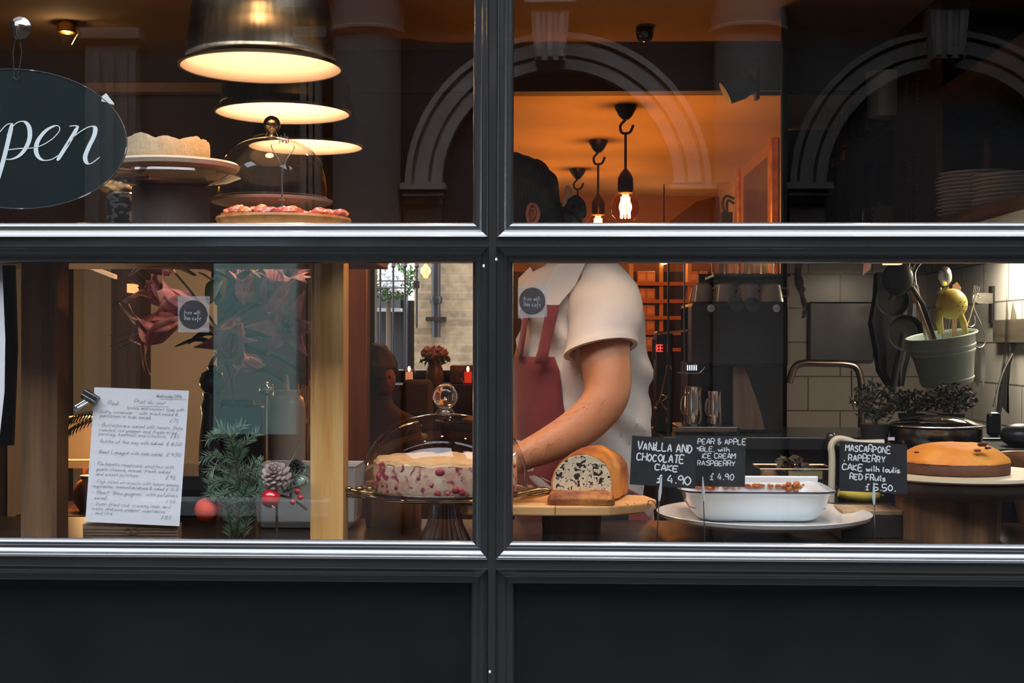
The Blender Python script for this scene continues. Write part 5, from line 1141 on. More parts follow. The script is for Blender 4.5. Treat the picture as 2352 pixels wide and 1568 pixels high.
# polo shirt: torso, collar, sleeve
SHIRT = mat('polo_cream', (.62, .56, .49), .85, c2=(.68, .62, .55), scale=8, bump=.25, bscale=14, sheen=.3)
rows = [(598, 1262, 1412, .10), (630, 1215, 1436, .13), (670, 1196, 1458, .15), (720, 1190, 1477, .165), (780, 1188, 1489, .17), (850, 1190, 1493, .17), (920, 1190, 1494, .168), (980, 1192, 1492, .165), (1050, 1196, 1486, .16), (1130, 1200, 1480, .16), (1230, 1205, 1478, .165)]
def torso_ring(py, a, b, ry, grow=0, y0=0, n=48, a0=0, a1=2*PI):
    A, Bp = B(a, py), B(b, py); c = (A+Bp)/2; rx = (Bp-A).length/2+grow; out = []
    for k in range(n):
        t = a0+(a1-a0)*k/(n if abs(a1-a0-2*PI) < 1e-6 else n-1); cs_, sn = math.cos(t), math.sin(t)
        e = .85
        out.append(Vector((c.x+rx*math.copysign(abs(cs_)**e, cs_), YB+y0+(ry+grow)*math.copysign(abs(sn)**e, sn), c.z)))
    return out
mb = MB().loft([torso_ring(*r_) for r_ in rows[::-1]]); bmesh.ops.subdivide_edges(mb.bm, edges=mb.bm.edges[:], cuts=3, use_grid_fill=True)
from mathutils import noise as _nz
for v in mb.bm.verts:
    n_ = Vector((v.co.x-B(1340, 700).x, v.co.y-YB, 0)).normalized()
    v.co += n_*(.022*_nz.noise(Vector((v.co.x*4, v.co.y*5, v.co.z*15+v.co.x*10)))+.014*_nz.noise(Vector((v.co.x*9+v.co.z*9, 4, v.co.z*9))))
shirt = mb.build('polo_shirt', SHIRT, pr_)
# sleeve
def armring(c, ax, r, n=32, sx=1.0):
    ax = ax.normalized(); u = ax.cross(Vector((0, 1, 0))).normalized(); w = u.cross(ax).normalized()
    return [c+u*r*math.cos(2*PI*k/n)*sx+w*r*math.sin(2*PI*k/n) for k in range(n)]
sl = [(B(1350, 598, -.02), .050, (.2, 0, -1)), (B(1368, 628, -.06), .078, (.15, -.2, -1)), (B(1385, 668, -.11), .098, (.0, -.3, -1)), (B(1390, 712, -.15), .105, (0, -.3, -1)), (B(1388, 755, -.18), .104, (0, -.3, -1)), (B(1383, 788, -.21), .103, (.06, -.3, -1)), (B(1380, 803, -.22), .104, (.06, -.3, -1))]
tilt = lambda v: Vector((v[0]+.12, v[1], v[2]))
R_s = [armring(c_, tilt(a_), r_) for c_, r_, a_ in sl]
R_s += [armring(sl[-1][0]+Vector((0, 0, 0)), tilt(sl[-1][2]), .092), armring(sl[-2][0]+Vector((0, 0, -.003)), tilt(sl[-2][2]), .09)]
mb = MB().loft(R_s, cap=False); bmesh.ops.subdivide_edges(mb.bm, edges=mb.bm.edges[:], cuts=1, use_grid_fill=True)
for v in mb.bm.verts:
    v.co.z += .003*_nz.noise(v.co*18); v.co.y += .016*_nz.noise(Vector((v.co.x*8, 0, v.co.z*22))); v.co.x += .009*_nz.noise(Vector((v.co.x*6, 3, v.co.z*20+v.co.y*8)))
mb.build('sleeve', SHIRT, shirt)
MB().loft([armring(sl[-2][0]+(sl[-1][0]-sl[-2][0])*t, tilt(sl[-1][2]), .1055) for t in (.35, .45, .95, 1.05)], cap=False).build('sleeve_hem', mat('polo_hem', (.66, .58, .50), .85, sheen=.3), shirt)
# collar: two stiff flaps standing off the neck
def flap(pts, dys, th=.004):
    g = [P(x, y, YB+d) for (x, y), d in zip(pts, dys)]
    return MB().prism(g, (0, th, .0))
flap([(1292, 592), (1352, 590), (1322, 655), (1282, 703), (1226, 697), (1262, 640)], (-.14, -.13, -.165, -.185, -.18, -.16)).build('collar', mat('collar_cream', (.68, .60, .52), .85, sheen=.3), shirt, bevel=.002)
flap([(1190, 640), (1218, 612), (1232, 640), (1214, 700), (1190, 716)], (-.02, -.05, -.09, -.12, -.08)).build('collar', MATS['collar_cream'], shirt, bevel=.002)
# apron: bib, skirt, straps
AP = mat('apron_maroon', (.16, .018, .022), .85, c2=(.20, .03, .03), scale=10, bump=.3, bscale=20, sheen=.2)
def partial(py, a, b, ry, a0, a1, grow=.010, n=22): return torso_ring(py, a, b, ry, grow, 0, n, a0, a1)
g = []
for (py, a, b, ry), (a0, a1) in zip([(818, 1188, 1490, .17), (850, 1188, 1493, .17), (900, 1188, 1494, .17), (960, 1190, 1492, .168), (1020, 1192, 1490, .166), (1080, 1194, 1490, .165), (1140, 1192, 1496, .168), (1230, 1188, 1502, .175), (1400, 1180, 1510, .185), (1600, 1176, 1512, .19)],
     [(2.7, 4.35), (2.65, 4.42), (2.6, 4.45), (2.5, 4.5), (2.4, 4.6), (2.2, 4.9), (2.0, 5.9), (1.9, 6.4), (1.9, 6.4), (1.9, 6.4)]):
    g.append(partial(py, a, b, ry, a0, a1))
mb = MB().sheet(g); o = mb.build('apron', AP, pr_); o.modifiers.new('thick', 'SOLIDIFY').thickness = .003
mb = MB()
mb.sheet([[P(x, y, YB-d) for (x, d) in ((xa, da), (xb, db))] for y, xa, da, xb, db in ((700, 1256, .176, 1285, .186), (735, 1250, .172, 1278, .182), (770, 1243, .172, 1270, .182), (805, 1236, .172, 1262, .182), (835, 1226, .175, 1256, .188))])
o = mb.build('apron_strap', AP, pr_); o.modifiers.new('thick', 'SOLIDIFY').thickness = .003
mb = MB().sheet([[P(x, y, YB-d) for (x, d) in ((xa, da), (xb, db))] for y, xa, da, xb, db in ((716, 1203, .10, 1215, .13), (770, 1196, .10, 1208, .13), (825, 1188, .09, 1200, .13))])
o = mb.build('apron_strap', AP, pr_); o.modifiers.new('thick', 'SOLIDIFY').thickness = .003
TR = mat('trousers_dark', (.02, .02, .024), .8)
for k in (20, 24):
    sgn = -1 if k == 20 else 1
    mb = MB().loft([[Vector((hipx.x+dx+rx_*math.cos(2*PI*j/24), YB+sgn*.10+rx_*.95*math.sin(2*PI*j/24), z)) for j in range(24)] for z, rx_, dx in ((1.02, .135, 0), (.85, .125, 0), (.62, .095, .01), (.4, .085, .02), (.17, .075, .03))])
    mb.build('trousers', TR, pr_)
    MB().ball((hipx.x-.05, YB+sgn*.11, FLOORZ+.05), .06, (2.3, .9, .85)).build('shoe', BLACKP, pr_)
# worktop he leans over
wt = thing('work_counter', 'dark work counter behind the display carrying the coffee machine', 'counter', (PX(1650, 1.45), 1.45, FLOORZ))
wz = P(1, 985, 1.45).z
MB().box(PX(1510, 1.45), XR-.01, 1.22, 1.72, wz-.04, wz).build('top', MATS['counter_dark'], wt, smooth=False, bevel=.003)
MB().box(PX(1520, 1.45), XR-.012, 1.26, 1.70, FLOORZ, wz-.04).build('body', MATS['counter_body'], wt, smooth=False)

# ================================================================== COFFEE STATION (right of the barista)
Y = 1.5
xm0, xm1 = PX(1582, 1.4), PX(1800, 1.4)
cm = thing('coffee_machine', 'big black coffee machine beside the white tiles', 'coffee machine', ((xm0+xm1)/2, 1.5, wz))
mt = P(1, 693, 1.34).z
MB().box(xm0, xm1, 1.42, 1.68, wz, mt).build('back_body', mat('machine_black', (.008, .009, .010), .3, coat=.3), cm, smooth=False, bevel=.01)
MB().box(xm0, xm1-.0, 1.30, 1.68, P(1, 838, 1.3).z, mt).build('hood', mat('machine_grey', (.022, .024, .027), .5), cm, smooth=False, bevel=.012)
MB().box(PX(1548, 1.4), PX(1688, 1.4), 1.285, 1.5, wz, P(1, 972, 1.3).z).build('drip_tray', MATS['machine_black'], cm, smooth=False, bevel=.004)
MB().box(PX(1545, 1.28), PX(1692, 1.28), 1.275, 1.29, P(1, 984, 1.28).z, P(1, 976, 1.28).z).build('tray_rail', mat('dull_steel', (.3, .22, .16), .3, 1), cm, smooth=False)
for x in (1632, 1782): MB().lathe([(0, 0), (.012, 0), (.012, .012), (0, .014)], P(x, 708, 1.29), 20, axis=Matrix.Rotation(PI/2, 4, 'X')).build('knob', STEEL, cm)
for k in range(5): MB().box(PX(1578+k*5, 1.29), PX(1580.5+k*5, 1.29), 1.285, 1.29, P(1, 846, 1.29).z, P(1, 834, 1.29).z).build('indicator', mat('led_white', (.9, .9, .9), .5, emit=(.8, .9, 1), es=1.0), cm, smooth=False)
MB().tube(smooth_path([P(1556, 856, 1.27), P(1600, 858, 1.27), P(1612, 852, 1.27), P(1620, 842, 1.27)]), .0025, 6).build('steam_wand', STEEL, cm)
for k in range(2):
    c = P(1688+36*k, 700, 1.29); MB().lathe([(0, 0), (.022, 0), (.026, .01), (.024, .03), (0, .032)], c, 24, axis=Matrix.Rotation(PI/2, 4, 'X')).build('gauge', mat('gauge_black', (.01, .01, .012), .2, coat=1), cm)
# control box with red digits and angled brass edge
cb = thing('grinder', 'narrow black coffee grinder with red digits next to the barista', 'grinder', (PX(1535, 1.4), 1.4, wz))
MB().box(PX(1508, 1.36), PX(1545, 1.36), 1.36, 1.50, wz+.001, P(1, 758, 1.36).z).build('body', MATS['machine_black'], cb, smooth=False, bevel=.006)
MB().box(PX(1510, 1.355), PX(1585, 1.355), 1.345, 1.36, P(1, 762, 1.35).z, P(1, 757, 1.35).z, Matrix.Rotation(math.radians(-7), 3, 'Y')).build('lid_edge', mat('copper', (.65, .28, .08), .25, 1), cb, smooth=False)
mb = MB(); 
for (xx) in (1508, 1516): 
    for (yy) in (788, 795, 802): mb.box(PX(xx, 1.355), PX(xx+6, 1.355), 1.352, 1.356, P(1, yy+1.5, 1.355).z, P(1, yy, 1.355).z)
    mb.box(PX(xx, 1.355), PX(xx+1.5, 1.355), 1.352, 1.356, P(1, 802, 1.355).z, P(1, 788, 1.355).z)
mb.build('digits', mat('led_red', (1, .05, .03), .5, emit=(1, .03, .02), es=6), cb, smooth=False)
MB().box(PX(1498, 1.34), PX(1506, 1.34), 1.34, 1.36, P(1, 822, 1.34).z, P(1, 775, 1.34).z).build('handle', mat('handle_grey', (.10, .06, .06), .3, .5), cb, smooth=False, bevel=.003)
# steel jugs
for i, (x, y0, y1, w, lab) in enumerate(((1590, 884, 972, 50, 'shiny steel milk jug nearest the barista'), (1640, 893, 971, 38, 'smaller steel milk jug beside the wood wedge'))):
    Yj = 1.33; c = P(x, y1, Yj); c.z = P(1, 972, 1.3).z+.001; r = w/2*M_(Yj); h = (y1-y0)*M_(Yj)
    t = thing('milk_jug', lab, 'jug', c, 'steel milk jugs on the drip tray')
    MB().lathe([(0, 0), (r*.95, 0), (r, .006), (r*.96, h*.5), (r*.9, h*.85), (r*.96, h), (r*.92, h), (r*.86, h*.85), (r*.9, .01), (0, .008)], c, 40).build('body', mat('polished_steel', (.7, .68, .64), .12, 1), t)
    MB().tube(smooth_path([c+Vector((-r*.5, -r*.85, h*.85)), c+Vector((-r*1.1, -r*1.3, h*.7)), c+Vector((-r*1.1, -r*1.2, h*.35)), c+Vector((-r*.5, -r*.85, h*.25))]), .003, 8).build('handle', STEEL, t)
# tongs / brass lever hanging in front, wood wedge board
lv = thing('tongs', 'thin brass tongs leaning on the drip tray beside the barista', 'tongs', P(1508, 972, 1.25))
MB().tube([P(1531, 848, 1.25), P(1528, 868, 1.25), P(1516, 915, 1.25), P(1504, 938, 1.25)], [.002, .003, .003, .002], 8).tube(smooth_path([P(1531, 858, 1.25), P(1531, 842, 1.25), P(1538, 840, 1.25), P(1543, 848, 1.25)]), .002, 6).ball(P(1505, 937, 1.25), .006, sub=2).build('arm', BRASS, lv)
MB().tube(smooth_path([P(1516, 905, 1.26), P(1532, 912, 1.26), P(1520, 925, 1.26), P(1534, 945, 1.26), P(1530, 972, 1.26)]), [.002]*4+[.003]*4+[.0035]*4+[.003]*4+[.0015], 8).build('arm', BRASS, lv)
tag(MB().prism([P(1684, 987, 1.34), P(1757, 987, 1.34), P(1748, 950, 1.34), P(1735, 910, 1.34), P(1717, 860, 1.34), P(1706, 836, 1.34), P(1694, 830, 1.34), P(1684, 831, 1.34)], (0, .02, 0)).build('wooden_wedge', woodmat('wedge_wood', (.20, .12, .07), (.34, .21, .12), 'z', .6, .5), loc=(PX(1715, 1.34), 1.34, wz), smooth=False, bevel=.003), 'upright curved wooden board standing before the coffee machine', 'board')
# upturned cups on the machine
rn = random.Random(4)
CUP = mat('cup_beige', (.36, .30, .25), .3, coat=.3)
cup0 = None
for i, (x, yy, zf) in enumerate(((1612, 1.38, 0), (1664, 1.37, 0), (1718, 1.38, 0), (1770, 1.37, 0))):
    c = Vector((PX(x, yy), yy, mt+.002)); h = .062
    if cup0 is None:
        cup0 = thing('coffee_cup', '', 'cup', c, 'upturned cups on the coffee machine')
        MB().lathe([(.040, 0), (.042, .002), (.038, .02), (.030, h-.006), (.022, h-.002), (.018, h), (0, h-.003)], c, 32).build('cup', CUP, cup0)
        MB().tube(smooth_path([c+Vector((.036, 0, .02)), c+Vector((.055, 0, .022)), c+Vector((.055, 0, .042)), c+Vector((.033, 0, .046))]), .003, 8).build('handle', CUP, cup0)
        k = cup0
    else: k = copy_tree(cup0, c)
    k['label'] = ['leftmost upturned cup on the coffee machine, by the wine rack', 'second upturned cup from the left on the coffee machine', 'third upturned cup from the left on the coffee machine', 'rightmost upturned cup on the coffee machine, next to the tiles'][i]
# glass rack above the cups: a slim shelf of tumblers
gz = mt+.085
gsf = tag(MB().box(PX(1628, 1.5), PX(1798, 1.5), 1.36, 1.62, gz, gz+.008).build('glass_shelf', mat('shelf_dark', (.03, .02, .015), .3), loc=(PX(1715, 1.5), 1.5, gz), smooth=False), 'thin dark shelf above the upturned cups', 'shelf')
for x in (PX(1632, 1.4), PX(1794, 1.4)): MB().tube([(x, 1.6, mt), (x, 1.6, gz)], .005, 8).build('bracket', BLACKM, gsf)
g0 = None
for i, x in enumerate((1650, 1678, 1706, 1734, 1762)):
    c = Vector((PX(x, 1.45), 1.45, gz+.008))
    if g0 is None:
        g0 = tag(MB().lathe([(0, 0), (.022, 0), (.028, .08), (.026, .08), (.020, .006), (0, .006)], c, 24).build('tumbler', THICKG, loc=c), 'glass tumbler on the thin shelf above the upturned cups', 'glass', 'tumblers on the thin shelf')
    else:
        k = g0.copy(); COL.objects.link(k); k.location = c
# glazed screen left of the machine
gl = thing('glass_screen', 'tall thin glass screen between the barista and the coffee machine', 'screen', (PX(1556, 1.24), 1.24, FLOORZ))
MB().box(PX(1533, 1.24), PX(1537, 1.24), 1.235, 1.25, FLOORZ, 1.75).build('post', mat('post_slim', (.06, .05, .05), .3, .6), gl, smooth=False)
MB().box(PX(1570, 1.24), PX(1573, 1.24), 1.235, 1.25, 1.2, 1.75).build('post', mat('post_slim2', (.14, .09, .09), .3, .6), gl, smooth=False)
# dark end panel by the tiles, extended back and up to block bulb light
a_, b_ = PX(1792, 1.75), PX(1790, 3.4)
struct(MB().prism([(a_, 1.74, FLOORZ), (a_, 1.74, CEIL1), (b_, 3.40, CEIL1), (b_, 3.40, FLOORZ)], (.022, 0, 0)).build('wall_kitchen_end', mat('end_panel', (.012, .014, .015), .5), smooth=False))
struct(MB().box(PX(1600, 1.85), PX(1795, 1.85), 1.78, 1.84, FLOORZ, 1.69).build('wall_station_back', mat('station_back', (.014, .013, .012), .6), smooth=False))

# --- wine crates glowing in the rear room
Y = 5.7; cr0 = None
wr = thing('crate_rack', 'rack of orange lit pale crates beyond the barista shoulder', 'rack', (PX(1500, Y), Y, FLOORZ))
for x in (1448, 1516, 1580, 1640):
    MB().box(PX(x, Y)-.012, PX(x, Y)+.012, Y-.1, Y+.15, FLOORZ, P(1, 598, Y).z).build('post', mat('rack_wood', (.50, .27, .11), .6), wr, smooth=False)
lvls = (648, 687, 724, 758, 795)
for y in lvls: MB().box(PX(1448, Y), PX(1640, Y), Y-.12, Y+.15, P(1, y+8, Y).z, P(1, y, Y).z).build('shelf', mat('rack_shelf', (.42, .16, .07), .6), wr, smooth=False)
n = 0
for yi, y in enumerate(lvls):
    for xi, x in enumerate((1472, 1492, 1590, 1612)):
        c = Vector((PX(x, Y), Y, P(1, y, Y).z)); w = 20*M_(Y)/2
        if cr0 is None:
            cr0 = thing('wooden_box', '', 'box', c, 'small boxes on the orange lit rack')
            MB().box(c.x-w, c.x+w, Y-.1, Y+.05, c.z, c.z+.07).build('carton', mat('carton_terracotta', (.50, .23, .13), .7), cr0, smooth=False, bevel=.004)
            MB().box(c.x-w*.7, c.x+w*.7, Y-.102, Y-.1, c.z+.015, c.z+.05).build('label_patch', mat('carton_label', (.62, .36, .24), .7), cr0, smooth=False)
            k = cr0
        else: k = copy_tree(cr0, c)
        k['label'] = 'small terracotta coloured box on the orange lit rack'
# picture, coat hook, door, ceiling fittings, pendants with glowing bulbs
fr = thing('picture_frame', 'gilt framed picture on the orange wall of the rear room', 'picture', (XO-.03, P(1740, 400, 4.4).y, 2.0))
def ydep(px): # depth where the sight line meets the orange wall
    d = RC @ Vector(((px-1176)/F, 0, -1)); t = (XO-.02)/d.x; return d.y*t-3
ya, yb_ = ydep(1780), ydep(1697); zt_ = P(1, 288, (ya+yb_)/2).z; zt_ = 1.45+.485*(ydep(1740)+3)/3.0*.98; zt_ = P(1740, 293, ydep(1740)).z; zl_ = zt_-1.05
for a, b, c_, d in ((ya, ya+.09, zl_, zt_), (yb_-.09, yb_, zl_, zt_), (ya, yb_, zt_-.075, zt_), (ya, yb_, zl_, zl_+.075)):
    MB().box(XO-.045, XO-.002, a, b, c_, d).build('frame_bar', mat('gilt', (.75, .42, .12), .3, .6, c2=(.55, .28, .08), scale=20), fr, smooth=False, bevel=.01)
MB().box(XO-.022, XO-.004, ya+.085, yb_-.085, zl_+.07, zt_-.07).build('mount', mat('picture_mount', (.42, .22, .07), .5), fr, smooth=False)
MB().box(XO-.024, XO-.020, ya+.20, yb_-.20, zl_+.14, zt_-.20).build('canvas', mat('picture_dark', (.05, .02, .012), .3, c2=(.11, .045, .02), scale=4, coat=.3), fr, smooth=False)
Y = ydep(1682); hk = thing('coat_hook', 'black wall hook with keys beside the gilt frame', 'hook', (XO, Y, P(1680, 480, Y).z))
MB().tube(smooth_path([Vector((XO-.01, Y, P(1, 458, Y).z)), Vector((XO-.06, Y, P(1, 452, Y).z)), Vector((XO-.08, Y, P(1, 470, Y).z)), Vector((XO-.06, Y, P(1, 500, Y).z))]), .008, 8).tube(smooth_path([Vector((XO-.01, Y, P(1, 470, Y).z)), Vector((XO-.05, Y, P(1, 462, Y).z)), Vector((XO-.055, Y, P(1, 490, Y).z))]), .008, 8).build('hook', BLACKM, hk)
MB().box(XO-.09, XO-.02, Y-.01, Y+.02, P(1, 515, Y).z, P(1, 488, Y).z).build('keys', BLACKM, hk, smooth=False, bevel=.005)
Y = ydep(1660)-.1
bn = tag(MB().prism([P(1530, 515, Y), P(1655, 515, Y), P(1652, 449, Y), P(1640, 452, Y), P(1600, 462, Y)], (0, .03, 0)).build('open_hatch', mat('hatch_dark', (.10, .045, .03), .6), loc=P(1600, 515, Y), smooth=False, bevel=.004), 'dark slanted panel rising behind the hanging bulbs', 'panel')
Y = 3.9
wl = thing('wall_speaker', 'small black speaker on a bracket high on the orange wall', 'speaker', (PX(1790, 2.1), 2.1, P(1740, 225, 2.1).z))
Yw = 2.1
MB().box(PX(1735, Yw), PX(1744, Yw), Yw, Yw+.05, P(1, 232, Yw).z, P(1, 140, Yw).z).build('bracket', BLACKM, wl, smooth=False)
MB().tube(smooth_path([P(1738, 215, Yw), P(1732, 192, Yw), P(1715, 182, Yw), P(1700, 186, Yw)]), .014, 8).build('arm', BLACKM, wl)
MB().lathe([(0, -.055), (.045, -.055), (.055, .0), (.05, .05), (.03, .06), (0, .06)], P(1695, 198, Yw), 24, axis=Matrix.Rotation(math.radians(60), 4, 'Y')).build('cone', mat('speaker_black', (.03, .035, .035), .5), wl)
MB().box(PX(1738, Yw), PX(1795, Yw)+.02, Yw+.02, Yw+.04, P(1, 222, Yw).z, P(1, 214, Yw).z).build('wall_plate', BLACKM, wl, smooth=False)
Y = 1.6; c = P(1481, 80, Y); c.z = CEIL1
Yc = CAM.y+(CEIL1-ZC)/((784-66)/F)*1.0
c = P(1481, 66, Yc); c.z = CEIL1
tag(MB().lathe([(0, 0), (.032, 0), (.034, -.008), (.033, -.022), (.027, -.042), (.012, -.052), (0, -.053)], c, 32).build('dome_camera', mat('dome_black', (.015, .02, .02), .15, coat=1), loc=c), 'small black dome camera on the front ceiling', 'security camera')
for i, (px, py, lab) in enumerate(((1437, 243, 'nearest bulb pendant with a bright globe over the rear room'), (1374, 323, 'middle bulb pendant on a dark hooked cord'), (1327, 388, 'farthest bulb pendant, mostly hidden behind the barista hair'))):
    d_ = (CEIL2-ZC)/((784-py)/F); Y = d_-3; c = P(px, py, Y); c.z = CEIL2
    t = thing('bulb_pendant', lab, 'pendant lamp', c, 'hooked cord pendants in the rear room')
    MB().lathe([(0, 0), (.048, 0), (.046, -.012), (.028, -.045), (.012, -.06), (0, -.06)], c, 32).build('ceiling_rose', BLACKM, t)
    MB().tube(smooth_path([c+Vector((0, 0, -.06)), c+Vector((-.022, 0, -.085)), c+Vector((-.015, 0, -.115)), c+Vector((.015, 0, -.115)), c+Vector((.028, 0, -.095)), c+Vector((.032, 0, -.082))]), .006, 8).build('hook', BLACKM, t)
    zb_ = (784-478)/F*0; L = 166*5.75/F
    MB().tube([c+Vector((0, 0, -.115)), c+Vector((0, 0, -.27))], .0055, 8).build('cord', mat('cord_twist', (.03, .015, .01), .8), t)
    e = c+Vector((0, 0, -.316))
    MB().lathe([(.005, .07), (.022, .05), (.032, .03), (.034, -.02), (.030, -.035), (0, -.035)], e+Vector((0, 0, -.02)), 24).build('holder', mat('holder_dark', (.06, .025, .012), .35, .5), t)
    g = e+Vector((0, 0, -.116)); R0 = .064
    MB().lathe([(.022, .085), (.024, .072), (.040, .055), (.057, .030), (R0, 0), (.057, -.030), (.038, -.052), (.018, -.063), (0, -.065)], g, 40).build('glass_globe', glassmat('amber_glass', (1, .74, .40), 1.5, base=.02), t)
    mb = MB()
    for k in range(8):
        a = 2*PI*k/8; rr = .017
        mb.tube([g+Vector((rr*math.cos(a), rr*math.sin(a), .045)), g+Vector((rr*1.15*math.cos(a), rr*1.15*math.sin(a), -.045))], .0028, 6)
    mb.build('filament', mat('filament', (1, .7, .3), .5, emit=(1, .62, .25), es=42), t)
    MB().lathe([(.006, .09), (.01, .05), (0, .04)], g, 12).build('stem', THICKG, t)
    light('lamp', g+Vector((0, 0, 0)), 20, (1, .42, .10), .03, t)
# more bulbs further left behind the partition keep the rear room lit
for x, y in ((-1.0, 5.2), (-.4, 5.2), (.7, 5.6)):
    t = thing('bulb_pendant', 'bare bulb hanging in the rear room, seen mirrored in the courtyard window', 'pendant lamp', (x, y, CEIL2), 'bare bulbs over the rear tables')
    MB().tube([(x, y, CEIL2), (x, y, 2.06)], .004, 6).build('cord', BLACKM, t)
    MB().lathe([(0, -.06), (.02, -.055), (.028, 0), (.016, .05), (0, .06)], (x, y, 2.0), 20).build('bulb', mat('bulb_glow', (1, .7, .3), .5, emit=(1, .55, .2), es=20), t)
    light('lamp', (x, y, 2.0), 5, (1, .5, .18), .04, t)

# ================================================================== KITCHEN AT THE RIGHT
# sink counter, tap
kc = thing('kitchen_counter', 'dark kitchen counter below the white tiles', 'counter', (1.42, 3.0, FLOORZ))
kz = P(1, 1075, 2.9).z
MB().box(XO+.01, XR-.005, 2.5, 3.395, kz-.04, kz).build('top', MATS['counter_dark'], kc, smooth=False)
MB().box(XO+.03, XR-.01, 2.55, 3.38, FLOORZ, kz-.04).build('body', MATS['counter_body'], kc, smooth=False)
Y = 2.75
tp = thing('tap', 'tall bronze gooseneck tap in front of the white tiles', 'tap', (PX(1977, Y), Y, kz))
MB().tube(smooth_path([Vector((PX(1977, Y), Y, kz)), P(1979, 960, Y), P(1979, 890, Y), P(1970, 848, Y), P(1945, 836, Y), P(1890, 834, Y), P(1845, 834, Y), P(1825, 845, Y), P(1812, 880, Y)], 6), .0155, 14).build('spout', mat('tap_bronze', (.42, .33, .27), .25, 1), tp)
MB().lathe([(0, 0), (.03, 0), (.03, .05), (.022, .06)], (PX(1977, Y), Y, kz), 24).build('base', MATS['tap_bronze'], tp)
MB().tube([P(1962, 925, Y), P(1975, 925, Y)], .008, 8).tube([P(1956, 850, Y), P(1957, 925, Y)], .004, 8).build('lever', MATS['tap_bronze'], tp)
# dark board/oven tray leaning on the tiles
tag(MB().box(PX(1862, 3.33), PX(2012, 3.33), 3.365, 3.398, P(1, 826, 3.33).z, P(1, 690, 3.33).z).build('chopping_mat', mat('mat_slate', (.045, .047, .052), .35, coat=.4), loc=(PX(1937, 3.33), 3.398, P(1, 690, 3.33).z), smooth=False, bevel=.008), 'dark slate coloured board hung on the white tiles', 'board')
# cream bent stand behind the mascarpone sign
Y = .72
cst = tag(MB().tube(smooth_path([Vector((P(1908, 1100, Y).x, Y, CTZ)), P(1911, 1060, Y), P(1909, 1025, Y), P(1922, 1008, Y), P(1945, 1010, Y), P(1970, 1017, Y), P(2030, 1016, Y)], 8), .0095, 12).build('bent_stand', mat('cream_enamel', (.50, .47, .36), .35, coat=.4), loc=(P(1908, 1100, Y).x, Y, CTZ)), 'cream enamel bent arm rising behind the mascarpone sign', 'stand')
MB().ball(P(1909, 1004, Y+.02), .014, sub=3).build('knob', MATS['mill_dark'], cst)
# box of vegetables
Y = .88; vb = thing('vegetable_box', 'clear box of dark green vegetables behind the enamel dish', 'box', (PX(1825, Y), Y, wz))
vzb, vzt = P(1, 1100, Y).z, P(1, 1064, Y).z
vst = tag(MB().box(PX(1735, Y), PX(1915, Y), Y-.06, Y+.1, FLOORZ, vzb).build('low_cabinet', MATS['counter_body'], loc=(PX(1825, Y), Y, FLOORZ), smooth=False), 'dark low cabinet hidden behind the white cake stand', 'cabinet')
vb.location = (PX(1825, Y), Y, vzb)
mb = MB().loft([[(PX(1742, Y), Y-.05, vzb), (PX(1905, Y), Y-.05, vzb), (PX(1905, Y), Y+.09, vzb), (PX(1742, Y), Y+.09, vzb)], [(PX(1740, Y), Y-.055, vzt), (PX(1908, Y), Y-.055, vzt), (PX(1908, Y), Y+.095, vzt), (PX(1740, Y), Y+.095, vzt)]])
mb.build('box', glassmat('box_plastic', (.85, .85, .8), 2, base=.04), vb, smooth=False)
MB().tube([(PX(1740, Y), Y-.055, vzt), (PX(1908, Y), Y-.055, vzt), (PX(1908, Y), Y+.095, vzt), (PX(1740, Y), Y+.095, vzt)], .002, 6, closed=True).build('rim', mat('rim_copper', (.6, .35, .2), .3, .6), vb)
MB().box(PX(1812, Y-.06), PX(1890, Y-.06), Y-.058, Y-.056, P(1, 1086, Y).z, P(1, 1068, Y).z).build('label', mat('label_olive', (.22, .19, .10), .6), vb, smooth=False)
mb = MB(); write(mb, 'GINGER', P(1822, 1083, Y-.0595), (1, 0, 0), (0, 0, 1), .013, .0013); mb.build('label_text', INK, vb, smooth=False)
for (x, y, r_, m_, nm, lb) in ((1822, 1062, .026, mat('beet_leaf', (.06, .015, .03), .5, c2=(.05, .07, .02), scale=30), 'beetroot', 'dark purple leafy vegetable in the clear box'), (1858, 1060, .03, mat('pepper_green', (.02, .045, .015), .2, coat=.5), 'green_pepper', 'shiny dark green vegetable in the clear box'), (1772, 1074, .02, mat('ginger_tan', (.28, .14, .07), .7), 'ginger_root', 'tan root vegetable at the left end of the clear box')):
    o = MB().ball((PX(x, Y), Y+.02, vzb+r_*.8+.002), r_, (1.5, .8, .8), sub=3).displace(.008, 50)
    if nm == 'beetroot': leafball(o, (PX(x, Y), Y+.02, vzb+.045), .04, 60, .02, (1.2, .8, .7))
    tag(o.build(nm, m_, loc=(PX(x, Y), Y+.02, vzb+.001)), lb, 'vegetable')
# bananas and a yellow folded cloth
Y = .66
zb2 = P(1, 1148, Y).z
tag(MB().tube(smooth_path([P(1925, 1128, Y), P(1950, 1136, Y), P(1985, 1141, Y), P(2030, 1138, Y)], 6), [.004]+[.014]*16+[.004]*2, 10).build('banana', mat('banana_yellow', (.50, .42, .06), .5), loc=P(1975, 1148, Y)), 'ripe banana lying under the mascarpone sign', 'banana')
tag(MB().box(PX(1900, Y), PX(2060, Y), Y-.04, Y+.05, CTZ, zb2).build('banana_crate', MATS['stump_dark'], loc=(PX(1980, Y), Y, CTZ), smooth=False), 'dark little crate carrying the banana', 'crate')
tag(MB().prism([P(1882, 1206, .36), P(1932, 1203, .36), P(1931, 1238, .36)], (0, .004, 0)).build('yellow_napkin', mat('napkin_yellow', (.62, .50, .05), .6), loc=P(1931, 1238, .36), smooth=False), 'yellow triangular napkin corner under the white cake stand', 'napkin')
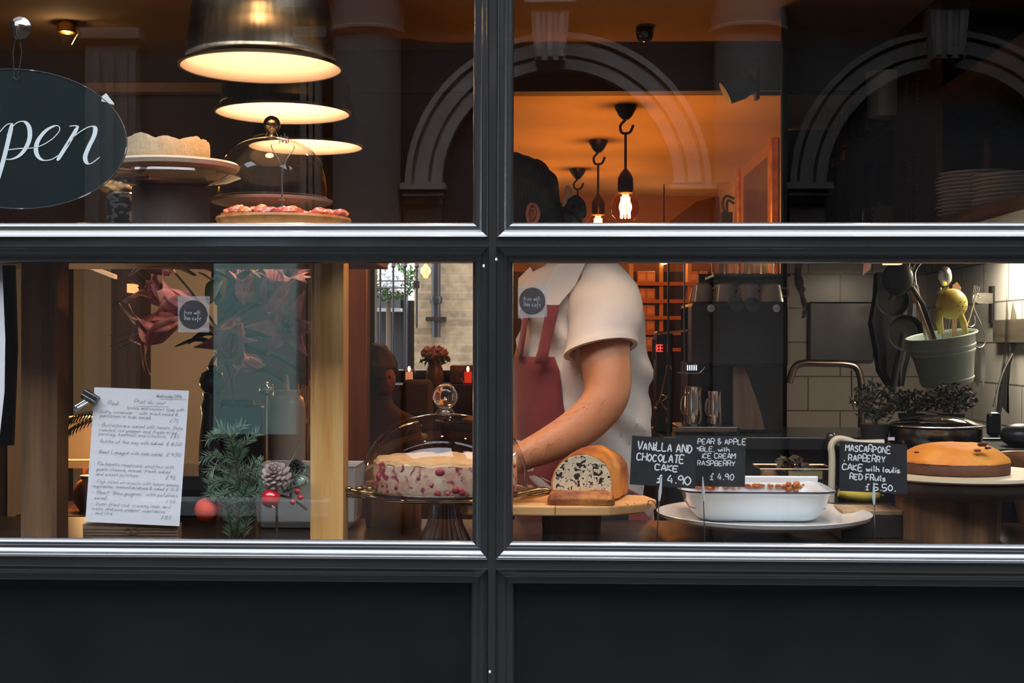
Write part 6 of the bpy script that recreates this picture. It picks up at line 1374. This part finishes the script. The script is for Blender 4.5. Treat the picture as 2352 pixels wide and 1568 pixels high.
tag(MB().tube([P(1838, 1210, .30), P(1923, 1244, .30)], .0013, 6).build('orange_skewer', mat('skewer_orange', (.8, .30, .05), .4), loc=P(1923, 1244, .30)), 'thin orange skewer lying under the white cake stand', 'skewer')
# herbs and pot
Y = .98
pc = tag(MB().box(PX(1925, Y), XR-.012, Y-.1, Y+.235, FLOORZ, P(1, 1015, Y).z).build('hob_cabinet', mat('hob_black', (.012, .012, .014), .25, coat=.4), loc=(PX(2150, Y), Y, FLOORZ), smooth=False), 'black hob cabinet behind the sponge cake', 'cabinet')
hz = P(1, 1015, Y).z
c = Vector((PX(2150, Y+.05), Y+.05, hz)); rP = 103*M_(Y)
pt = thing('saucepan', 'wide steel pan with glass lid behind the sponge cake', 'pan', c)
MB().lathe([(0, 0), (rP*.95, 0), (rP, .008), (rP, P(1, 975, Y).z-hz), (rP*1.03, P(1, 972, Y).z-hz), (rP*.97, P(1, 974, Y).z-hz), (rP*.95, .01), (0, .01)], c, 64).build('body', mat('pan_steel', (.22, .22, .21), .2, 1), pt)
MB().lathe([(rP*1.02, 0), (rP*.98, .008), (rP*.7, .022), (rP*.3, .030), (0, .032)], c+Vector((0, 0, P(1, 972, Y).z-hz+.001)), 64).build('lid', glassmat('lid_glass', (.7, .72, .7), 2, base=.05), pt)
MB().tube([c+Vector((rP*1.02*math.cos(a), rP*1.02*math.sin(a), P(1, 970, Y).z-hz)) for a in [2*PI*k/48 for k in range(48)]], .003, 8, closed=True).build('lid_rim', STEEL, pt)
tag(MB().box(PX(2040, .88), PX(2055, .88), .878, .882, P(1, 1002, .88).z, P(1, 995, .88).z).build('white_sticker', mat('sticker_white', (.7, .7, .7), .5), loc=P(2047, 1002, .88), smooth=False), 'tiny white sticker on the dark hob front', 'sticker')
def herb(lab, x, y, Y_, w, h, n, zbase, c2=(.10, .13, .04)):
    c = Vector((PX(x, Y_), Y_, zbase)); t = thing('potted_herb', lab, 'potted plant', c, 'potted herbs behind the display')
    MB().lathe([(0, 0), (.035, 0), (.045, .06), (.04, .06), (0, .05)], c, 24).build('pot', mat('pot_dark2', (.03, .028, .026), .6), t)
    mb = MB(); leafball(mb, c+Vector((0, 0, .06+h/2)), max(w, h)/2, n, .012, (w/max(w, h), .8, h/max(w, h))); mb.build('leaves', mat('herb_green', (.008, .012, .006), .6, c2=(.032, .038, .015), scale=25), t, smooth=False)
    mb = MB()
    for k in range(8): mb.tube([c+Vector((0, 0, .05)), c+Vector((math.cos(k)*w*.3, math.sin(k)*.03, .06+h*.6))], .0012, 5)
    mb.build('stems', LEAF, t)
herb('leafy potted herb just right of the tap', 2010, 935, 1.06, .15, .13, 260, hz)
herb('dark potted herb between the tap herb and the pan', 2070, 925, 1.30, .17, .12, 260, hz) if 0 else None
herb('spiky potted herb below the hanging green bucket', 2165, 905, 1.24, .20, .13, 300, P(1, 965, 1.24).z) if 0 else None
hsz = wz+.001
herb('low dark potted herb behind the steel pan', 2095, 940, 1.5, .15, .08, 260, hsz)
herb('spiky potted herb under the hanging green bucket', 2185, 900, 1.5, .17, .10, 300, hsz)
# wooden bowl at the right edge with dark pestle
Y = .75; c = Vector((PX(2385, Y), Y, CTZ))
tag(MB().lathe([(0, 0), (.05, 0), (.07, P(1, 1095, Y).z-CTZ), (.10, P(1, 1060, Y).z-CTZ), (.108, P(1, 1030, Y).z-CTZ), (.100, P(1, 1032, Y).z-CTZ), (.06, P(1, 1085, Y).z-CTZ), (0, P(1, 1090, Y).z-CTZ)], c, 48).build('wooden_bowl', woodmat('bowl_wood', (.16, .07, .035), (.28, .13, .06), 'x', .8, .4, coat=.3), loc=c), 'reddish wooden bowl cut off by the right edge', 'bowl')
tag(MB().ball(P(2345, 1000, 1.02), .06, (1, 1, .6)).build('black_kettle', BLACKP, loc=P(2345, 1010, 1.02)), 'rounded black lid at the right edge behind the wooden bowl', 'lid')

# --- rail with green bucket of utensils
Yk = 1.75
BK = mat('bucket_green', (.42, .54, .50), .35, c2=(.46, .58, .53), scale=6, coat=.3)
ct_, cb_ = P(2184, 775, Yk), P(2176, 880, Yk)
bu = thing('green_bucket', 'pale green metal bucket of utensils hung on the tiled wall', 'bucket', cb_)
h = ct_.z-cb_.z+.01; rt_ = 76*M_(Yk); rb = 57*M_(Yk); ax = Matrix.Rotation(math.radians(-9), 4, 'Y') @ Matrix.Rotation(math.radians(5), 4, 'X')
pr2 = []
for t, dr in ((0, 0), (.06, 0), (.07, .003), (.10, .003), (.11, 0), (.60, 0), (.62, .003), (.66, .003), (.68, 0), (.73, .003), (.77, .003), (.79, 0), (.97, 0), (1.0, .005)): pr2.append((rb+(rt_-rb)*t+dr, h*t))
pr2 += [(rt_-.003, h-.002), (rb-.002, .003), (0, .003)]
MB().lathe([(0, 0)]+pr2, cb_, 64, axis=ax).build('body', BK, bu)
MB().tube([cb_+(ax.to_3x3() @ Vector(((rt_+.004)*math.cos(a), (rt_+.004)*math.sin(a), h))) for a in [2*PI*k/64 for k in range(64)]], .0035, 8, closed=True).build('rim', BK, bu)
# bracket on wall, S hooks, opener
def ywall(px):
    d = RC @ Vector(((px-1176)/F, 0, -1)); t = (XR)/d.x; return d.y*t-3
yw = ywall(2281)
br = thing('wall_bracket', 'steel bracket on a black strip fixed to the right tiles', 'bracket', (XR, yw, P(2281, 740, yw).z))
MB().box(XR-.012, XR, yw-.02, yw+.02, P(2281, 742, yw).z, P(2281, 657, yw).z).build('strip', BLACKM, br, smooth=False)
p0 = P(2245, 684, yw-.03); p1 = P(2281, 686, yw-.01)
MB().prism([P(2236, 684, yw-.06), P(2240, 675, yw-.06), P(2248, 672, yw-.06), P(2281, 673, yw-.02), P(2281, 697, yw-.02), P(2248, 697, yw-.06), P(2240, 693, yw-.06)], (0, .004, 0)).build('plate', mat('bracket_steel', (.6, .58, .52), .35, .9), br, smooth=False, bevel=.001)
MB().ball(P(2251, 684, yw-.065), .004, (1, .5, 1), sub=2).build('screw', STEEL, br)
Yh = yw-.08
shk = thing('s_hook', 'bent steel hook from the bracket holding the bucket and tools', 'hook', P(2240, 690, Yh))
MB().tube(smooth_path([P(2250, 680, Yh), P(2240, 676, Yh), P(2234, 690, Yh), P(2240, 715, Yh), P(2256, 750, Yh), P(2264, 780, Yh), P(2256, 796, Yh), P(2242, 796, Yh), P(2232, 782, Yh), P(2226, 760, Yh)]), .0028, 8).build('hook', STEEL, shk)
MB().tube(smooth_path([P(2219, 738, Yh), P(2224, 748, Yh), P(2232, 750, Yh), P(2240, 742, Yh), P(2238, 725, Yh)]), .0025, 8).build('hook', STEEL, shk)
op = thing('steel_peeler', 'pair of flat steel tools hanging on the hook beside the bucket', 'kitchen tool', P(2250, 870, Yh))
MB().prism([P(2243, 798, Yh-.01), P(2252, 800, Yh-.01), P(2252, 870, Yh-.01), P(2246, 888, Yh-.01), P(2236, 870, Yh-.01), P(2236, 830, Yh-.01)], (0, .003, 0)).build('blade', mat('tool_steel', (.35, .34, .32), .25, 1), op, smooth=False)
MB().prism([P(2254, 798, Yh), P(2262, 802, Yh), P(2264, 868, Yh), P(2258, 892, Yh), P(2253, 860, Yh)], (0, .003, 0)).build('blade', STEEL, op, smooth=False)
# yellow garlic-press-like strainer pot
Yy = Yk-.03; c = P(2186, 698, Yy); r = 35*M_(Yy); YEL = mat('tool_yellow', (.72, .55, .10), .4, c2=(.76, .60, .14), scale=8)
yp = thing('yellow_strainer', 'yellow round holed squeezer with two handles standing in the bucket', 'kitchen tool', c-Vector((0, 0, r)))
MB().ball(c, r, (1, .9, 1.0), sub=4).build('bowl', YEL, yp)
MB().loft([[c+Vector((-r*.55, dy*.6, r*.75)) + Vector((dx, 0, dz)) for dx, dy, dz in ((-.012, -.02, -.012), (.016, -.02, .012), (.016, .02, .012), (-.012, .02, -.012))], [P(2165, 664, Yy)+Vector((dx, dy, dz)) for dx, dy, dz in ((-.018, -.018, -.012), (.018, -.018, .010), (.018, .018, .010), (-.018, .018, -.012))]]).build('spout', YEL, yp, smooth=False, bevel=.003)
for i, (a, b) in enumerate((((2159, 712), (2160, 765)), ((2207, 722), (2218, 765)))):
    MB().tube([P(*a, Yy-.02), P((a[0]+b[0])/2-(3 if i == 0 else -1), (a[1]+b[1])/2, Yy-.02), P(*b, Yy)], [.010, .012, .009], 12).build('handle', YEL, yp)
for (x, y) in ((2197, 694), (2209, 694), (2191, 703), (2203, 704), (2214, 704), (2196, 714), (2208, 714)):
    dd = P(x, y, Yy)-c; yy = -math.sqrt(max(1e-6, r*r-dd.x**2-dd.z**2))*.9
    MB().ball(c+Vector((dd.x, yy-.0008, dd.z)), .0022, (1, .5, 1), sub=1).build('hole', mat('hole_dark', (.03, .02, .01), .8), yp)
# whisk, ladles, fork, spoons in bucket
def utensil(nm, lab, parts_):
    t = thing(nm, lab, 'utensil', parts_[0][1]); 
    for pn, base, mbx, m in parts_: mbx.build(pn, m, t)
    return t
Yu = Yk
wpts = []
w1 = MB().tube([P(2130, 800, Yu), P(2105, 655, Yu)], .006, 8); w2 = MB(); rn = random.Random(3)
for k in range(6):
    o = (k-2.5)*14
    w2.tube(smooth_path([P(2105, 655, Yu), P(2085+o*.5, 625, Yu+.01*k), P(2085+o, 600, Yu+.01*k), P(2100+o*.8, 590, Yu)]), .0018, 6)
utensil('whisk', 'wire whisk rising at left over the bucket', [('handle', P(2130, 800, Yu), w1, STEEL), ('wires', 0, w2, STEEL)])
sp1 = MB().tube([P(2165, 780, Yu+.04), P(2160, 660, Yu+.04)], .005, 8); sp2 = MB().ball(P(2170, 635, Yu+.04), .028, (.9, .5, 1.3), sub=3)
utensil('ladle', 'shiny steel ladle above the yellow squeezer', [('handle', P(2165, 780, Yu+.04), sp1, STEEL), ('bowl', 0, sp2, STEEL)])
f1 = MB().tube([P(2215, 770, Yu+.02), P(2236, 700, Yu+.02), P(2240, 675, Yu+.02)], .003, 8)
for k in range(4): f1.tube([P(2236, 700, Yu+.02), P(2234+k*4, 680, Yu+.02), P(2238+k*4, 655+k*1, Yu+.02)], .0012, 5)
utensil('serving_fork', 'slim steel fork at the right side of the bucket', [('fork', P(2215, 770, Yu+.02), f1, STEEL)])
s1_ = MB().prism([P(2188, 655, Yu+.05), P(2198, 647, Yu+.05), P(2208, 660, Yu+.05), P(2206, 675, Yu+.05), P(2195, 780, Yu+.05), P(2188, 780, Yu+.05)], (0, .005, 0))
utensil('wooden_spatula', 'brown wooden spatula behind the yellow squeezer', [('blade', P(2192, 780, Yu+.05), s1_, mat('spatula_wood', (.40, .20, .10), .6))])
bl1 = MB().tube([P(2150, 790, Yu-.03), P(2120, 700, Yu-.03), P(2095, 660, Yu-.03)], .008, 8).ball(P(2062, 640, Yu-.03), .06, (.9, .35, 1), sub=3)
utensil('black_ladle', 'black plastic ladle head leaning left of the whisk', [('ladle', P(2150, 790, Yu-.03), bl1, BLACKM)])
w3 = MB().prism([P(2088, 668, Yu-.02), P(2102, 662, Yu-.02), P(2112, 684, Yu-.02), P(2100, 697, Yu-.02)], (0, .006, 0)).tube([P(2104, 690, Yu-.02), P(2140, 785, Yu-.02)], .006, 6)
utensil('wooden_spoon', 'copper toned wooden spoon head just below the whisk', [('spoon', P(2140, 785, Yu-.02), w3, mat('spoon_copper', (.55, .27, .14), .5))])
mb = MB()
for k in range(6): mb.tube(smooth_path([P(2170+k*5, 765, Yy-.01), P(2168+k*6, 748, Yy-.01), P(2172+k*5, 732, Yy-.01)]), .0011, 5)
utensil('beater', 'thin wire beater tips under the yellow squeezer', [('wires', P(2180, 765, Yy), mb, STEEL)])
# black hanging pans at left of bucket
Yh2 = 2.0
def blackpan(lab, x, y, r, hx, hy):
    t = thing('hanging_pan', lab, 'pan', P(x, y+r, Yh2), 'black pans hanging by the bucket')
    rr = r*M_(Yh2); c = P(x, y, Yh2)
    MB().lathe([(0, 0), (rr*.8, 0), (rr, .035), (rr*.97, .035), (rr*.78, .005), (0, .005)], c, 40, axis=Matrix.Rotation(PI/2, 4, 'X')).build('pan', BLACKM, t)
    MB().tube([c, P((x+hx)/2, (y+hy)/2, Yh2), P(hx, hy, Yh2)], .012, 8).build('handle', BLACKM, t)
blackpan('upper round black pan hanging left of the bucket', 2045, 690, 38, 2090, 612)
blackpan('lower round black pan hanging left of the bucket', 2075, 765, 42, 2048, 905)
cl_ = []
for z_, w_, sh in ((628, 44, 0), (680, 50, 3), (740, 54, -4), (800, 48, 2), (850, 36, -3), (885, 20, 4)):
    p_ = P(2052+sh, z_, 2.12); cl_.append([p_+Vector((w_*M_(2.12)*math.cos(2*PI*k/32)*(1+.08*math.sin(5*k)), .035*math.sin(2*PI*k/32)*(1+.3*math.sin(3*k)), .006*math.sin(k*1.7))) for k in range(32)])
tag(MB().loft(cl_).build('kitchen_cloth', mat('cloth_black', (.010, .011, .013), .9), loc=P(2052, 628, 2.12)), 'black crumpled cloth hanging behind the black pans', 'cloth')
# potholder-like pink cloth tip and copper strip at the pane top
tag(MB().prism([P(1984, 600, 2.2), P(2003, 600, 2.2), P(1999, 618, 2.2), P(1980, 634, 2.2)], (0, .01, 0)).build('pink_spatula', mat('pink_plastic', (.55, .26, .22), .5), loc=P(1990, 600, 2.2), smooth=False), 'pink spatula tip hanging at the top of the pane', 'utensil')
tag(MB().tube(smooth_path([P(1838, 600, 3.38), P(1836, 640, 3.38), P(1842, 665, 3.38), P(1850, 700, 3.38), P(1848, 730, 3.38)]), [.01]*5+[.014]*4+[.006]*8, 6).displace(.01, 40).build('dish_brush', mat('brush_dark', (.06, .055, .05), .6), loc=P(1838, 640, 3.3)), 'dark brush hanging against the tiles above the tap', 'brush')
# knives on the magnetic strip
yk1 = ywall(2345); kz1 = P(2300, 735, ywall(2300)).z; kz0 = P(2300, 786, ywall(2300)).z
ms = tag(MB().box(XR-.025, XR, ywall(2420), ywall(2295), kz0-.0, kz1).build('knife_rack', woodmat('rack_dark', (.06, .05, .035), (.12, .10, .07), 'y', .6, .5), loc=(XR, ywall(2350), kz0), smooth=False), 'dark magnetic knife rack on the right tiled wall', 'knife rack')
Yn = ywall(2310)-.12
kn = thing('knife', 'long thin knife hanging on the rack, left of the carving fork', 'knife', P(2310, 780, Yn))
MB().prism([P(2313, 682, Yn), P(2316, 720, Yn), P(2314, 790, Yn), P(2308, 842, Yn), P(2303, 842, Yn), P(2308, 790, Yn), P(2311, 720, Yn)], (0, .004, 0)).build('blade', mat('blade_dark', (.22, .20, .17), .25, 1), kn, smooth=False)
MB().tube([P(2306, 842, Yn), P(2300, 900, Yn), P(2292, 960, Yn)], [.008, .011, .009], 10).build('handle', BLACKP, kn)
cf = thing('carving_knife', 'broad carving knife with black handle on the rack', 'knife', P(2330, 780, Yn))
MB().prism([P(2327, 694, Yn), P(2334, 730, Yn), P(2335, 790, Yn), P(2328, 812, Yn), P(2318, 828, Yn), P(2320, 800, Yn), P(2321, 740, Yn)], (0, .005, 0)).build('blade', mat('blade_mid', (.34, .32, .28), .25, 1), cf, smooth=False)
MB().prism([P(2328, 815, Yn), P(2322, 835, Yn), P(2312, 945, Yn), P(2318, 950, Yn), P(2300, 930, Yn), P(2306, 850, Yn), P(2316, 826, Yn)], (0, .012, 0)).build('handle', BLACKP, cf, smooth=False)
MB().tube(smooth_path([P(2326, 812, Yn-.01), P(2305, 850, Yn-.01), P(2290, 900, Yn-.01), P(2282, 935, Yn-.01)]), .004, 8).build('tail', STEEL, cf)
tag(MB().box(PX(2268, 1.3), PX(2300, 1.3), 1.29, 1.32, P(1, 992, 1.3).z, P(1, 938, 1.3).z).build('black_ladle_bowl', BLACKP, loc=(PX(2284, 1.3), 1.3, P(1, 992, 1.3).z), smooth=False, bevel=.012), 'black rounded spatula head beneath the knives', 'utensil')

# --- side shelving with plates and bottles (upper right)
XS = 1.30
def yS(px):
    d = RC @ Vector(((px-1176)/F, 0, -1)); t = XS/d.x; return d.y*t-3
SW = woodmat('kitchen_shelf_wood', (.05, .028, .018), (.11, .06, .035), 'y', .5, .6)
ks = thing('kitchen_shelving', 'dark wooden wall shelving with plates and bottles at upper right', 'shelving', (1.5, 2.0, 1.83))
z1_ = P(2250, 475, yS(2250)).z; z2_ = P(1950, 338, yS(1950)).z
MB().box(XS, XR-.002, .35, 3.38, z1_-.045, z1_).build('shelf', woodmat('plate_shelf', (.12, .07, .035), (.30, .20, .10), 'y', .7, .5), ks, smooth=False)
MB().box(XS, XR-.002, .35, 3.38, z2_-.04, z2_).build('shelf', SW, ks, smooth=False)
for a, b in ((2052, 2150), (1922, 1930)):
    MB().box(XS-.001, XR-.002 if b-a < 20 else XS+.02, yS(b), yS(a), z1_, CEIL1).build('upright', woodmat('upright_red', (.05, .018, .016), (.085, .032, .028), 'z', .5, .5), ks, smooth=False)
MB().box(XR-.02, XR-.003, .35, 3.38, z1_, CEIL1).build('back_panel', mat('shelf_back', (.012, .015, .017), .6), ks, smooth=False)
for px in (2080, 2106):
    mb = MB()
    for k in range(30): mb.box(XS-.003, XS-.001, yS(px+3), yS(px), z1_+.02+k*.018, z1_+.028+k*.018)
    mb.build('peg_holes', mat('peg_metal', (.25, .18, .17), .4, .5), ks, smooth=False)
PLT = mat('plate_grey', (.80, .79, .76), .25)
pl0 = None
def plates(cx_px, d_front, n, lab, grp, dr):
    global pl0
    Yc_ = d_front; c = Vector((PX(cx_px, Yc_), Yc_, z1_))
    rn = random.Random(n)
    for k in range(n):
        loc = c+Vector((rn.uniform(-.004, .004), rn.uniform(-.004, .004), .001+k*.0125))
        if pl0 is None:
            pl0 = MB().lathe([(0, 0), (.075, 0), (.08, .002), (.135, .016), (.136, .018), (.132, .0185), (.08, .006), (0, .005)], loc, 64).build('dinner_plate', PLT, loc=loc)
            o = pl0
        else:
            o = pl0.copy(); COL.objects.link(o); o.location = loc; o.scale = (dr,)*3 if 0 else (1, 1, 1)
        tag(o, lab+(', topmost of the pile' if k == n-1 else (', lowest of the pile' if k == 0 else '')), 'plate', grp+('' if 0 < k < n-1 else (' top' if k else ' bottom')))
plates(2245, 1.62, 12, 'pale dinner plate in the farther tall pile on the shelf', 'plates in the farther pile', 1)
plates(2338, 1.26, 8, 'pale dinner plate in the nearer pile by the right edge', 'plates in the nearer pile', 1)
# bowls stack
Yb_ = 2.35; c = Vector((PX(2040, Yb_), Yb_, z1_)); bo = None
for k in range(4):
    loc = c+Vector((0, 0, .001+k*.022))
    if bo is None: bo = MB().lathe([(0, 0), (.03, 0), (.035, .004), (.062, .045), (.065, .05), (.060, .05), (.03, .008), (0, .006)], loc, 40).build('small_bowl', mat('bowl_tan', (.30, .22, .17), .4), loc=loc); o = bo
    else: o = bo.copy(); COL.objects.link(o); o.location = loc
    tag(o, 'tan bowl in the small stack beside the red upright'+(', uppermost' if k == 3 else ''), 'bowl', 'stacked tan bowls' + (' top' if k == 3 else ''))
# bottles and jug on the upper shelf, glasses below
def bottle(lab, px, Y_, h, r, z, m, cap=None):
    c = Vector((PX(px, Y_), Y_, z+.001)); t = thing('bottle', lab, 'bottle', c, 'bottles on the dark upper shelf')
    MB().lathe([(0, 0), (r, 0), (r, h*.55), (r*.85, h*.66), (r*.35, h*.78), (r*.30, h*.97), (0, h*.97)], c, 32).build('glass', m, t)
    MB().lathe([(0, h*.94), (r*.36, h*.94), (r*.36, h*1.02), (0, h*1.02)], c, 20).build('cap', cap or mat('cap_copper', (.45, .25, .15), .4, .5), t)
BG = mat('bottle_dark', (.012, .02, .025), .08, coat=1)
bottle('tall dark wine bottle with copper cap beside the grey jug', 1992, 2.55, .30, .042, z2_, BG)
bottle('slender dark bottle left of the tall wine bottle', 1963, 2.75, .26, .035, z2_, BG, mat('cap_pale', (.3, .3, .3), .4))
bottle('short brown bottle standing near the left upright', 1943, 2.95, .20, .034, z2_, mat('bottle_brown', (.08, .06, .03), .15, coat=1), mat('cap_pale', (.3, .3, .3), .4))
Yj = 2.2; c = Vector((PX(2028, Yj), Yj, z2_+.001))
jg = thing('grey_jug', 'pale grey straight jug beside the red upright on the upper shelf', 'jug', c)
MB().lathe([(0, 0), (.055, 0), (.060, .02), (.066, .16), (.070, .17), (.064, .17), (.056, .02), (0, .01)], c, 40).build('body', mat('jug_grey', (.38, .38, .35), .35, coat=.3), jg)
gl0 = None
for i, (px, Y_) in enumerate(((1905, 3.2), (1945, 2.9), (2000, 2.6))):
    c = Vector((max(XS+.04, PX(px, Y_)), Y_, z1_+.001))
    if gl0 is None:
        gl0 = thing('wine_glass', '', 'glass', c, 'stemmed glasses on the plate shelf')
        MB().lathe([(.035, 0), (.035, .002), (.004, .008), (.004, .07), (.028, .095), (.033, .13), (.028, .165), (.026, .165), (.031, .13), (.026, .097), (0, .078)], c, 32).build('glass', THICKG, gl0); k = gl0
    else: k = copy_tree(gl0, c)
    k['label'] = ['stemmed glass at the far left end of the plate shelf', 'stemmed glass in the middle of the plate shelf gap', 'stemmed glass nearest the stack of tan bowls'][i]
# shelf above the coffee station, far: row of jars behind left portion
# little shelf lamp under the plate shelf: lights tiles and bucket
us_l = thing('under_shelf_lamp', 'slim lamp fixed below the plate shelf lighting the tiles', 'lamp', (XR-.15, 1.95, z1_-.045))
MB().box(XR-.22, XR-.08, 1.6, 2.3, z1_-.062, z1_-.046).build('diffuser', mat('lamp_diffuser', (1, .93, .8), .5, emit=(1, .84, .62), es=5), us_l, smooth=False)
light('lamp', (XR-.15, 1.95, z1_-.07), 8.5, (1, .88, .68), parent=us_l, kind='AREA', rot=(0, 0, 0), sx=(.12, .6))
tag(MB().box(PX(2030, 1.3), PX(2068, 1.3), 1.28, 1.32, P(1, 607, 1.3).z, P(1, 601, 1.3).z).build('warm_strip_lamp', mat('strip_warm', (1, .6, .3), .5, emit=(1, .45, .2), es=3), loc=(PX(2049, 1.3), 1.3, P(1, 601, 1.3).z), smooth=False), 'short orange strip lamp under the transom', 'lamp')

# --- two round stickers on the glass
def sticker(x0, y0, x1, y1, lab, skew):
    t = thing('window_sticker', lab, 'sticker', P((x0+x1)/2, y1, .004), 'square clear stickers with dark round badge')
    Y = .0030
    MB().prism([P(x0, y0+skew, Y), P(x1, y0, Y), P(x1-2, y1, Y), P(x0+1, y1+skew, Y)], (0, .0004, 0)).build('film', mat('sticker_film', (.55, .55, .55), .5, alpha=.28), t, smooth=False)
    cx_, cy_ = (x0+x1)/2-1, (y0+y1)/2+1; r = (x1-x0)*.44
    MB().prism([P(cx_+r*math.cos(2*PI*k/48), cy_+r*1.02*math.sin(2*PI*k/48), Y-.0004) for k in range(48)], (0, .0003, 0)).build('badge', mat('badge_dark', (.035, .04, .05), .5, alpha=.62), t, smooth=False)
    mb = MB(); 
    write(mb, 'free wifi', P(cx_-r*.66, cy_-1, Y-.0006), (1, 0, 0), (0, 0, 1), .0095, .0010, narrow=.72); write(mb, 'this cafe', P(cx_-r*.66, cy_+12, Y-.0006), (1, 0, 0), (0, 0, 1), .0095, .0010, narrow=.72)
    mb.build('badge_text', mat('badge_text', (.45, .45, .46), .6), t, smooth=False)
sticker(408, 680, 482, 763, 'clear square sticker with round badge before the lilies', 0)
sticker(1189, 653, 1258, 727, 'clear square sticker with round badge before the barista chest', 4)

# ================================================================== CAMERA, SKY
SKY = 11.0
cam = bpy.data.cameras.new('camera'); cam.lens = F/2352*36; cam.sensor_width = 36; cam.clip_start = .05
co = bpy.data.objects.new('camera', cam); COL.objects.link(co); co.location = CAM; co.rotation_euler = RC.to_euler()
scene.camera = co
w = bpy.data.worlds.new('sky'); scene.world = w; w.use_nodes = True
bg = w.node_tree.nodes['Background']; wn, wl = w.node_tree.nodes, w.node_tree.links
bg.inputs['Color'].default_value = (.84, .91, 1.0, 1)
# overcast sky: brightest overhead, a third of that at the horizon
tcw = wn.new('ShaderNodeTexCoord'); sxw = wn.new('ShaderNodeSeparateXYZ'); wl.new(tcw.outputs['Generated'], sxw.inputs[0])
mxw = wn.new('ShaderNodeMath'); mxw.operation = 'MAXIMUM'; mxw.inputs[1].default_value = 0; wl.new(sxw.outputs['Z'], mxw.inputs[0])
maw = wn.new('ShaderNodeMath'); maw.operation = 'MULTIPLY_ADD'; maw.inputs[1].default_value = 2/3*SKY; maw.inputs[2].default_value = SKY/3
wl.new(mxw.outputs[0], maw.inputs[0]); wl.new(maw.outputs[0], bg.inputs['Strength'])
vs = scene.view_settings
scene.display_settings.display_device = 'sRGB'
vs.view_transform = 'Standard'; vs.look = 'None'; vs.exposure = 0; vs.gamma = 1; vs.use_curve_mapping = False
scene.cycles.use_denoising = True
scene.cycles.max_bounces = 10; scene.cycles.transparent_max_bounces = 32; scene.cycles.diffuse_bounces = 4; scene.cycles.glossy_bounces = 5
scene.cycles.caustics_reflective = False; scene.cycles.caustics_refractive = False; scene.cycles.sample_clamp_indirect = 6
